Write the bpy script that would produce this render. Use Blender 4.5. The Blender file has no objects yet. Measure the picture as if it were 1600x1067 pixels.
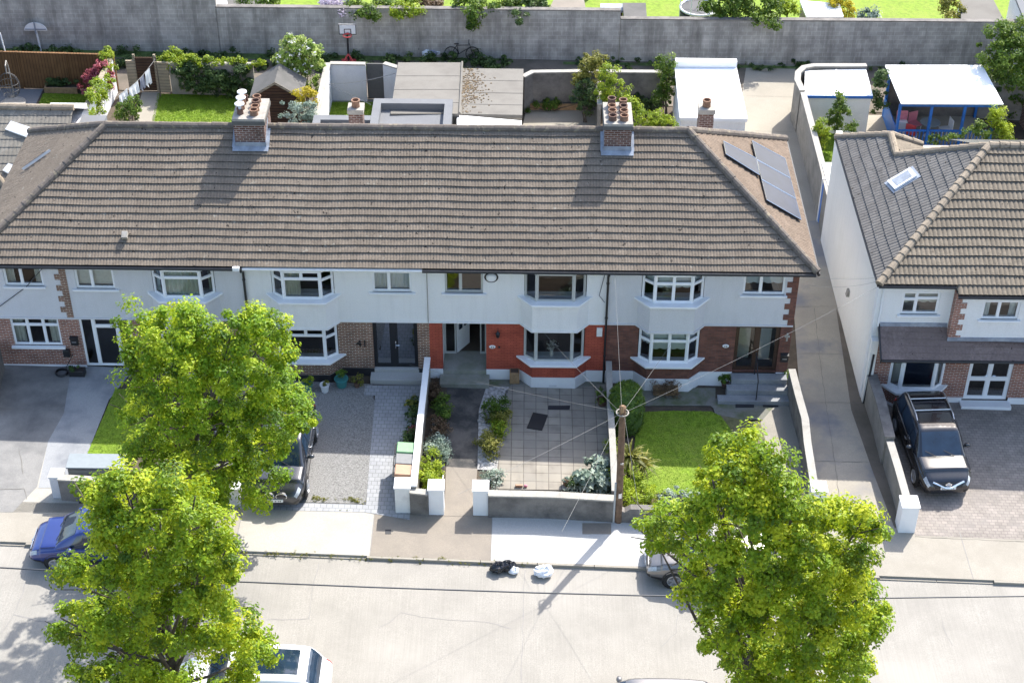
import bpy, bmesh, math, random
import numpy as np
from mathutils import Vector, Matrix
rnd = random.Random(7)
SC = bpy.context.scene
COL = SC.collection
# ------------------------------------------------------------------ camera
FPX, TH, YAW, ROLL = 2570.43, .64455, -.00723, .00641
CP = np.array([3.32414, -47.46712, 37.47569])
_F = np.array([math.sin(YAW)*math.cos(TH), math.cos(YAW)*math.cos(TH), -math.sin(TH)])
_R0 = np.array([math.cos(YAW), -math.sin(YAW), 0.]); _U0 = np.cross(_R0, _F)
_R = _R0*math.cos(ROLL)+_U0*math.sin(ROLL); _U = -_R0*math.sin(ROLL)+_U0*math.cos(ROLL)
cd = bpy.data.cameras.new('camera'); cam = bpy.data.objects.new('camera', cd); COL.objects.link(cam)
cam.matrix_world = Matrix(((_R[0], _U[0], -_F[0], CP[0]), (_R[1], _U[1], -_F[1], CP[1]), (_R[2], _U[2], -_F[2], CP[2]), (0, 0, 0, 1)))
cd.sensor_width = 36; cd.lens = FPX/1600*36; cd.clip_end = 2000; cd.clip_start = 1
SC.camera = cam
# measured points of the photograph turned into real positions (photo is 1600 wide)
def ray(px, py): return _F+_R*(px-800)/FPX-_U*(py-533.5)/FPX
def gz(x): return .15-.022*x                       # the street falls gently to the right
def gp(px, py, h=0.):                               # on the ground, h above it
    d = ray(px, py); t = (.15+h-.022*CP[0]-CP[2])/(d[2]+.022*d[0]); return CP+t*d
def zp(px, py, z): d = ray(px, py); return CP+(z-CP[2])/d[2]*d
def yp(px, py, y): d = ray(px, py); return CP+(y-CP[1])/d[1]*d
def pl(px, py, P, N):
    d = ray(px, py); N = np.array(N, float); return CP+(np.array(P, float)-CP)@N/(d@N)*d
def mpp(P): return float((np.array(P)-CP)@_F)/FPX   # metres per photo pixel at a point
# ------------------------------------------------------------------ objects
ORG = {}
def tag(o, label=None, cat=None, group=None, kind=None):
    if label: o['label'] = label
    if cat: o['category'] = cat
    if group: o['group'] = group
    if kind: o['kind'] = kind
    return o
def thing(name, label, cat, loc, rz=0, group=None):
    o = bpy.data.objects.new(name, None); COL.objects.link(o)
    o.location = tuple(float(c) for c in loc); o.rotation_euler = (0, 0, rz); o.empty_display_size = .2
    ORG[o.name] = (np.array(loc, float), rz)
    return tag(o, label, cat, group)
def root_org(o):
    while o.parent: o = o.parent
    return ORG.get(o.name, (np.zeros(3), 0))
def copy_tree(o, loc, rz=None, label=None, parent=None):
    c = o.copy(); COL.objects.link(c)
    if parent: c.parent = parent
    else:
        c.location = tuple(float(k) for k in loc)
        if rz is not None: c.rotation_euler = (0, 0, rz)
        if label: c['label'] = label
    for ch in [k for k in bpy.data.objects if k.parent == o and k != c]: copy_tree(ch, None, parent=c)
    return c
class MB:
    def __init__(s): s.v = []; s.f = []; s.m = []
    def add(s, vs, fs, mi=0):
        b = len(s.v); s.v += [tuple(float(c) for c in p) for p in vs]
        for f in fs: s.f.append(tuple(b+i for i in f)); s.m.append(mi)
        return s
    def quad(s, a, b, c, d, mi=0): return s.add([a, b, c, d], [(0, 1, 2, 3)], mi)
    def poly(s, pts, mi=0): return s.add(pts, [tuple(range(len(pts)))], mi)
    def box(s, x0, x1, y0, y1, z0, z1, mi=0):
        v = [(x0, y0, z0), (x1, y0, z0), (x1, y1, z0), (x0, y1, z0), (x0, y0, z1), (x1, y0, z1), (x1, y1, z1), (x0, y1, z1)]
        return s.add(v, [(3, 2, 1, 0), (4, 5, 6, 7), (0, 1, 5, 4), (1, 2, 6, 5), (2, 3, 7, 6), (3, 0, 4, 7)], mi)
    def fbox(s, o, ux, uy, uz, mi=0):               # box from a corner and three edge vectors
        o, ux, uy, uz = (np.array(k, float) for k in (o, ux, uy, uz))
        v = [o, o+ux, o+ux+uy, o+uy, o+uz, o+ux+uz, o+ux+uy+uz, o+uy+uz]
        return s.add(v, [(3, 2, 1, 0), (4, 5, 6, 7), (0, 1, 5, 4), (1, 2, 6, 5), (2, 3, 7, 6), (3, 0, 4, 7)], mi)
    def prism(s, p, z0, z1, mi=0, top=None):        # z0, z1: numbers or f(x)
        n = len(p); g = lambda z, q: z(q[0]) if callable(z) else z
        v = [(q[0], q[1], g(z0, q)) for q in p]+[(q[0], q[1], g(z1, q)) for q in p]
        s.add(v, [tuple(reversed(range(n)))]+[(i, (i+1) % n, n+(i+1) % n, n+i) for i in range(n)], mi)
        s.f.append(tuple(len(s.v)-n+i for i in range(n))); s.m.append(mi if top is None else top)
        return s
    def tube(s, pts, r, n=8, mi=0, caps=True):
        pts = [np.array(p, float) for p in pts]; k = len(pts); rs = r if hasattr(r, '__len__') else [r]*k
        vs = []; prev = None
        for i, p in enumerate(pts):
            t = pts[min(i+1, k-1)]-pts[max(i-1, 0)]; t = t/(np.linalg.norm(t)+1e-9)
            a = np.array([0, 0, 1.]) if abs(t[2]) < .9 else np.array([1., 0, 0])
            u = np.cross(t, a) if prev is None else prev-t*(prev@t); u /= np.linalg.norm(u)+1e-9; prev = u; w = np.cross(t, u)
            vs += [p+rs[i]*(u*math.cos(2*math.pi*j/n)+w*math.sin(2*math.pi*j/n)) for j in range(n)]
        fs = [(i*n+j, i*n+(j+1) % n, (i+1)*n+(j+1) % n, (i+1)*n+j) for i in range(k-1) for j in range(n)]
        if caps: fs += [tuple(reversed(range(n))), tuple((k-1)*n+j for j in range(n))]
        return s.add(vs, fs, mi)
    def lathe(s, c, prof, n=16, mi=0, axis='z', sx=1., sy=1.):
        vs = []
        for r, z in prof:
            for j in range(n):
                a = 2*math.pi*j/n; q = (r*math.cos(a)*sx, r*math.sin(a)*sy, z)
                if axis == 'y': q = (q[0], q[2], q[1])
                if axis == 'x': q = (q[2], q[0], q[1])
                vs.append((c[0]+q[0], c[1]+q[1], c[2]+q[2]))
        k = len(prof)
        fs = [(i*n+j, i*n+(j+1) % n, (i+1)*n+(j+1) % n, (i+1)*n+j) for i in range(k-1) for j in range(n)]
        if prof[0][0] > 1e-4: fs.append(tuple(reversed(range(n))))
        if prof[-1][0] > 1e-4: fs.append(tuple((k-1)*n+j for j in range(n)))
        return s.add(vs, fs, mi)
    def blob(s, c, rx, ry, rz, mi=0, n=14, m=8, jit=0., seed=0):
        R = random.Random(seed); vs = []
        for i in range(m+1):
            ph = math.pi*i/m
            for j in range(n):
                a = 2*math.pi*j/n; k = 1+jit*(R.random()-.5)*2
                vs.append((c[0]+rx*k*math.sin(ph)*math.cos(a), c[1]+ry*k*math.sin(ph)*math.sin(a), c[2]-rz*k*math.cos(ph)))
        return s.add(vs, [(i*n+j, i*n+(j+1) % n, (i+1)*n+(j+1) % n, (i+1)*n+j) for i in range(m) for j in range(n)], mi)
    def build(s, name, mats, parent=None, local=False, smooth=False, bevel=0., uv=True, fix=True, weld=False):
        if not isinstance(mats, (list, tuple)): mats = [mats]
        V = np.array(s.v, float).reshape(-1, 3); UVS = V.copy()
        if parent is not None and not local:
            o, rz = root_org(parent); V = V-o
            if rz: c, sn = math.cos(-rz), math.sin(-rz); V = np.stack([V[:, 0]*c-V[:, 1]*sn, V[:, 0]*sn+V[:, 1]*c, V[:, 2]], 1)
        me = bpy.data.meshes.new(name); me.from_pydata(V.tolist(), [], s.f)
        for m in mats: me.materials.append(m)
        me.polygons.foreach_set('material_index', s.m)
        if fix or weld:
            bm = bmesh.new(); bm.from_mesh(me)
            if weld: bmesh.ops.remove_doubles(bm, verts=bm.verts, dist=1e-4)
            bmesh.ops.recalc_face_normals(bm, faces=bm.faces); bm.to_mesh(me); bm.free()
        if smooth: me.polygons.foreach_set('use_smooth', [True]*len(me.polygons))
        if uv:
            ul = me.uv_layers.new(name='UVMap').data
            P = np.array([v.co[:] for v in me.vertices]); 
            if parent is not None and not local: P = P+root_org(parent)[0]
            for p in me.polygons:
                n = p.normal
                if abs(n.z) > .7:
                    for li in p.loop_indices: q = P[me.loops[li].vertex_index]; ul[li].uv = (q[0], q[1])
                else:
                    l = math.hypot(n.x, n.y); tx, ty = -n.y/l, n.x/l
                    for li in p.loop_indices: q = P[me.loops[li].vertex_index]; ul[li].uv = (q[0]*tx+q[1]*ty, q[2]/max(.3, l))
        ob = bpy.data.objects.new(name, me); COL.objects.link(ob)
        if parent is not None: ob.parent = parent
        if bevel:
            b = ob.modifiers.new('bevel', 'BEVEL'); b.width = bevel; b.segments = 2; b.limit_method = 'ANGLE'
        return ob
def gpoly(name, pts, dz, m, label=None, cat=None, kind='structure', thick=0, mb=None, mi=0):
    """flat sheet following the sloping ground, dz above it"""
    b = mb or MB()
    if thick: b.prism([(p[0], p[1]) for p in pts], lambda x: gz(x)+dz-thick, lambda x: gz(x)+dz, mi)
    else: b.poly([(p[0], p[1], gz(p[0])+dz) for p in pts], mi)
    if mb: return mb
    return tag(b.build(name, m), label, cat, None, kind)
# ------------------------------------------------------------------ materials
MATS = {}
def _new(name):
    m = bpy.data.materials.new(name); m.use_nodes = True; nt = m.node_tree; MATS[name] = m
    return m, nt, nt.nodes, nt.links, nt.nodes['Principled BSDF']
def rgb(c): return (c[0], c[1], c[2], 1.)
def noise(N, L, co, scale, detail=4., rough=.6, mul=None):
    n = N.new('ShaderNodeTexNoise'); n.inputs['Scale'].default_value = scale; n.inputs['Detail'].default_value = detail; n.inputs['Roughness'].default_value = rough
    if mul:
        vm = N.new('ShaderNodeVectorMath'); vm.operation = 'MULTIPLY'; vm.inputs[1].default_value = mul; L.new(co, vm.inputs[0]); co = vm.outputs[0]
    L.new(co, n.inputs['Vector']); return n.outputs['Fac']
def ramp(N, L, fac, lo, hi, c0=(0, 0, 0), c1=(1, 1, 1)):
    r = N.new('ShaderNodeValToRGB'); e = r.color_ramp.elements; e[0].position = lo; e[1].position = hi; e[0].color = rgb(c0); e[1].color = rgb(c1)
    L.new(fac, r.inputs['Fac']); return r.outputs['Color']
def mix(N, L, fac, a, b, mode='MIX'):
    n = N.new('ShaderNodeMix'); n.data_type = 'RGBA'; n.blend_type = mode
    for k, x in ((0, fac), (6, a), (7, b)):
        if isinstance(x, (int, float)): n.inputs[k].default_value = x
        elif isinstance(x, tuple): n.inputs[k].default_value = rgb(x)
        else: L.new(x, n.inputs[k])
    return n.outputs[2]
def bumpn(N, L, h, strength, dist, B):
    b = N.new('ShaderNodeBump'); b.inputs['Strength'].default_value = strength; b.inputs['Distance'].default_value = dist
    L.new(h, b.inputs['Height']); L.new(b.outputs['Normal'], B.inputs['Normal'])
def pos(N): return N.new('ShaderNodeNewGeometry').outputs['Position']
def plain(name, c, rough=.7, metal=0., var=.1, scale=6., bump=0., coat=0., spec=.5, c2=None, lo=.35, hi=.7, s2=None, streak=0.):
    m, nt, N, L, B = _new(name); P = pos(N)
    f = noise(N, L, P, scale)
    a = tuple(k*(1-var) for k in c); b = tuple(min(1, k*(1+var)) for k in c)
    col = ramp(N, L, f, .3, .7, a, b)
    if c2 is not None:
        f2 = noise(N, L, P, s2 or scale*.23, 6., .65); col = mix(N, L, ramp(N, L, f2, lo, hi), col, tuple(c2))
    if streak: col = mix(N, L, 1., col, ramp(N, L, noise(N, L, P, 1.6, 5., .65, (2.6, 2.6, .22)), .48, .78, (1, 1, 1), (1-streak, 1-streak, 1-streak*1.05)), 'MULTIPLY')
    L.new(col, B.inputs['Base Color']); B.inputs['Roughness'].default_value = rough; B.inputs['Metallic'].default_value = metal
    B.inputs['Coat Weight'].default_value = coat; B.inputs['Coat Roughness'].default_value = .03; B.inputs['Specular IOR Level'].default_value = spec
    if bump: bumpn(N, L, noise(N, L, P, scale*6, 3.), bump, .02, B)
    return m
def brick(name, c1, c2, mort, bw=.225, bh=.075, ms=.012, offset=.5, rough=.85, var=.35, stain=None, st=(.45, .75), sscale=.8, bump=.4, smul=None, vscale=2.):
    m, nt, N, L, B = _new(name)
    uv = N.new('ShaderNodeUVMap').outputs['UV']
    t = N.new('ShaderNodeTexBrick'); t.offset = offset; t.squash = 1.
    L.new(uv, t.inputs['Vector']); t.inputs['Color1'].default_value = rgb(c1); t.inputs['Color2'].default_value = rgb(c2); t.inputs['Mortar'].default_value = rgb(mort)
    t.inputs['Scale'].default_value = 1.; t.inputs['Mortar Size'].default_value = ms; t.inputs['Mortar Smooth'].default_value = .2; t.inputs['Bias'].default_value = 0.
    t.inputs['Brick Width'].default_value = bw; t.inputs['Row Height'].default_value = bh
    P = pos(N); f = noise(N, L, P, vscale, 5.)
    g = ramp(N, L, f, .3, .72, (1-var,)*3, (1+var*.3,)*3)
    col = mix(N, L, 1., t.outputs['Color'], g, 'MULTIPLY')
    if stain is not None:
        col = mix(N, L, ramp(N, L, noise(N, L, P, sscale, 7., .7, smul), st[0], st[1]), col, tuple(stain))
    L.new(col, B.inputs['Base Color']); B.inputs['Roughness'].default_value = rough; B.inputs['Specular IOR Level'].default_value = .25
    if bump:
        bb = N.new('ShaderNodeBump'); bb.invert = True; bb.inputs['Strength'].default_value = bump; bb.inputs['Distance'].default_value = .01
        L.new(t.outputs['Fac'], bb.inputs['Height']); L.new(bb.outputs['Normal'], B.inputs['Normal'])
    return m
def concrete(name, c, stain, st=(.45, .8), scale=1.2, fine=30., fv=.12, rough=.9, groove=None, c3=None, st3=(.55, .75), scale3=.35):
    m, nt, N, L, B = _new(name); P = pos(N)
    col = ramp(N, L, noise(N, L, P, fine, 3.), .3, .7, tuple(k*(1-fv) for k in c), tuple(k*(1+fv) for k in c))
    col = mix(N, L, ramp(N, L, noise(N, L, P, scale, 8., .65), *st), col, tuple(stain))
    if c3 is not None: col = mix(N, L, ramp(N, L, noise(N, L, P, scale3, 5., .6), *st3), col, tuple(c3))
    h = noise(N, L, P, fine*1.5, 3.)
    if groove:
        g = noise(N, L, P, 1., 2., .5, groove); col = mix(N, L, 1., col, ramp(N, L, g, .35, .65, (.95,)*3, (1.02,)*3), 'MULTIPLY'); h = g
    L.new(col, B.inputs['Base Color']); B.inputs['Roughness'].default_value = rough; B.inputs['Specular IOR Level'].default_value = .2
    bumpn(N, L, h, .35, .008, B); return m
def leafmat(name, c0, c1, c2, trans=.35):
    m, nt, N, L, B = _new(name)
    a = N.new('ShaderNodeAttribute'); a.attribute_name = 'tint'
    r = N.new('ShaderNodeValToRGB'); e = r.color_ramp.elements; e[0].color = rgb(c0); e[1].color = rgb(c2); e[0].position = .1; e[1].position = .95
    k = e.new(.5); k.color = rgb(c1); L.new(a.outputs['Fac'], r.inputs['Fac'])
    B.inputs['Roughness'].default_value = .5; B.inputs['Specular IOR Level'].default_value = .3; L.new(r.outputs['Color'], B.inputs['Base Color'])
    tr = N.new('ShaderNodeBsdfTranslucent'); L.new(mix(N, L, .5, r.outputs['Color'], tuple(min(1, k*1.5) for k in c2)), tr.inputs['Color'])
    ms = N.new('ShaderNodeMixShader'); ms.inputs[0].default_value = trans; L.new(B.outputs[0], ms.inputs[1]); L.new(tr.outputs[0], ms.inputs[2])
    L.new(ms.outputs[0], N['Material Output'].inputs['Surface']); return m
def glass(name, tint=(.55, .6, .62), refl=.12):
    m, nt, N, L, B = _new(name)
    t = N.new('ShaderNodeBsdfTransparent'); t.inputs['Color'].default_value = rgb(tint)
    g = N.new('ShaderNodeBsdfGlossy'); g.inputs['Roughness'].default_value = .02; g.inputs['Color'].default_value = (.95, .97, 1, 1)
    lw = N.new('ShaderNodeFresnel'); lw.inputs['IOR'].default_value = 1.5
    mm = N.new('ShaderNodeMath'); mm.operation = 'MULTIPLY_ADD'; mm.inputs[1].default_value = 1.6; mm.inputs[2].default_value = refl; L.new(lw.outputs[0], mm.inputs[0])
    ms = N.new('ShaderNodeMixShader'); L.new(mm.outputs[0], ms.inputs[0]); L.new(t.outputs[0], ms.inputs[1]); L.new(g.outputs[0], ms.inputs[2])
    L.new(ms.outputs[0], N['Material Output'].inputs['Surface']); return m
def tilemat(name, c, moss, dark, lo=.6, hi=.75):
    m, nt, N, L, B = _new(name); P = pos(N)
    v = N.new('ShaderNodeTexVoronoi'); v.inputs['Scale'].default_value = 3.2; L.new(P, v.inputs['Vector'])
    col = ramp(N, L, noise(N, L, P, 14., 4.), .25, .75, tuple(k*.72 for k in c), tuple(k*1.2 for k in c))
    col = mix(N, L, 1., col, ramp(N, L, v.outputs['Color'], .1, .9, (.85,)*3, (1.09,)*3), 'MULTIPLY')
    col = mix(N, L, ramp(N, L, noise(N, L, P, .45, 6., .6), .45, .8), col, tuple(k*.8 for k in c))
    col = mix(N, L, ramp(N, L, noise(N, L, P, 5.5, 3., .5), lo+.06, hi+.03), col, tuple(moss))
    col = mix(N, L, ramp(N, L, noise(N, L, P, 7., 2., .5, (1.1, .9, 1.)), .69, .72), col, tuple(dark))
    L.new(col, B.inputs['Base Color']); B.inputs['Roughness'].default_value = .9; B.inputs['Specular IOR Level'].default_value = .2
    bumpn(N, L, noise(N, L, P, 60., 3.), .5, .006, B); return m
M = {}
M['rend_white'] = plain('render_white', (.85, .85, .84), .92, var=.05, scale=24., bump=.9, c2=(.77, .77, .765), lo=.52, hi=.9, s2=1.1, streak=.07)
M['rend_grey'] = plain('render_pale_grey', (.69, .69, .71), .92, var=.08, scale=26., bump=1., c2=(.62, .625, .64), lo=.48, hi=.85, s2=.9, streak=.07)
M['rend_cream'] = plain('render_cream', (.84, .82, .77), .9, var=.04, scale=20., bump=.5, c2=(.78, .76, .70), lo=.5, hi=.9, s2=.6, streak=.06)
M['paint_white'] = plain('paint_white', (.78, .79, .80), .45, var=.03, scale=3.)
M['paint_aged'] = plain('paint_white_weathered', (.72, .72, .70), .8, var=.05, scale=6., c2=(.42, .41, .39), lo=.52, hi=.8, s2=2.2)
M['upvc'] = plain('window_plastic_white', (.80, .81, .82), .35, var=.02)
M['upvc_grey'] = plain('window_frame_grey', (.46, .47, .45), .4, var=.04)
M['frame_black'] = plain('door_black', (.018, .019, .022), .3, var=.1)
M['frame_brown'] = plain('door_dark_brown', (.055, .03, .02), .35, var=.15, scale=12.)
M['black'] = plain('black_plastic', (.018, .018, .02), .45, var=.1)
M['dark_hole'] = plain('dark_inside', (.02, .02, .022), .9)
M['inside'] = plain('interior_wall', (.36, .33, .29), .9)
M['inside_floor'] = plain('interior_floor', (.10, .075, .055), .7)
M['glass'] = glass('glass', (.82, .86, .87), .02)
M['glass_hi'] = glass('glass_reflective', (.4, .45, .5), .3)
M['curtain'] = plain('curtain_cream', (.62, .62, .54), .9, var=.1, scale=9.)
M['curtain_green'] = plain('curtain_pale_green', (.50, .58, .50), .9, var=.1, scale=9.)
M['blind'] = plain('roller_blind', (.62, .66, .66), .85, var=.03)
M['drape_dark'] = plain('curtain_brown', (.16, .09, .06), .9, var=.2)
M['brick_red'] = brick('brick_painted_red', (.47, .105, .062), (.39, .085, .055), (.26, .06, .04), ms=.01, var=.28)
M['brick_brown'] = brick('brick_brown', (0.240, 0.114, 0.072), (0.156, 0.072, 0.048), (0.504, 0.444, 0.372), ms=.011)
M['brick_orange'] = brick('brick_orange', (0.345, 0.138, 0.086), (0.241, 0.092, 0.063), (0.529, 0.460, 0.414), ms=.011)
M['brick_dark'] = brick('brick_dark', (0.230, 0.097, 0.068), (0.141, 0.066, 0.053), (0.149, 0.093, 0.078), ms=.008)
M['brick_chim'] = brick('brick_chimney', (.165, .075, .055), (.10, .048, .04), (.36, .31, .28), ms=.014, bh=.085, var=.5)
M['plinth_black'] = plain('plinth_black', (.02, .021, .026), .6)
M['lead'] = plain('lead_flashing', (.24, .27, .32), .55, var=.25, scale=4., c2=(.42, .45, .48), lo=.55, hi=.75)
M['cement'] = plain('cement_mortar', (0.310, 0.289, 0.256), .9, var=.2, scale=5., bump=.5)
M['clay'] = plain('clay_pot', (0.217, 0.124, 0.079), .85, var=.3, scale=8.)
M['clay_dark'] = plain('clay_pot_sooty', (.13, .075, .055), .85, var=.3, scale=8.)
M['galv'] = plain('white_metal', (.72, .73, .74), .4, var=.06)
M['steel'] = plain('steel', (.55, .56, .58), .3, metal=.9, var=.08)
M['tile'] = tilemat('roof_tile', (0.182, 0.151, 0.120), (.27, .25, .21), (0.029, 0.025, 0.022))
M['tile_h5'] = tilemat('roof_tile_ochre', (0.181, 0.154, 0.120), (0.155, 0.131, 0.104), (0.044, 0.035, 0.028))
M['tile_cap'] = tilemat('ridge_tile', (0.153, 0.131, 0.113), (0.234, 0.198, 0.144), (0.045, 0.041, 0.036), .5, .65)
M['tile_cap5'] = tilemat('ridge_tile_pale', (0.288, 0.240, 0.184), (0.208, 0.176, 0.136), (0.080, 0.064, 0.048), .5, .65)
M['tile_light'] = tilemat('roof_tile_light', (0.223, 0.205, 0.174), (0.174, 0.161, 0.136), (0.037, 0.031, 0.028))
M['tile_can'] = tilemat('roof_tile_canopy', (.21, .16, .145), (.17, .13, .12), (.06, .045, .04))
M['solar'] = plain('solar_cell', (.03, .038, .065), .35, var=.15, scale=2., spec=.35)
M['felt'] = concrete('roof_felt', (0.172, 0.163, 0.147), (0.138, 0.129, 0.116), (.4, .75), 1.1)
M['felt_grey'] = concrete('roof_felt_grey', (0.168, 0.175, 0.185), (0.142, 0.145, 0.155), (.45, .8), .8)
M['felt_dark'] = concrete('roof_felt_dark', (.13, .125, .12), (.09, .09, .085), (.4, .7), 1.)
M['white_roof'] = plain('roof_sheet_white', (.82, .83, .84), .5, var=.03, scale=1., c2=(.74, .75, .75), lo=.55, hi=.9, s2=.8)
M['moss'] = plain('moss_crumbs', (.13, .095, .055), .95, var=.4)
M['block'] = brick('concrete_block', (0.464, 0.440, 0.403), (0.410, 0.387, 0.352), (0.540, 0.514, 0.474), .45, .225, .016, stain=(0.140, 0.133, 0.120), st=(.46, .78), sscale=.9, var=.4, smul=(1.836, 1.802, 0.204), vscale=1.3)
M['roughcast'] = concrete('roughcast_wall', (0.275, 0.258, 0.230), (0.162, 0.154, 0.133), (.42, .75), 1.3)
M['roughcast_dark'] = concrete('roughcast_wall_dark', (.21, .195, .18), (.10, .095, .09), (.4, .7), 1.6)
M['coping'] = concrete('wall_coping', (0.330, 0.315, 0.285), (0.240, 0.225, 0.195), (.5, .8), 2.)
M['road'] = concrete('road_concrete', (.285, .27, .243), (.235, .223, .20), (.42, .78), .7, groove=(22., .5, 1.), c3=(.31, .293, .265), st3=(.52, .68), scale3=.25, fv=.16)
M['pave'] = concrete('pavement_concrete', (0.300, 0.278, 0.238), (0.241, 0.222, 0.187), (.42, .8), .9)
M['pave_brown'] = concrete('pavement_brown', (0.243, 0.214, 0.179), (0.186, 0.166, 0.143), (.42, .8), 1.1)
M['pave_new'] = concrete('pavement_new', (0.432, 0.432, 0.421), (0.389, 0.389, 0.375), (.5, .85), 1.)
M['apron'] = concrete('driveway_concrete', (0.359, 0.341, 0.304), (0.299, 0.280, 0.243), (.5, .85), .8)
M['crack'] = plain('crack', (.23, .22, .21), .95)
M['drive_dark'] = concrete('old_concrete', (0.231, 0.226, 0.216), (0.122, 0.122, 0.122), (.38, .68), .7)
M['drive_path'] = concrete('path_concrete', (0.283, 0.290, 0.296), (0.182, 0.192, 0.209), (.42, .66), .9)
M['lane'] = concrete('lane_concrete', (0.335, 0.306, 0.252), (0.245, 0.226, 0.198), (.42, .75), .5, c3=(0.190, 0.192, 0.205), st3=(.5, .62), scale3=.3)
M['lane_back'] = concrete('lane_concrete_pale', (0.304, 0.280, 0.234), (0.256, 0.234, 0.194), (.45, .8), .6)
M['dirt'] = concrete('dirt', (.16, .135, .11), (.10, .09, .07), (.4, .7), .8)
M['soil'] = concrete('soil', (.10, .08, .06), (.06, .05, .04), (.4, .7), 2.)
M['tarmac'] = concrete('wet_tarmac', (.125, .115, .105), (.05, .05, .05), (.42, .6), 1.1)
M['moss_ground'] = concrete('mossy_concrete', (.19, .185, .165), (.10, .12, .06), (.42, .66), 1.4)
M['gravel'] = plain('gravel', (0.231, 0.228, 0.221), .95, var=.5, scale=22., bump=1.)
M['stones'] = plain('rockery_stones', (.36, .35, .34), .95, var=.6, scale=9., bump=1.)
M['slab'] = brick('patio_slab', (.33, .30, .25), (.275, .25, .215), (.15, .135, .115), .43, .43, .014, offset=0., var=.3, stain=(.20, .19, .165), st=(.48, .75), sscale=1.)
M['sett'] = brick('block_paving_grey', (0.337, 0.344, 0.359), (0.298, 0.306, 0.321), (0.207, 0.214, 0.222), .2, .2, .012, offset=.5, var=.15)
M['sett_brown'] = brick('block_paving_brown', (.31, .275, .245), (.255, .23, .205), (.19, .17, .155), .2, .14, .010, offset=.5, var=.3, stain=(.22, .20, .185), st=(.5, .75))
M['grass'] = plain('lawn', (.15, .235, .012), .9, var=.32, scale=5., bump=.8, c2=(.20, .255, .03), lo=.42, hi=.75, s2=.8)
M['wood_fence'] = brick('fence_boards', (.20, .105, .045), (.16, .085, .036), (.08, .04, .02), .14, 40., .012, offset=0., var=.3)
M['wood_grey'] = brick('weathered_boards', (.34, .29, .21), (.28, .24, .18), (.12, .10, .08), 40., .16, .012, offset=0., var=.3)
M['wood_shed'] = brick('shed_boards', (.085, .048, .03), (.07, .04, .025), (.02, .012, .01), 40., .14, .016, offset=0., var=.35)
M['wood_pole'] = plain('pole_wood', (.16, .10, .062), .9, var=.35, scale=6., bump=.5)
M['wood'] = plain('timber', (.30, .19, .10), .85, var=.25, scale=7.)
M['blue'] = plain('blue_paint', (.02, .14, .46), .5, var=.15)
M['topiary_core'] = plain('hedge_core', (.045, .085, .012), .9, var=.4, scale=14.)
M['tile_h5side'] = tilemat('roof_tile_grazing_shade', (.155, .148, .14), (.13, .125, .115), (.045, .04, .035))  # side slope of the ochre roof, its grazing light painted as darker grey
M['tile_edge'] = plain('tile_edge_shade', (.03, .026, .023), .95, var=.3)  # near-black lip faces: the shadow lines between courses are painted in
M['grass_dark'] = plain('rough_grass', (.075, .12, .028), .95, var=.45, scale=4., bump=1., c2=(.11, .10, .06), lo=.52, hi=.75, s2=1.2)
M['bush_bloom'] = leafmat('leaf_bloom', (.10, .19, .02), (.23, .34, .05), (.44, .50, .16), .3)
M['step'] = concrete('step_concrete', (.30, .295, .265), (.20, .21, .16), (.42, .7), 1.6)
M['grass_worn'] = plain('worn_grass', (.12, .12, .05), .95, var=.35, scale=6., bump=.8, c2=(.16, .135, .095), lo=.4, hi=.65, s2=1.5)
M['crack_dark'] = plain('crack_dark', (.15, .14, .12), .95)
M['tile_hip'] = tilemat('roof_tile_hip', (.185, .142, .108), (.19, .165, .135), (.05, .04, .034))
M['bark'] = plain('bark', (.085, .07, .055), .95, var=.4, scale=10., bump=1.)
M['tree'] = leafmat('leaf_tree', (.035, .095, .006), (.155, .29, .010), (.40, .47, .02), .36)
M['tree2'] = leafmat('leaf_tree_warm', (.04, .10, .006), (.185, .305, .010), (.44, .48, .02), .36)
M['bush'] = leafmat('leaf_bush', (.035, .075, .012), (.085, .16, .02), (.19, .26, .035))
M['bush_dark'] = leafmat('leaf_dark', (0.024, 0.051, 0.015), (0.053, 0.098, 0.027), (0.120, 0.180, 0.045), .2)
M['bush_yel'] = leafmat('leaf_yellow', (.10, .17, .012), (.20, .29, .02), (.36, .42, .03))
M['bush_gold'] = leafmat('leaf_gold', (.26, .24, .015), (.48, .40, .02), (.60, .50, .05))
M['bush_grey'] = leafmat('leaf_silver', (.10, .15, .11), (.23, .30, .24), (.46, .52, .44), .25)
M['bush_lime'] = leafmat('leaf_lime', (.13, .21, .012), (.26, .35, .02), (.43, .50, .04))
M['bush_red'] = leafmat('leaf_crimson', (.20, .035, .05), (.36, .085, .11), (.50, .18, .2))
M['bush_olive'] = leafmat('leaf_olive', (.08, .095, .02), (.18, .19, .035), (.30, .28, .06))
M['bush_brown'] = leafmat('leaf_russet', (.06, .04, .025), (.13, .085, .05), (.22, .16, .1))
M['flower_white'] = leafmat('petal_white', (.5, .52, .45), (.68, .69, .64), (.78, .78, .74), .3)
M['flower_lilac'] = leafmat('petal_lilac', (.33, .28, .38), (.48, .42, .52), (.6, .55, .62), .3)
M['rubber'] = plain('tyre_rubber', (.018, .018, .019), .85)
M['alloy'] = plain('alloy_wheel', (.46, .47, .49), .35, metal=.7)
M['chrome'] = plain('chrome', (.70, .71, .73), .15, metal=1.)
M['car_glass'] = plain('car_glass', (.014, .028, .05), .04, spec=.9, var=.3, scale=2.)
M['lamp_glass'] = plain('headlight_glass', (.42, .45, .48), .12, var=.25, scale=24., spec=.7)
M['tail_red'] = plain('tail_lamp', (.35, .02, .015), .2)
M['plate'] = plain('number_plate', (.74, .74, .72), .4)
M['car_black'] = plain('paint_blue_black', (.007, .009, .014), .22, coat=1., var=.05)
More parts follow.
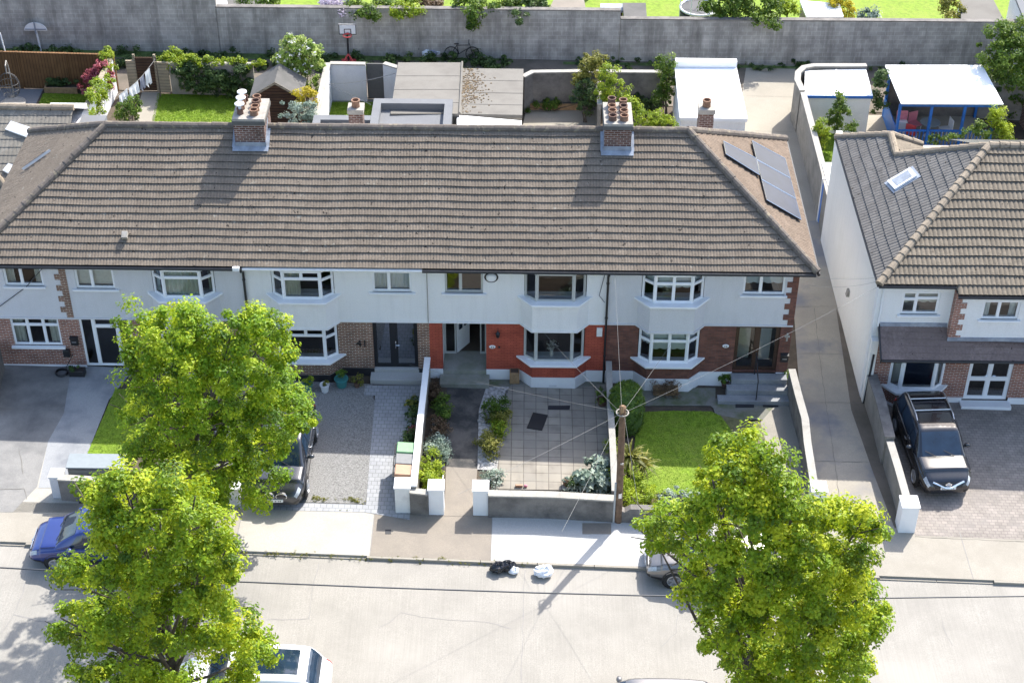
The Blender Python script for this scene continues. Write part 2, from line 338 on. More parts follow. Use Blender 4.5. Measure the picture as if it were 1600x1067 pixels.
M['car_grey'] = plain('paint_slate_grey', (.028, .031, .04), .28, metal=.3, coat=1., var=.05)
M['car_blue'] = plain('paint_blue', (.012, .03, .17), .28, metal=.2, coat=1., var=.05)
M['car_silver'] = plain('paint_silver', (.20, .19, .185), .3, metal=.5, coat=1., var=.05)
M['car_white'] = plain('paint_car_white', (.80, .81, .82), .3, coat=1., var=.02)
M['bin_green'] = plain('bin_green', (.17, .33, .17), .5)
M['bin_grey'] = plain('bin_grey', (.15, .155, .16), .5)
M['bin_brown'] = plain('bin_brown', (.36, .21, .13), .5)
M['store'] = plain('store_grey_green', (.235, .265, .28), .5, var=.06)
M['teal'] = plain('pot_teal', (.05, .22, .22), .4)
M['wire'] = plain('wire_white', (.19, .19, .185), .6)
M['cable'] = plain('cable_dark', (.03, .035, .045), .5)
M['red'] = plain('red_plastic', (.55, .06, .06), .5)
M['pink'] = plain('pink_plastic', (.62, .22, .28), .5)
M['cloth_white'] = plain('cloth_white', (.74, .75, .78), .9, var=.08)
M['cloth_dark'] = plain('cloth_grey', (.26, .27, .34), .9, var=.15)
M['bag_black'] = plain('bag_black', (.012, .013, .018), .22, var=.2)
M['bag_white'] = plain('bag_white', (.70, .72, .76), .4, var=.08)
M['yellow'] = plain('flower_yellow', (.6, .45, .06), .8)
# ------------------------------------------------------------------ light
w = bpy.data.worlds.new('World'); SC.world = w; w.use_nodes = True
sk = w.node_tree.nodes.new('ShaderNodeTexSky'); sk.sky_type = 'NISHITA'; sk.sun_disc = False
AZ = math.atan2(.534, .845); EL = math.radians(46.6)
sk.sun_elevation = EL; sk.sun_rotation = AZ; sk.air_density = 1.; sk.dust_density = 2.2; sk.ozone_density = .7
bg = w.node_tree.nodes['Background']; bg.inputs['Strength'].default_value = .145
w.node_tree.links.new(sk.outputs[0], bg.inputs['Color'])
sd = bpy.data.lights.new('sun', 'SUN'); sd.energy = 3.25; sd.angle = math.radians(.55); sd.color = (1., .955, .88)
so = bpy.data.objects.new('sun', sd); COL.objects.link(so); so.location = (30, 60, 60)
so.rotation_euler = Vector((-math.sin(AZ)*math.cos(EL), -math.cos(AZ)*math.cos(EL), -math.sin(EL))).to_track_quat('-Z', 'Y').to_euler()
SC.render.engine = 'CYCLES'
SC.view_settings.view_transform = 'Standard'; SC.view_settings.look = 'None'; SC.view_settings.gamma = 1.; SC.view_settings.exposure = 1.47
SC.render.resolution_x = 1024; SC.render.resolution_y = 682
SC.cycles.max_bounces = 8; SC.cycles.transparent_max_bounces = 12
# ------------------------------------------------------------------ builders
def interp(xs, ys): return lambda t: float(np.interp(t, xs, ys))
def roof_face(name, mat, parent, O, U, S, N, Ls, rows, lo, hi, period=.107, amp=.014, t=.042, sub=4, jit=.004, seed=1):
    """stepped courses of rolled tiles; lo(s), hi(s) bound each course along U at slope distance s"""
    O, U, S, N = (np.array(k, float) for k in (O, U, S, N)); R = np.random.RandomState(seed)
    e = Ls/rows; du = period/sub; V = []; Fs = []
    ss_ = np.linspace(0, Ls, 60); u0 = min(lo(s) for s in ss_); u1 = max(hi(s) for s in ss_); n = int((u1-u0)/du)+2
    ug = np.linspace(u0, u1, n); wv = amp*np.abs(np.sin(math.pi*ug/period))
    sag = .012*np.sin(ug*.9+seed)+.008*np.sin(ug*2.3+1)
    tj = np.repeat(R.uniform(-1, 1, n//sub+2), sub)[:n]*jit
    for r in range(rows):
        s0 = r*e; s1 = min(Ls, (r+1)*e+.02)
        tj = np.roll(tj, 7*sub)
        ua = np.clip(ug, lo(s0), hi(s0)); ub = np.clip(ug, lo(s1), hi(s1)); b = len(V)//1
        for us, ss, h in ((ua, s0, wv-.004), (ua, s0, wv+t+tj), (ub, s1, wv+tj*.3)):
            V.append(O+us[:, None]*U+(ss+(sag[:, None] if 0 < r else 0))*S+h[:, None]*N)
        b = 3*r*n
        ok = np.where((ua[1:]-ua[:-1] > 1e-5) | (ub[1:]-ub[:-1] > 1e-5))[0]
        for k in (0, 1):
            i = b+k*n+ok; Fs.append(np.stack([i, i+1, i+n+1, i+n], 1))
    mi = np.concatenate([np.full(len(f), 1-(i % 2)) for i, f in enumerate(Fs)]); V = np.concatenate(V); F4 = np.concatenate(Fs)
    o = root_org(parent)[0]
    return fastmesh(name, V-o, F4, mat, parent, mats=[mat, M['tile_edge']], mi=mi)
def fastmesh(name, V, F4, mat, parent, tint=None, flip=None, mats=None, mi=None, smooth=False):
    me = bpy.data.meshes.new(name); nf, k = F4.shape
    me.vertices.add(len(V)); me.vertices.foreach_set('co', np.asarray(V, np.float32).ravel())
    me.loops.add(nf*k); me.loops.foreach_set('vertex_index', F4.astype(np.int32).ravel())
    me.polygons.add(nf); me.polygons.foreach_set('loop_start', np.arange(0, nf*k, k, dtype=np.int32)); 
    me.update(calc_edges=True)
    for m in (mats or [mat]): me.materials.append(m)
    if mi is not None: me.polygons.foreach_set('material_index', mi.astype(np.int32))
    if tint is not None:
        a = me.attributes.new('tint', 'FLOAT', 'FACE'); a.data.foreach_set('value', tint.astype(np.float32))
    me.polygons.foreach_set('use_smooth', [bool(smooth)]*nf)
    me.validate()
    ob = bpy.data.objects.new(name, me); COL.objects.link(ob)
    if parent is not None: ob.parent = parent
    return ob
def caps(name, mat, parent, a, b, r=.13, seg=.42, step=.018, drop=.03, sub=10):
    """a line of half-round ridge tiles, each lapping the next"""
    a = np.array(a, float); b = np.array(b, float); L = np.linalg.norm(b-a); n = max(1, int(L/seg)); d = (b-a)/n; mb = MB()
    for i in range(n):
        j = rnd.uniform(-.008, .008)
        p = a+d*i-np.array([0, 0, drop-j]); mb.tube([p, p+d*1.06], [r+step, r], sub)
    return mb.build(name, mat, parent, uv=False)
# ---- windows: p0->p1 runs left to right as seen from outside
def window(parent, p0, p1, z0, z1, cells, fmat, name='window', b=.055, mull=.035, depth=.07, curtain=None, cmat=None, gl=None, sill=None, setback=0., door=False, panel=None):
    p0 = np.array([p0[0], p0[1], 0.]); p1 = np.array([p1[0], p1[1], 0.]); W = np.linalg.norm(p1-p0); T = (p1-p0)/W; Nn = np.array([T[1], -T[0], 0]); Z = np.array([0, 0, 1.]); H = z1-z0
    O = p0+Z*z0-Nn*setback
    def P(u, v, wd): return O+T*u+Z*v+Nn*wd
    f = MB(); g = MB(); c = MB()
    for (u0, u1, v0, v1) in cells:
        a0, a1, c0, c1 = u0*W, u1*W, v0*H, v1*H
        i0 = a0+(b if u0 == 0 else mull); i1 = a1-(b if u1 == 1 else mull); j0 = c0+(b if v0 == 0 else mull); j1 = c1-(b if v1 == 1 else mull)
        for (ua, ub, va, vb) in ((a0, i0, c0, c1), (i1, a1, c0, c1), (i0, i1, c0, j0), (i0, i1, j1, c1)):
            f.fbox(P(ua, va, -depth), T*(ub-ua), Nn*depth, Z*(vb-va))
        k = .022                                      # the sash, set back inside each opening
        for (ua, ub, va, vb) in ((i0, i0+k, j0, j1), (i1-k, i1, j0, j1), (i0+k, i1-k, j0, j0+k), (i0+k, i1-k, j1-k, j1)):
            f.fbox(P(ua, va, -depth*.8), T*(ub-ua), Nn*depth*.55, Z*(vb-va))
        g.quad(P(i0, j0, -depth*.62), P(i1, j0, -depth*.62), P(i1, j1, -depth*.62), P(i0, j1, -depth*.62))
    fo = f.build(name, fmat, parent, uv=False)
    g.build('pane', gl or M['glass'], fo, uv=False, fix=False)
    if curtain:
        D = -depth-.10
        def wavy(ua, ub, va, vb, amp=.03, per=.16):
            n = max(4, int((ub-ua)/per*4)); pts = []
            for i in range(n+1):
                u = ua+(ub-ua)*i/n; d = D+amp*math.sin(2*math.pi*u/per); pts.append((u, d))
            for i in range(n):
                c.quad(P(pts[i][0], va, pts[i][1]), P(pts[i+1][0], va, pts[i+1][1]), P(pts[i+1][0], vb, pts[i+1][1]), P(pts[i][0], vb, pts[i][1]))
        if curtain == 'drapes':
            wavy(.03*W, .24*W, .02*H, .98*H); wavy(.76*W, .97*W, .02*H, .98*H)
        elif curtain == 'full': wavy(.03*W, .97*W, .03*H, .98*H)
        elif curtain == 'left': wavy(.03*W, .45*W, .03*H, .98*H)
        elif curtain.startswith('blind'):
            fr = float(curtain[5:]); n = max(3, int(W/.3)) if fr < .9 else 1
            for i in range(n):                       # scalloped lower hem
                ua = .03*W+.94*W*i/n; ub = .03*W+.94*W*(i+1)/n; k = 6; vb = H*(1-fr)
                pts = [P(ua, H*.98, D), P(ub, H*.98, D)]+[P(ub+(ua-ub)*q/k, vb-(.05*math.sin(math.pi*q/k) if fr < .9 else 0), D) for q in range(k+1)]
                c.poly(pts)
        c.build('blind' if curtain.startswith('blind') else 'curtain', cmat or M['curtain'], fo, uv=False, fix=False)
    if sill:
        s = MB(); pr, hh, ex = sill
        s.fbox(O-T*ex-Z*hh, T*(W+2*ex), Nn*(setback+pr), Z*hh); s.build('sill', M['paint_white'], fo, bevel=.008, uv=False)
    return fo
def grid(cols, rows):                                # cols: list of edges; rows: list of edges per column
    out = []
    for i in range(len(cols)-1):
        r = rows[i] if isinstance(rows[0], (list, tuple)) else rows
        for j in range(len(r)-1): out.append((cols[i], cols[i+1], r[j], r[j+1]))
    return out
def wall_holes(mb, x0, x1, z0, z1, y, th, holes, mi=0):
    xs = sorted({x0, x1}|{k for h in holes for k in h[:2] if x0 < k < x1}); zs = sorted({z0, z1}|{k for h in holes for k in h[2:] if z0 < k < z1})
    def hole(i, j):
        if i < 0 or j < 0 or i >= len(xs)-1 or j >= len(zs)-1: return True
        cx = (xs[i]+xs[i+1])/2; cz = (zs[j]+zs[j+1])/2
        return any(h[0] < cx < h[1] and h[2] < cz < h[3] for h in holes)
    for i in range(len(xs)-1):
        for j in range(len(zs)-1):
            if hole(i, j): continue
            a, b, c, d = xs[i], xs[i+1], zs[j], zs[j+1]
            mb.quad((a, y, c), (b, y, c), (b, y, d), (a, y, d), mi); mb.quad((b, y+th, c), (a, y+th, c), (a, y+th, d), (b, y+th, d), mi)
            if hole(i-1, j): mb.quad((a, y+th, c), (a, y, c), (a, y, d), (a, y+th, d), mi)
            if hole(i+1, j): mb.quad((b, y, c), (b, y+th, c), (b, y+th, d), (b, y, d), mi)
            if hole(i, j-1): mb.quad((a, y, c), (a, y+th, c), (b, y+th, c), (b, y, c), mi)
            if hole(i, j+1): mb.quad((a, y, d), (b, y, d), (b, y+th, d), (a, y+th, d), mi)
    return mb
# ---- foliage
def leaves(name, mat, parent, lobes, n, size=.15, seed=1, shell=.55, clump=.34, per=46, aspect=.62, up=.5, squash=1., spread=1., tilt=0., rough=.45, tv=.2):
    R = np.random.RandomState(seed); lb = np.array(lobes, float); pr = lb[:, 3]**2.2; pr /= pr.sum()
    nc = max(6, n//per); ci = R.choice(len(lb), nc, p=pr)
    d = R.normal(size=(nc, 3)); d[:, 2] += .25; d /= np.linalg.norm(d, axis=1)[:, None]
    rad = lb[ci, 3]*(shell+(1-shell)*R.rand(nc)**.6)*R.uniform(.86, 1.12, nc)
    cc = lb[ci, :3]+d*rad[:, None]*np.array([1, 1, squash]); ctint = np.clip(R.normal(.5, tv, nc), 0, 1)
    cr = clump*R.uniform(.5, 1.25, nc)
    li = R.randint(0, nc, n); off = R.normal(size=(n, 3)); off /= np.linalg.norm(off, axis=1)[:, None]
    off *= (R.rand(n)**.45)[:, None]; P = cc[li]+off*cr[li][:, None]*np.array([1, 1, .75])*spread
    nn = off*.7+d[li]*.5+np.array([0, 0, up])+R.normal(size=(n, 3))*rough; nn /= np.linalg.norm(nn, axis=1)[:, None]
    t = np.cross(nn, R.normal(size=(n, 3))); t /= np.linalg.norm(t, axis=1)[:, None]; b = np.cross(nn, t)
    if tilt: t = t*(1-tilt)+np.array([0, 0, tilt]); t /= np.linalg.norm(t, axis=1)[:, None]
    s = size*R.uniform(.55, 1.25, n)[:, None]; fold = nn*s*.12
    V = np.stack([P-t*s*.5, P+b*s*aspect*.5+fold, P+t*s*.5, P-b*s*aspect*.5+fold], 1).reshape(-1, 3)
    F4 = np.arange(n*4).reshape(n, 4); tint = np.clip(ctint[li]+R.normal(0, .13, n), 0, 1)
    o = root_org(parent)[0] if parent is not None else np.zeros(3)
    return fastmesh(name, V-o, F4, mat, parent, tint)
def crown_lobes(px_lobes, y0, cx, cy, rx, ry, depth):
    """outline lobes measured on the photo, given real distance and thickness: a front and a back shell"""
    out = []
    for (px, py, r) in px_lobes:
        P = yp(px, py, y0); k = mpp(P); dd = min(1., math.hypot((px-cx)/rx, (py-cy)/ry)); th = depth*math.sqrt(max(0, 1-dd*dd))
        for s in ((-1, 1) if th > .5 else (0,)):
            P = yp(px, py, y0+s*th*.62) if s else P
            out.append((P[0], P[1], P[2], r*k*(1. if s <= 0 else 1.05)))
    return out
def street_tree(name, label, base, lobes, n, seed, group, mat, trunk_r=.16, fork=2.6):
    t = thing(name, label, 'tree', base, group=group)
    leaves('crown', mat, t, lobes, n, .118, seed, clump=.33, per=120, up=.6, rough=.30, tv=.24, shell=.66)
    b = np.array(base, float); L = np.array(lobes); c = L[:, :3].mean(0); R = random.Random(seed)
    mb = MB(); f = b+np.array([0, 0, fork]); top = np.array([c[0]*.5+b[0]*.5, c[1]*.5+b[1]*.5, c[2]])
    mb.tube([b-np.array([0, 0, .1]), b+np.array([0, 0, .4]), f, (f+top)/2+np.array([.08, .05, 0]), top], [trunk_r*1.35, trunk_r*1.05, trunk_r*.9, trunk_r*.65, trunk_r*.3], 10)
    mb.build('trunk', M['bark'], t, smooth=True, uv=False)
    lm = MB(); idx = list(range(len(L))); R.shuffle(idx)
    for i in idx[:30]:
        e = L[i, :3]; k = R.uniform(.1, .9); s = f*(1-k)+top*k; s[2] = min(s[2], max(f[2], e[2]-.3)); m = (s+e)/2+np.array([R.uniform(-.2, .2), R.uniform(-.2, .2), -.15])
        r0 = trunk_r*.42*(1-k*.5); lm.tube([s, m, e], [r0, r0*.6, .018], 6)
        for q in range(3):
            s2 = m*(.6-.2*q)+e*(.4+.2*q); e2 = s2+np.array([R.uniform(-.8, .8), R.uniform(-.8, .8), R.uniform(-.1, .7)]); lm.tube([s2, e2], [r0*.35, .01], 5)
    lm.build('limbs', M['bark'], t, smooth=True, uv=False)
    return t
def bush(name, label, cat, mat, lobes, n, size=.11, seed=1, group=None, stem=True, clump=.2, **k):
    lb = np.array(lobes, float); c = lb[:, :3].mean(0); g = gz(c[0])
    t = thing(name, label, cat, (c[0], c[1], g), group=group)
    leaves('foliage', mat, t, lobes, n, size, seed, clump=clump, **k)
    if stem:
        mb = MB()
        for i, l in enumerate(lobes[:5]): mb.tube([(c[0]+.05*i, c[1], g-.05), ((c[0]+l[0])/2, (c[1]+l[1])/2, (g+l[2])/2), l[:3]], [.03, .022, .01], 5)
        mb.build('stem', M['bark'], t, uv=False)
    return t
def gl(px, py, h, r):                                # a lobe over the ground point seen at px,py, h up
    P = gp(px, py, h); return (P[0], P[1], P[2], r)
def pot_plant(name, label, px, py, r, h, pmat, lmat, lr, n=160, seed=1, cat='plant pot', group=None, lsize=.1):
    P = gp(px, py); t = thing(name, label, cat, P, group=group)
    mb = MB(); mb.lathe(P, [(r*.72, 0), (r*.85, h*.5), (r, h*.9), (r*1.08, h*.92), (r*1.08, h), (r*.92, h), (r*.9, h*.9), (0, h*.9)], 16); mb.build('pot', pmat, t, smooth=False, uv=False)
    leaves('foliage', lmat, t, [(P[0], P[1], P[2]+h+lr*.7, lr), (P[0]+lr*.4, P[1], P[2]+h+lr, lr*.6)], n, lsize, seed, clump=lr*.6, per=20)
    return t
# ---- cars, built from lofted sections; local x forward, y left, z up
def cr(P, t):
    t = np.clip(np.asarray(t, float), 0, len(P)-1-1e-9); i = np.floor(t).astype(int); f = (t-i).reshape((-1,)+(1,)*(P.ndim-1))
    q = lambda k: P[np.clip(i+k, 0, len(P)-1)]
    p0, p1, p2, p3 = q(-1), q(0), q(1), q(2)
    m1 = (p2-p0)*.42; m2 = (p3-p1)*.42
    return (2*f**3-3*f**2+1)*p1+(f**3-2*f**2+f)*m1+(-2*f**3+3*f**2)*p2+(f**3-f**2)*m2
def ev(S, a, b):
    r = cr(S, a); return cr(np.swapaxes(r, 0, 1), b).swapaxes(0, 1)
def gridfaces(na, nb, off=0, rev=False):
    return [(off+i*nb+j, off+(i+1)*nb+j, off+(i+1)*nb+j+1, off+i*nb+j+1)[::(-1 if rev else 1)] for i in range(na-1) for j in range(nb-1)]
def loft_mesh(mb, S, da=5, db=4, capends=True, mi=0):
    A, K = S.shape[:2]; na = (A-1)*da+1; nb = (K-1)*db+1
    G = ev(S, np.linspace(0, A-1, na), np.linspace(0, K-1, nb))
    for s in (1, -1):
        Q = G*np.array([1, s, 1]); mb.add(Q.reshape(-1, 3), gridfaces(na, nb), mi)
        if capends:
            for r in (0, na-1): mb.add(Q[r], [tuple(range(nb))], mi)
def patch(mb, S, a0, a1, b0, b1, off=.006, n=8, sides=(1, -1), mi=0, corner=None):
    a = np.linspace(a0, a1, n); b = np.linspace(b0, b1, n)
    G = ev(S, a, b); du = np.gradient(G, axis=0); dv = np.gradient(G, axis=1); nr = np.cross(du, dv); nr /= np.linalg.norm(nr, axis=2)[..., None]+1e-9
    cen = np.array([0, 0, .55]); sg = np.sign(((G-cen*np.array([0, 1, 1])-np.array([1, 0, 0])*G[..., :1])*nr).sum(2)); nr = nr*np.where(sg == 0, 1, sg)[..., None]
    if corner: # trapezoid: shrink a-range as b rises: corner=(shift at a0, shift at a1)
        aa = a0+(a1-a0)*np.linspace(0, 1, n)[:, None]+np.zeros((n, n)); tb = np.linspace(0, 1, n)[None, :]
        aa = aa+(corner[0]*(1-np.linspace(0, 1, n))[:, None]+corner[1]*np.linspace(0, 1, n)[:, None])*tb
        G = np.array([[ev(S, np.array([aa[i, j]]), np.array([b[j]]))[0, 0] for j in range(n)] for i in range(n)])
    G = G+nr*off
    for s in sides: mb.add((G*np.array([1, s, 1])).reshape(-1, 3), gridfaces(n, n), mi)
def car(name, label, loc, heading, paint, L=4.6, W=1.84, H=1.65, belt=.98, hoodz=1.02, wr=.35, kind='suv', rails=False, roofglass=False, grille='plain', plate_z=.5, group=None, slope=0., black_roof=False, crossbars=False):
    t = thing(name, label, 'car', loc, heading, group)
    h = L/2; w = W/2
    def sec(x, zb, zsh, zt, k): ww = w*k; return [(x, 0, zb), (x, ww*.8, zb), (x, ww*.95, zb+.07), (x, ww, (zb+zsh)*.5+.02), (x, ww*.985, zsh-.06), (x, ww*.93, zsh+.0), (x, ww*.78, zt-.015), (x, 0, zt)]
    fw = h-.86; cw = h-(1.16 if kind == 'suv' else 1.0)          # front axle, cowl
    B = np.array([sec(-h, .42, .80, .84, .80), sec(-h+.05, .34, .88, .93, .88), sec(-h+.3, .27, .96, 1.0, .96), sec(-h+.9, .25, belt, belt+.03, 1.), sec(-.2, .23, belt-.03, belt+.03, 1.), sec(cw-.25, .23, belt-.05, belt+.02, 1.),
                  sec(cw+.05, .23, hoodz-.11, hoodz, 1.), sec((cw+h)/2+.05, .24, hoodz-.17, hoodz-.045, .985), sec(h-.42, .25, hoodz-.24, hoodz-.13, .95), sec(h-.14, .26, hoodz-.36, hoodz-.25, .86), sec(h-.02, .30, hoodz-.48, hoodz-.41, .74), sec(h, .34, hoodz-.56, hoodz-.5, .66)])
    mb = MB(); loft_mesh(mb, B); body = mb.build('body', paint, t, local=True, smooth=True, uv=False, weld=True)
    rear = -h+(.16 if kind == 'suv' else .22)
    def gs(x, z, kb, kr): zb = belt-.04; wb = w*kb; wrf = w*kr; return [(x, wb, zb), (x, wb*.985+.0*wrf, zb+(z-zb)*.30), (x, wrf+(wb-wrf)*.25, zb+(z-zb)*.80), (x, wrf*.93, zb+(z-zb)*.965), (x, wrf*.55, z-.008), (x, 0, z)]
    Gs = np.array([gs(rear, belt+.02, .84, .74), gs(rear+.22, belt+.34*(H-belt)/.6, .88, .74), gs(rear+.5, H-.07, .92, .745), gs(rear+1.2, H-.005, .94, .755), gs(.05, H, .95, .76), gs(cw-.80, H-.025, .95, .75), gs(cw-.56, H-.11, .95, .75), gs(cw-.06, belt+.11*(H-belt)/.6+.03, .93, .80), gs(cw+.12, hoodz-.06, .90, .80)])
    mb = MB(); loft_mesh(mb, Gs); mb.build('cabin', M['black'] if black_roof else paint, t, local=True, smooth=True, uv=False, weld=True)
    def part(nm, m, fn, par=t, **kw):
        b = MB(); fn(b); return b.build(nm, m, par, local=True, uv=False, fix=False, **kw)
    part('windscreen', M['car_glass'], lambda b: patch(b, Gs, 5.95, 7.75, 3.05, 5., .008, 10), smooth=True)
    part('rear_window', M['car_glass'], lambda b: patch(b, Gs, .5, 1.75, 3.05, 5., .008, 8), smooth=True)
    for (a0, a1, c) in ((1.35, 2.75, (.25, .0)), (2.86, 4.25, (0, 0)), (4.38, 6.75, (0, -1.1))):
        for s in (1, -1): part('side_window', M['car_glass'], lambda b: patch(b, Gs, a0, a1, .45, 2.25, .007, 8, (s,), corner=c), smooth=True)
    if roofglass: part('sunroof', M['car_glass'], lambda b: patch(b, Gs, 2.3, 5.1, 3.7, 5., .007, 8), smooth=True)
    for s in (1, -1): part('headlight', M['lamp_glass'], lambda b: patch(b, B, 8.45, 9.75, 4.6, 5.75, .008, 7, (s,)), smooth=True)
    for s in (1, -1): part('tail_light', M['tail_red'], lambda b: patch(b, B, .4, 1.9, 4.0, 5.6, .008, 6, (s,)), smooth=True)
    for a_ in (2.9, 4.2, 5.45):
        for s in (1, -1): part('door_seam', M['black'], lambda b: patch(b, B, a_, a_+.035, 2.4, 4.9, .004, 6, (s,)))
    for s in (1, -1): part('bonnet_seam', M['black'], lambda b: patch(b, B, 6.0, 8.9, 5.75, 5.82, .004, 10, (s,)))
    part('sill_trim', M['black'], lambda b: patch(b, B, 1.2, 9.0, 1.2, 2.5, .01, 24))
    def bumper(b): patch(b, B, 9.2, 10.95, 1.4, 3.1, .01, 9)
    part('bumper_trim', M['black'], bumper)
    gzv = hoodz-.40
    gb = MB()
    if grille == 'kidney':
        for s in (1, -1):
            gb.lathe((h-.05, s*.21, gzv), [(.0, .03), (.12, .03), (.13, .02), (.135, -.05)], 18, 0, 'x', 1.45, .95)
        gr = gb.build('grille', M['black'], t, local=True, uv=False)
        c = MB()
        for s in (1, -1):
            pts = [(h-.015, s*.21+.18*math.cos(k*math.pi/9), gzv+.125*math.sin(k*math.pi/9)) for k in range(19)]; c.tube(pts, .013, 6)
        c.build('grille_surround', M['chrome'], gr, local=True, uv=False)
    else:
        patch(gb, B, 9.3, 10.75, 6.1, 7., .012, 8); gr = gb.build('grille', M['black'], t, local=True, uv=False, fix=False)
        c = MB(); E_ = lambda a, b_, s=1: ev(B, np.array([a]), np.array([b_]))[0, 0]*np.array([1, s, 1])+np.array([.03, 0, 0])
        if grille == 'vee':
            c.tube([E_(9.2, 6.15), E_(9.8, 6.5), E_(10.5, 6.75), E_(10.6, 6.99), E_(10.5, 6.75, -1), E_(9.8, 6.5, -1), E_(9.2, 6.15, -1)], .036, 6)
            p_ = E_(9.75, 6.99); c.lathe(p_+np.array([-.02, 0, .02]), [(.075, 0), (.085, .03), (.06, .038), (.06, .02), (0, .02)], 16, 0, 'x'); c.fbox(p_+np.array([.0, -.1, .005]), (0, .2, 0), (.025, 0, 0), (0, 0, .03))
        else:
            c.tube([E_(9.35, 6.15), E_(9.3, 6.6), E_(9.3, 6.99), E_(9.3, 6.6, -1), E_(9.35, 6.15, -1)], .014, 6); c.lathe(E_(9.9, 6.99)-np.array([.02, 0, 0]), [(.055, 0), (.055, .03), (0, .035)], 14, 0, 'x')
        c.build('grille_trim', M['chrome'], gr, local=True, uv=False)
    pb = MB(); pb.fbox((h-.0, -.26, plate_z-.055), (0, .52, 0), (.035, 0, 0), (0, 0, .11)); po = pb.build('number_plate', M['plate'], t, local=True, uv=False)
    pk = MB(); R = random.Random(len(name)+int(L*100))
    for k in range(8):
        if k not in (3, 5): pk.fbox((h+.036, -.21+k*.053, plate_z-.03), (0, .028, 0), (.002, 0, 0), (0, 0, .06*R.uniform(.6, 1)))
    pk.build('plate_marks', M['black'], po, local=True, uv=False)
    for s in (1, -1):
        mm = MB(); mm.blob((cw-.42, s*(w+.10), belt+.06), .09, .12, .075, 0, 12, 8); mm.fbox((cw-.46, s*(w-.06), belt-.02), (.06, 0, 0), (0, s*.1, 0), (0, 0, .04)); mm.build('wing_mirror', paint, t, local=True, smooth=True, uv=False)
        for x in (-.05, -1.05): 
            hb = MB(); hb.tube([(x-.1, s*(w+.004), belt-.14), (x-.05, s*(w+.03), belt-.135), (x+.05, s*(w+.03), belt-.135), (x+.1, s*(w+.004), belt-.14)], .016, 6); hb.build('door_handle', M['chrome'] if kind == 'suv' else paint, t, local=True, uv=False)
        if rails:
            rb = MB(); rb.tube([(rear+.55, s*w*.70, H-.03), (rear+.75, s*w*.70, H+.05), (cw-1.35, s*w*.70, H+.055), (cw-1.1, s*w*.70, H-.03)], .022, 8); rb.build('roof_rail', M['steel'], t, local=True, uv=False)
        for x in (fw, -h+.92):
            wb = MB(); wb.lathe((x, s*(w-.085), wr), [(wr*.66, -.10), (wr*.93, -.105), (wr, -.07), (wr, .07), (wr*.93, .105), (wr*.66, .10)], 26, 0, 'y'); wo = wb.build('wheel', M['rubber'], t, local=True, smooth=False, uv=False)
            rb = MB(); yy = s*(w+.005)
            rb.lathe((x, s*(w+.016), wr), [(wr*.56, 0), (wr*.67, .0), (wr*.67, s*.02), (wr*.60, s*.025), (wr*.58, .0)], 24, 0, 'y')
            rb.lathe((x, s*(w+.018), wr), [(.0, s*.02), (.06, s*.02), (.07, 0)], 12, 0, 'y')
            for q in range(5):
                a = 2*math.pi*q/5+.3; d = np.array([math.cos(a), 0, math.sin(a)]); n_ = np.array([-math.sin(a), 0, math.cos(a)]); o = np.array([x, s*(w+.017), wr])-n_*.03+d*.04; rb.fbox(o, d*(wr*.6-.02), n_*.06, np.array([0, s*.018, 0]))
            rb.build('rim', M['alloy'], wo, local=True, uv=False)
            ab = MB()
            ab.lathe((x, s*(w-.030), wr+.02), [(0, 0), (wr*1.13, 0), (wr*1.16, s*.032), (wr*1.13, s*.036), (wr*1.10, s*.02)], 26, 0, 'y'); ab.build('wheel_arch', M['black'], t, local=True, uv=False)
    if crossbars:
        for x in (rear+1.0, cw-1.55): cb = MB(); cb.tube([(x, -w*.70, H+.05), (x, w*.70, H+.05)], .024, 6); cb.build('roof_bar', M['steel'], t, local=True, uv=False)
    for s in (1,):
        wb = MB()
        for yy in (.42, -.22): wb.tube([(cw+.1, yy, hoodz+.015), (cw-.06, yy-.35, belt+.16)], .012, 5)
        wb.build('wiper', M['black'], t, local=True, uv=False)
    if slope: t.rotation_euler = (0, slope, heading)
    return t
# ------------------------------------------------------------------ setting
def kerb(x): return -9.38-.0165*(x+1.4)
ground = MB(); ground.poly([(x, y, gz(x)-.3) for x, y in ((-160, -160), (160, -160), (160, 300), (-160, 300))])
tag(ground.build('ground', M['dirt']), 'bare brown earth under and around the plots', 'ground', None, 'structure')
XS = [-45, -20, 0, 20, 45]
rd = MB(); rd.poly([(x, kerb(x)+.05, gz(x)-.11) for x in XS]+[(x, -17.1, gz(x)-.11) for x in XS[::-1]])
def crackline(mb, pts, wd, mi):
    P = [gp(*p) for p in pts]
    Q = []
    for a, b in zip(P[:-1], P[1:]):
        n = max(1, int(np.linalg.norm(b-a)/.22))
        for k in range(n): Q.append(a+(b-a)*k/n+np.array([rnd.uniform(-.03, .03), rnd.uniform(-.03, .03), 0]))
    Q.append(P[-1])
    for a, b in zip(Q[:-1], Q[1:]):
        d = b-a; d /= np.linalg.norm(d)+1e-9; nn = np.array([-d[1], d[0], 0])*wd*rnd.uniform(.6, 1.3)/2
        mb.quad(*[(p[0], p[1], gz(p[0])-.106) for p in (a-nn, b-nn, b+nn, a+nn)], mi)
for pts, wd in (([(499, 873), (490, 910), (487, 930), (482, 962), (415, 964)], .028), ([(592, 976), (610, 968), (626, 952), (660, 960), (700, 964), (760, 968), (800, 978)], .022), ([(820, 886), (817, 970), (815, 1067)], .024),
                ([(38, 905), (32, 930), (20, 957), (0, 985)], .03), ([(20, 957), (55, 965), (90, 968)], .03), ([(1057, 925), (1062, 940)], .03), ([(1473, 965), (1480, 990), (1490, 1005)], .018), ([(1035, 1005), (1056, 985), (1060, 955)], .018)):
    crackline(rd, pts, wd, 1)
tag(rd.build('road', [M['road'], M['crack']]), 'pale grooved concrete street with thin cracks', 'road', None, 'structure')
pv = MB()
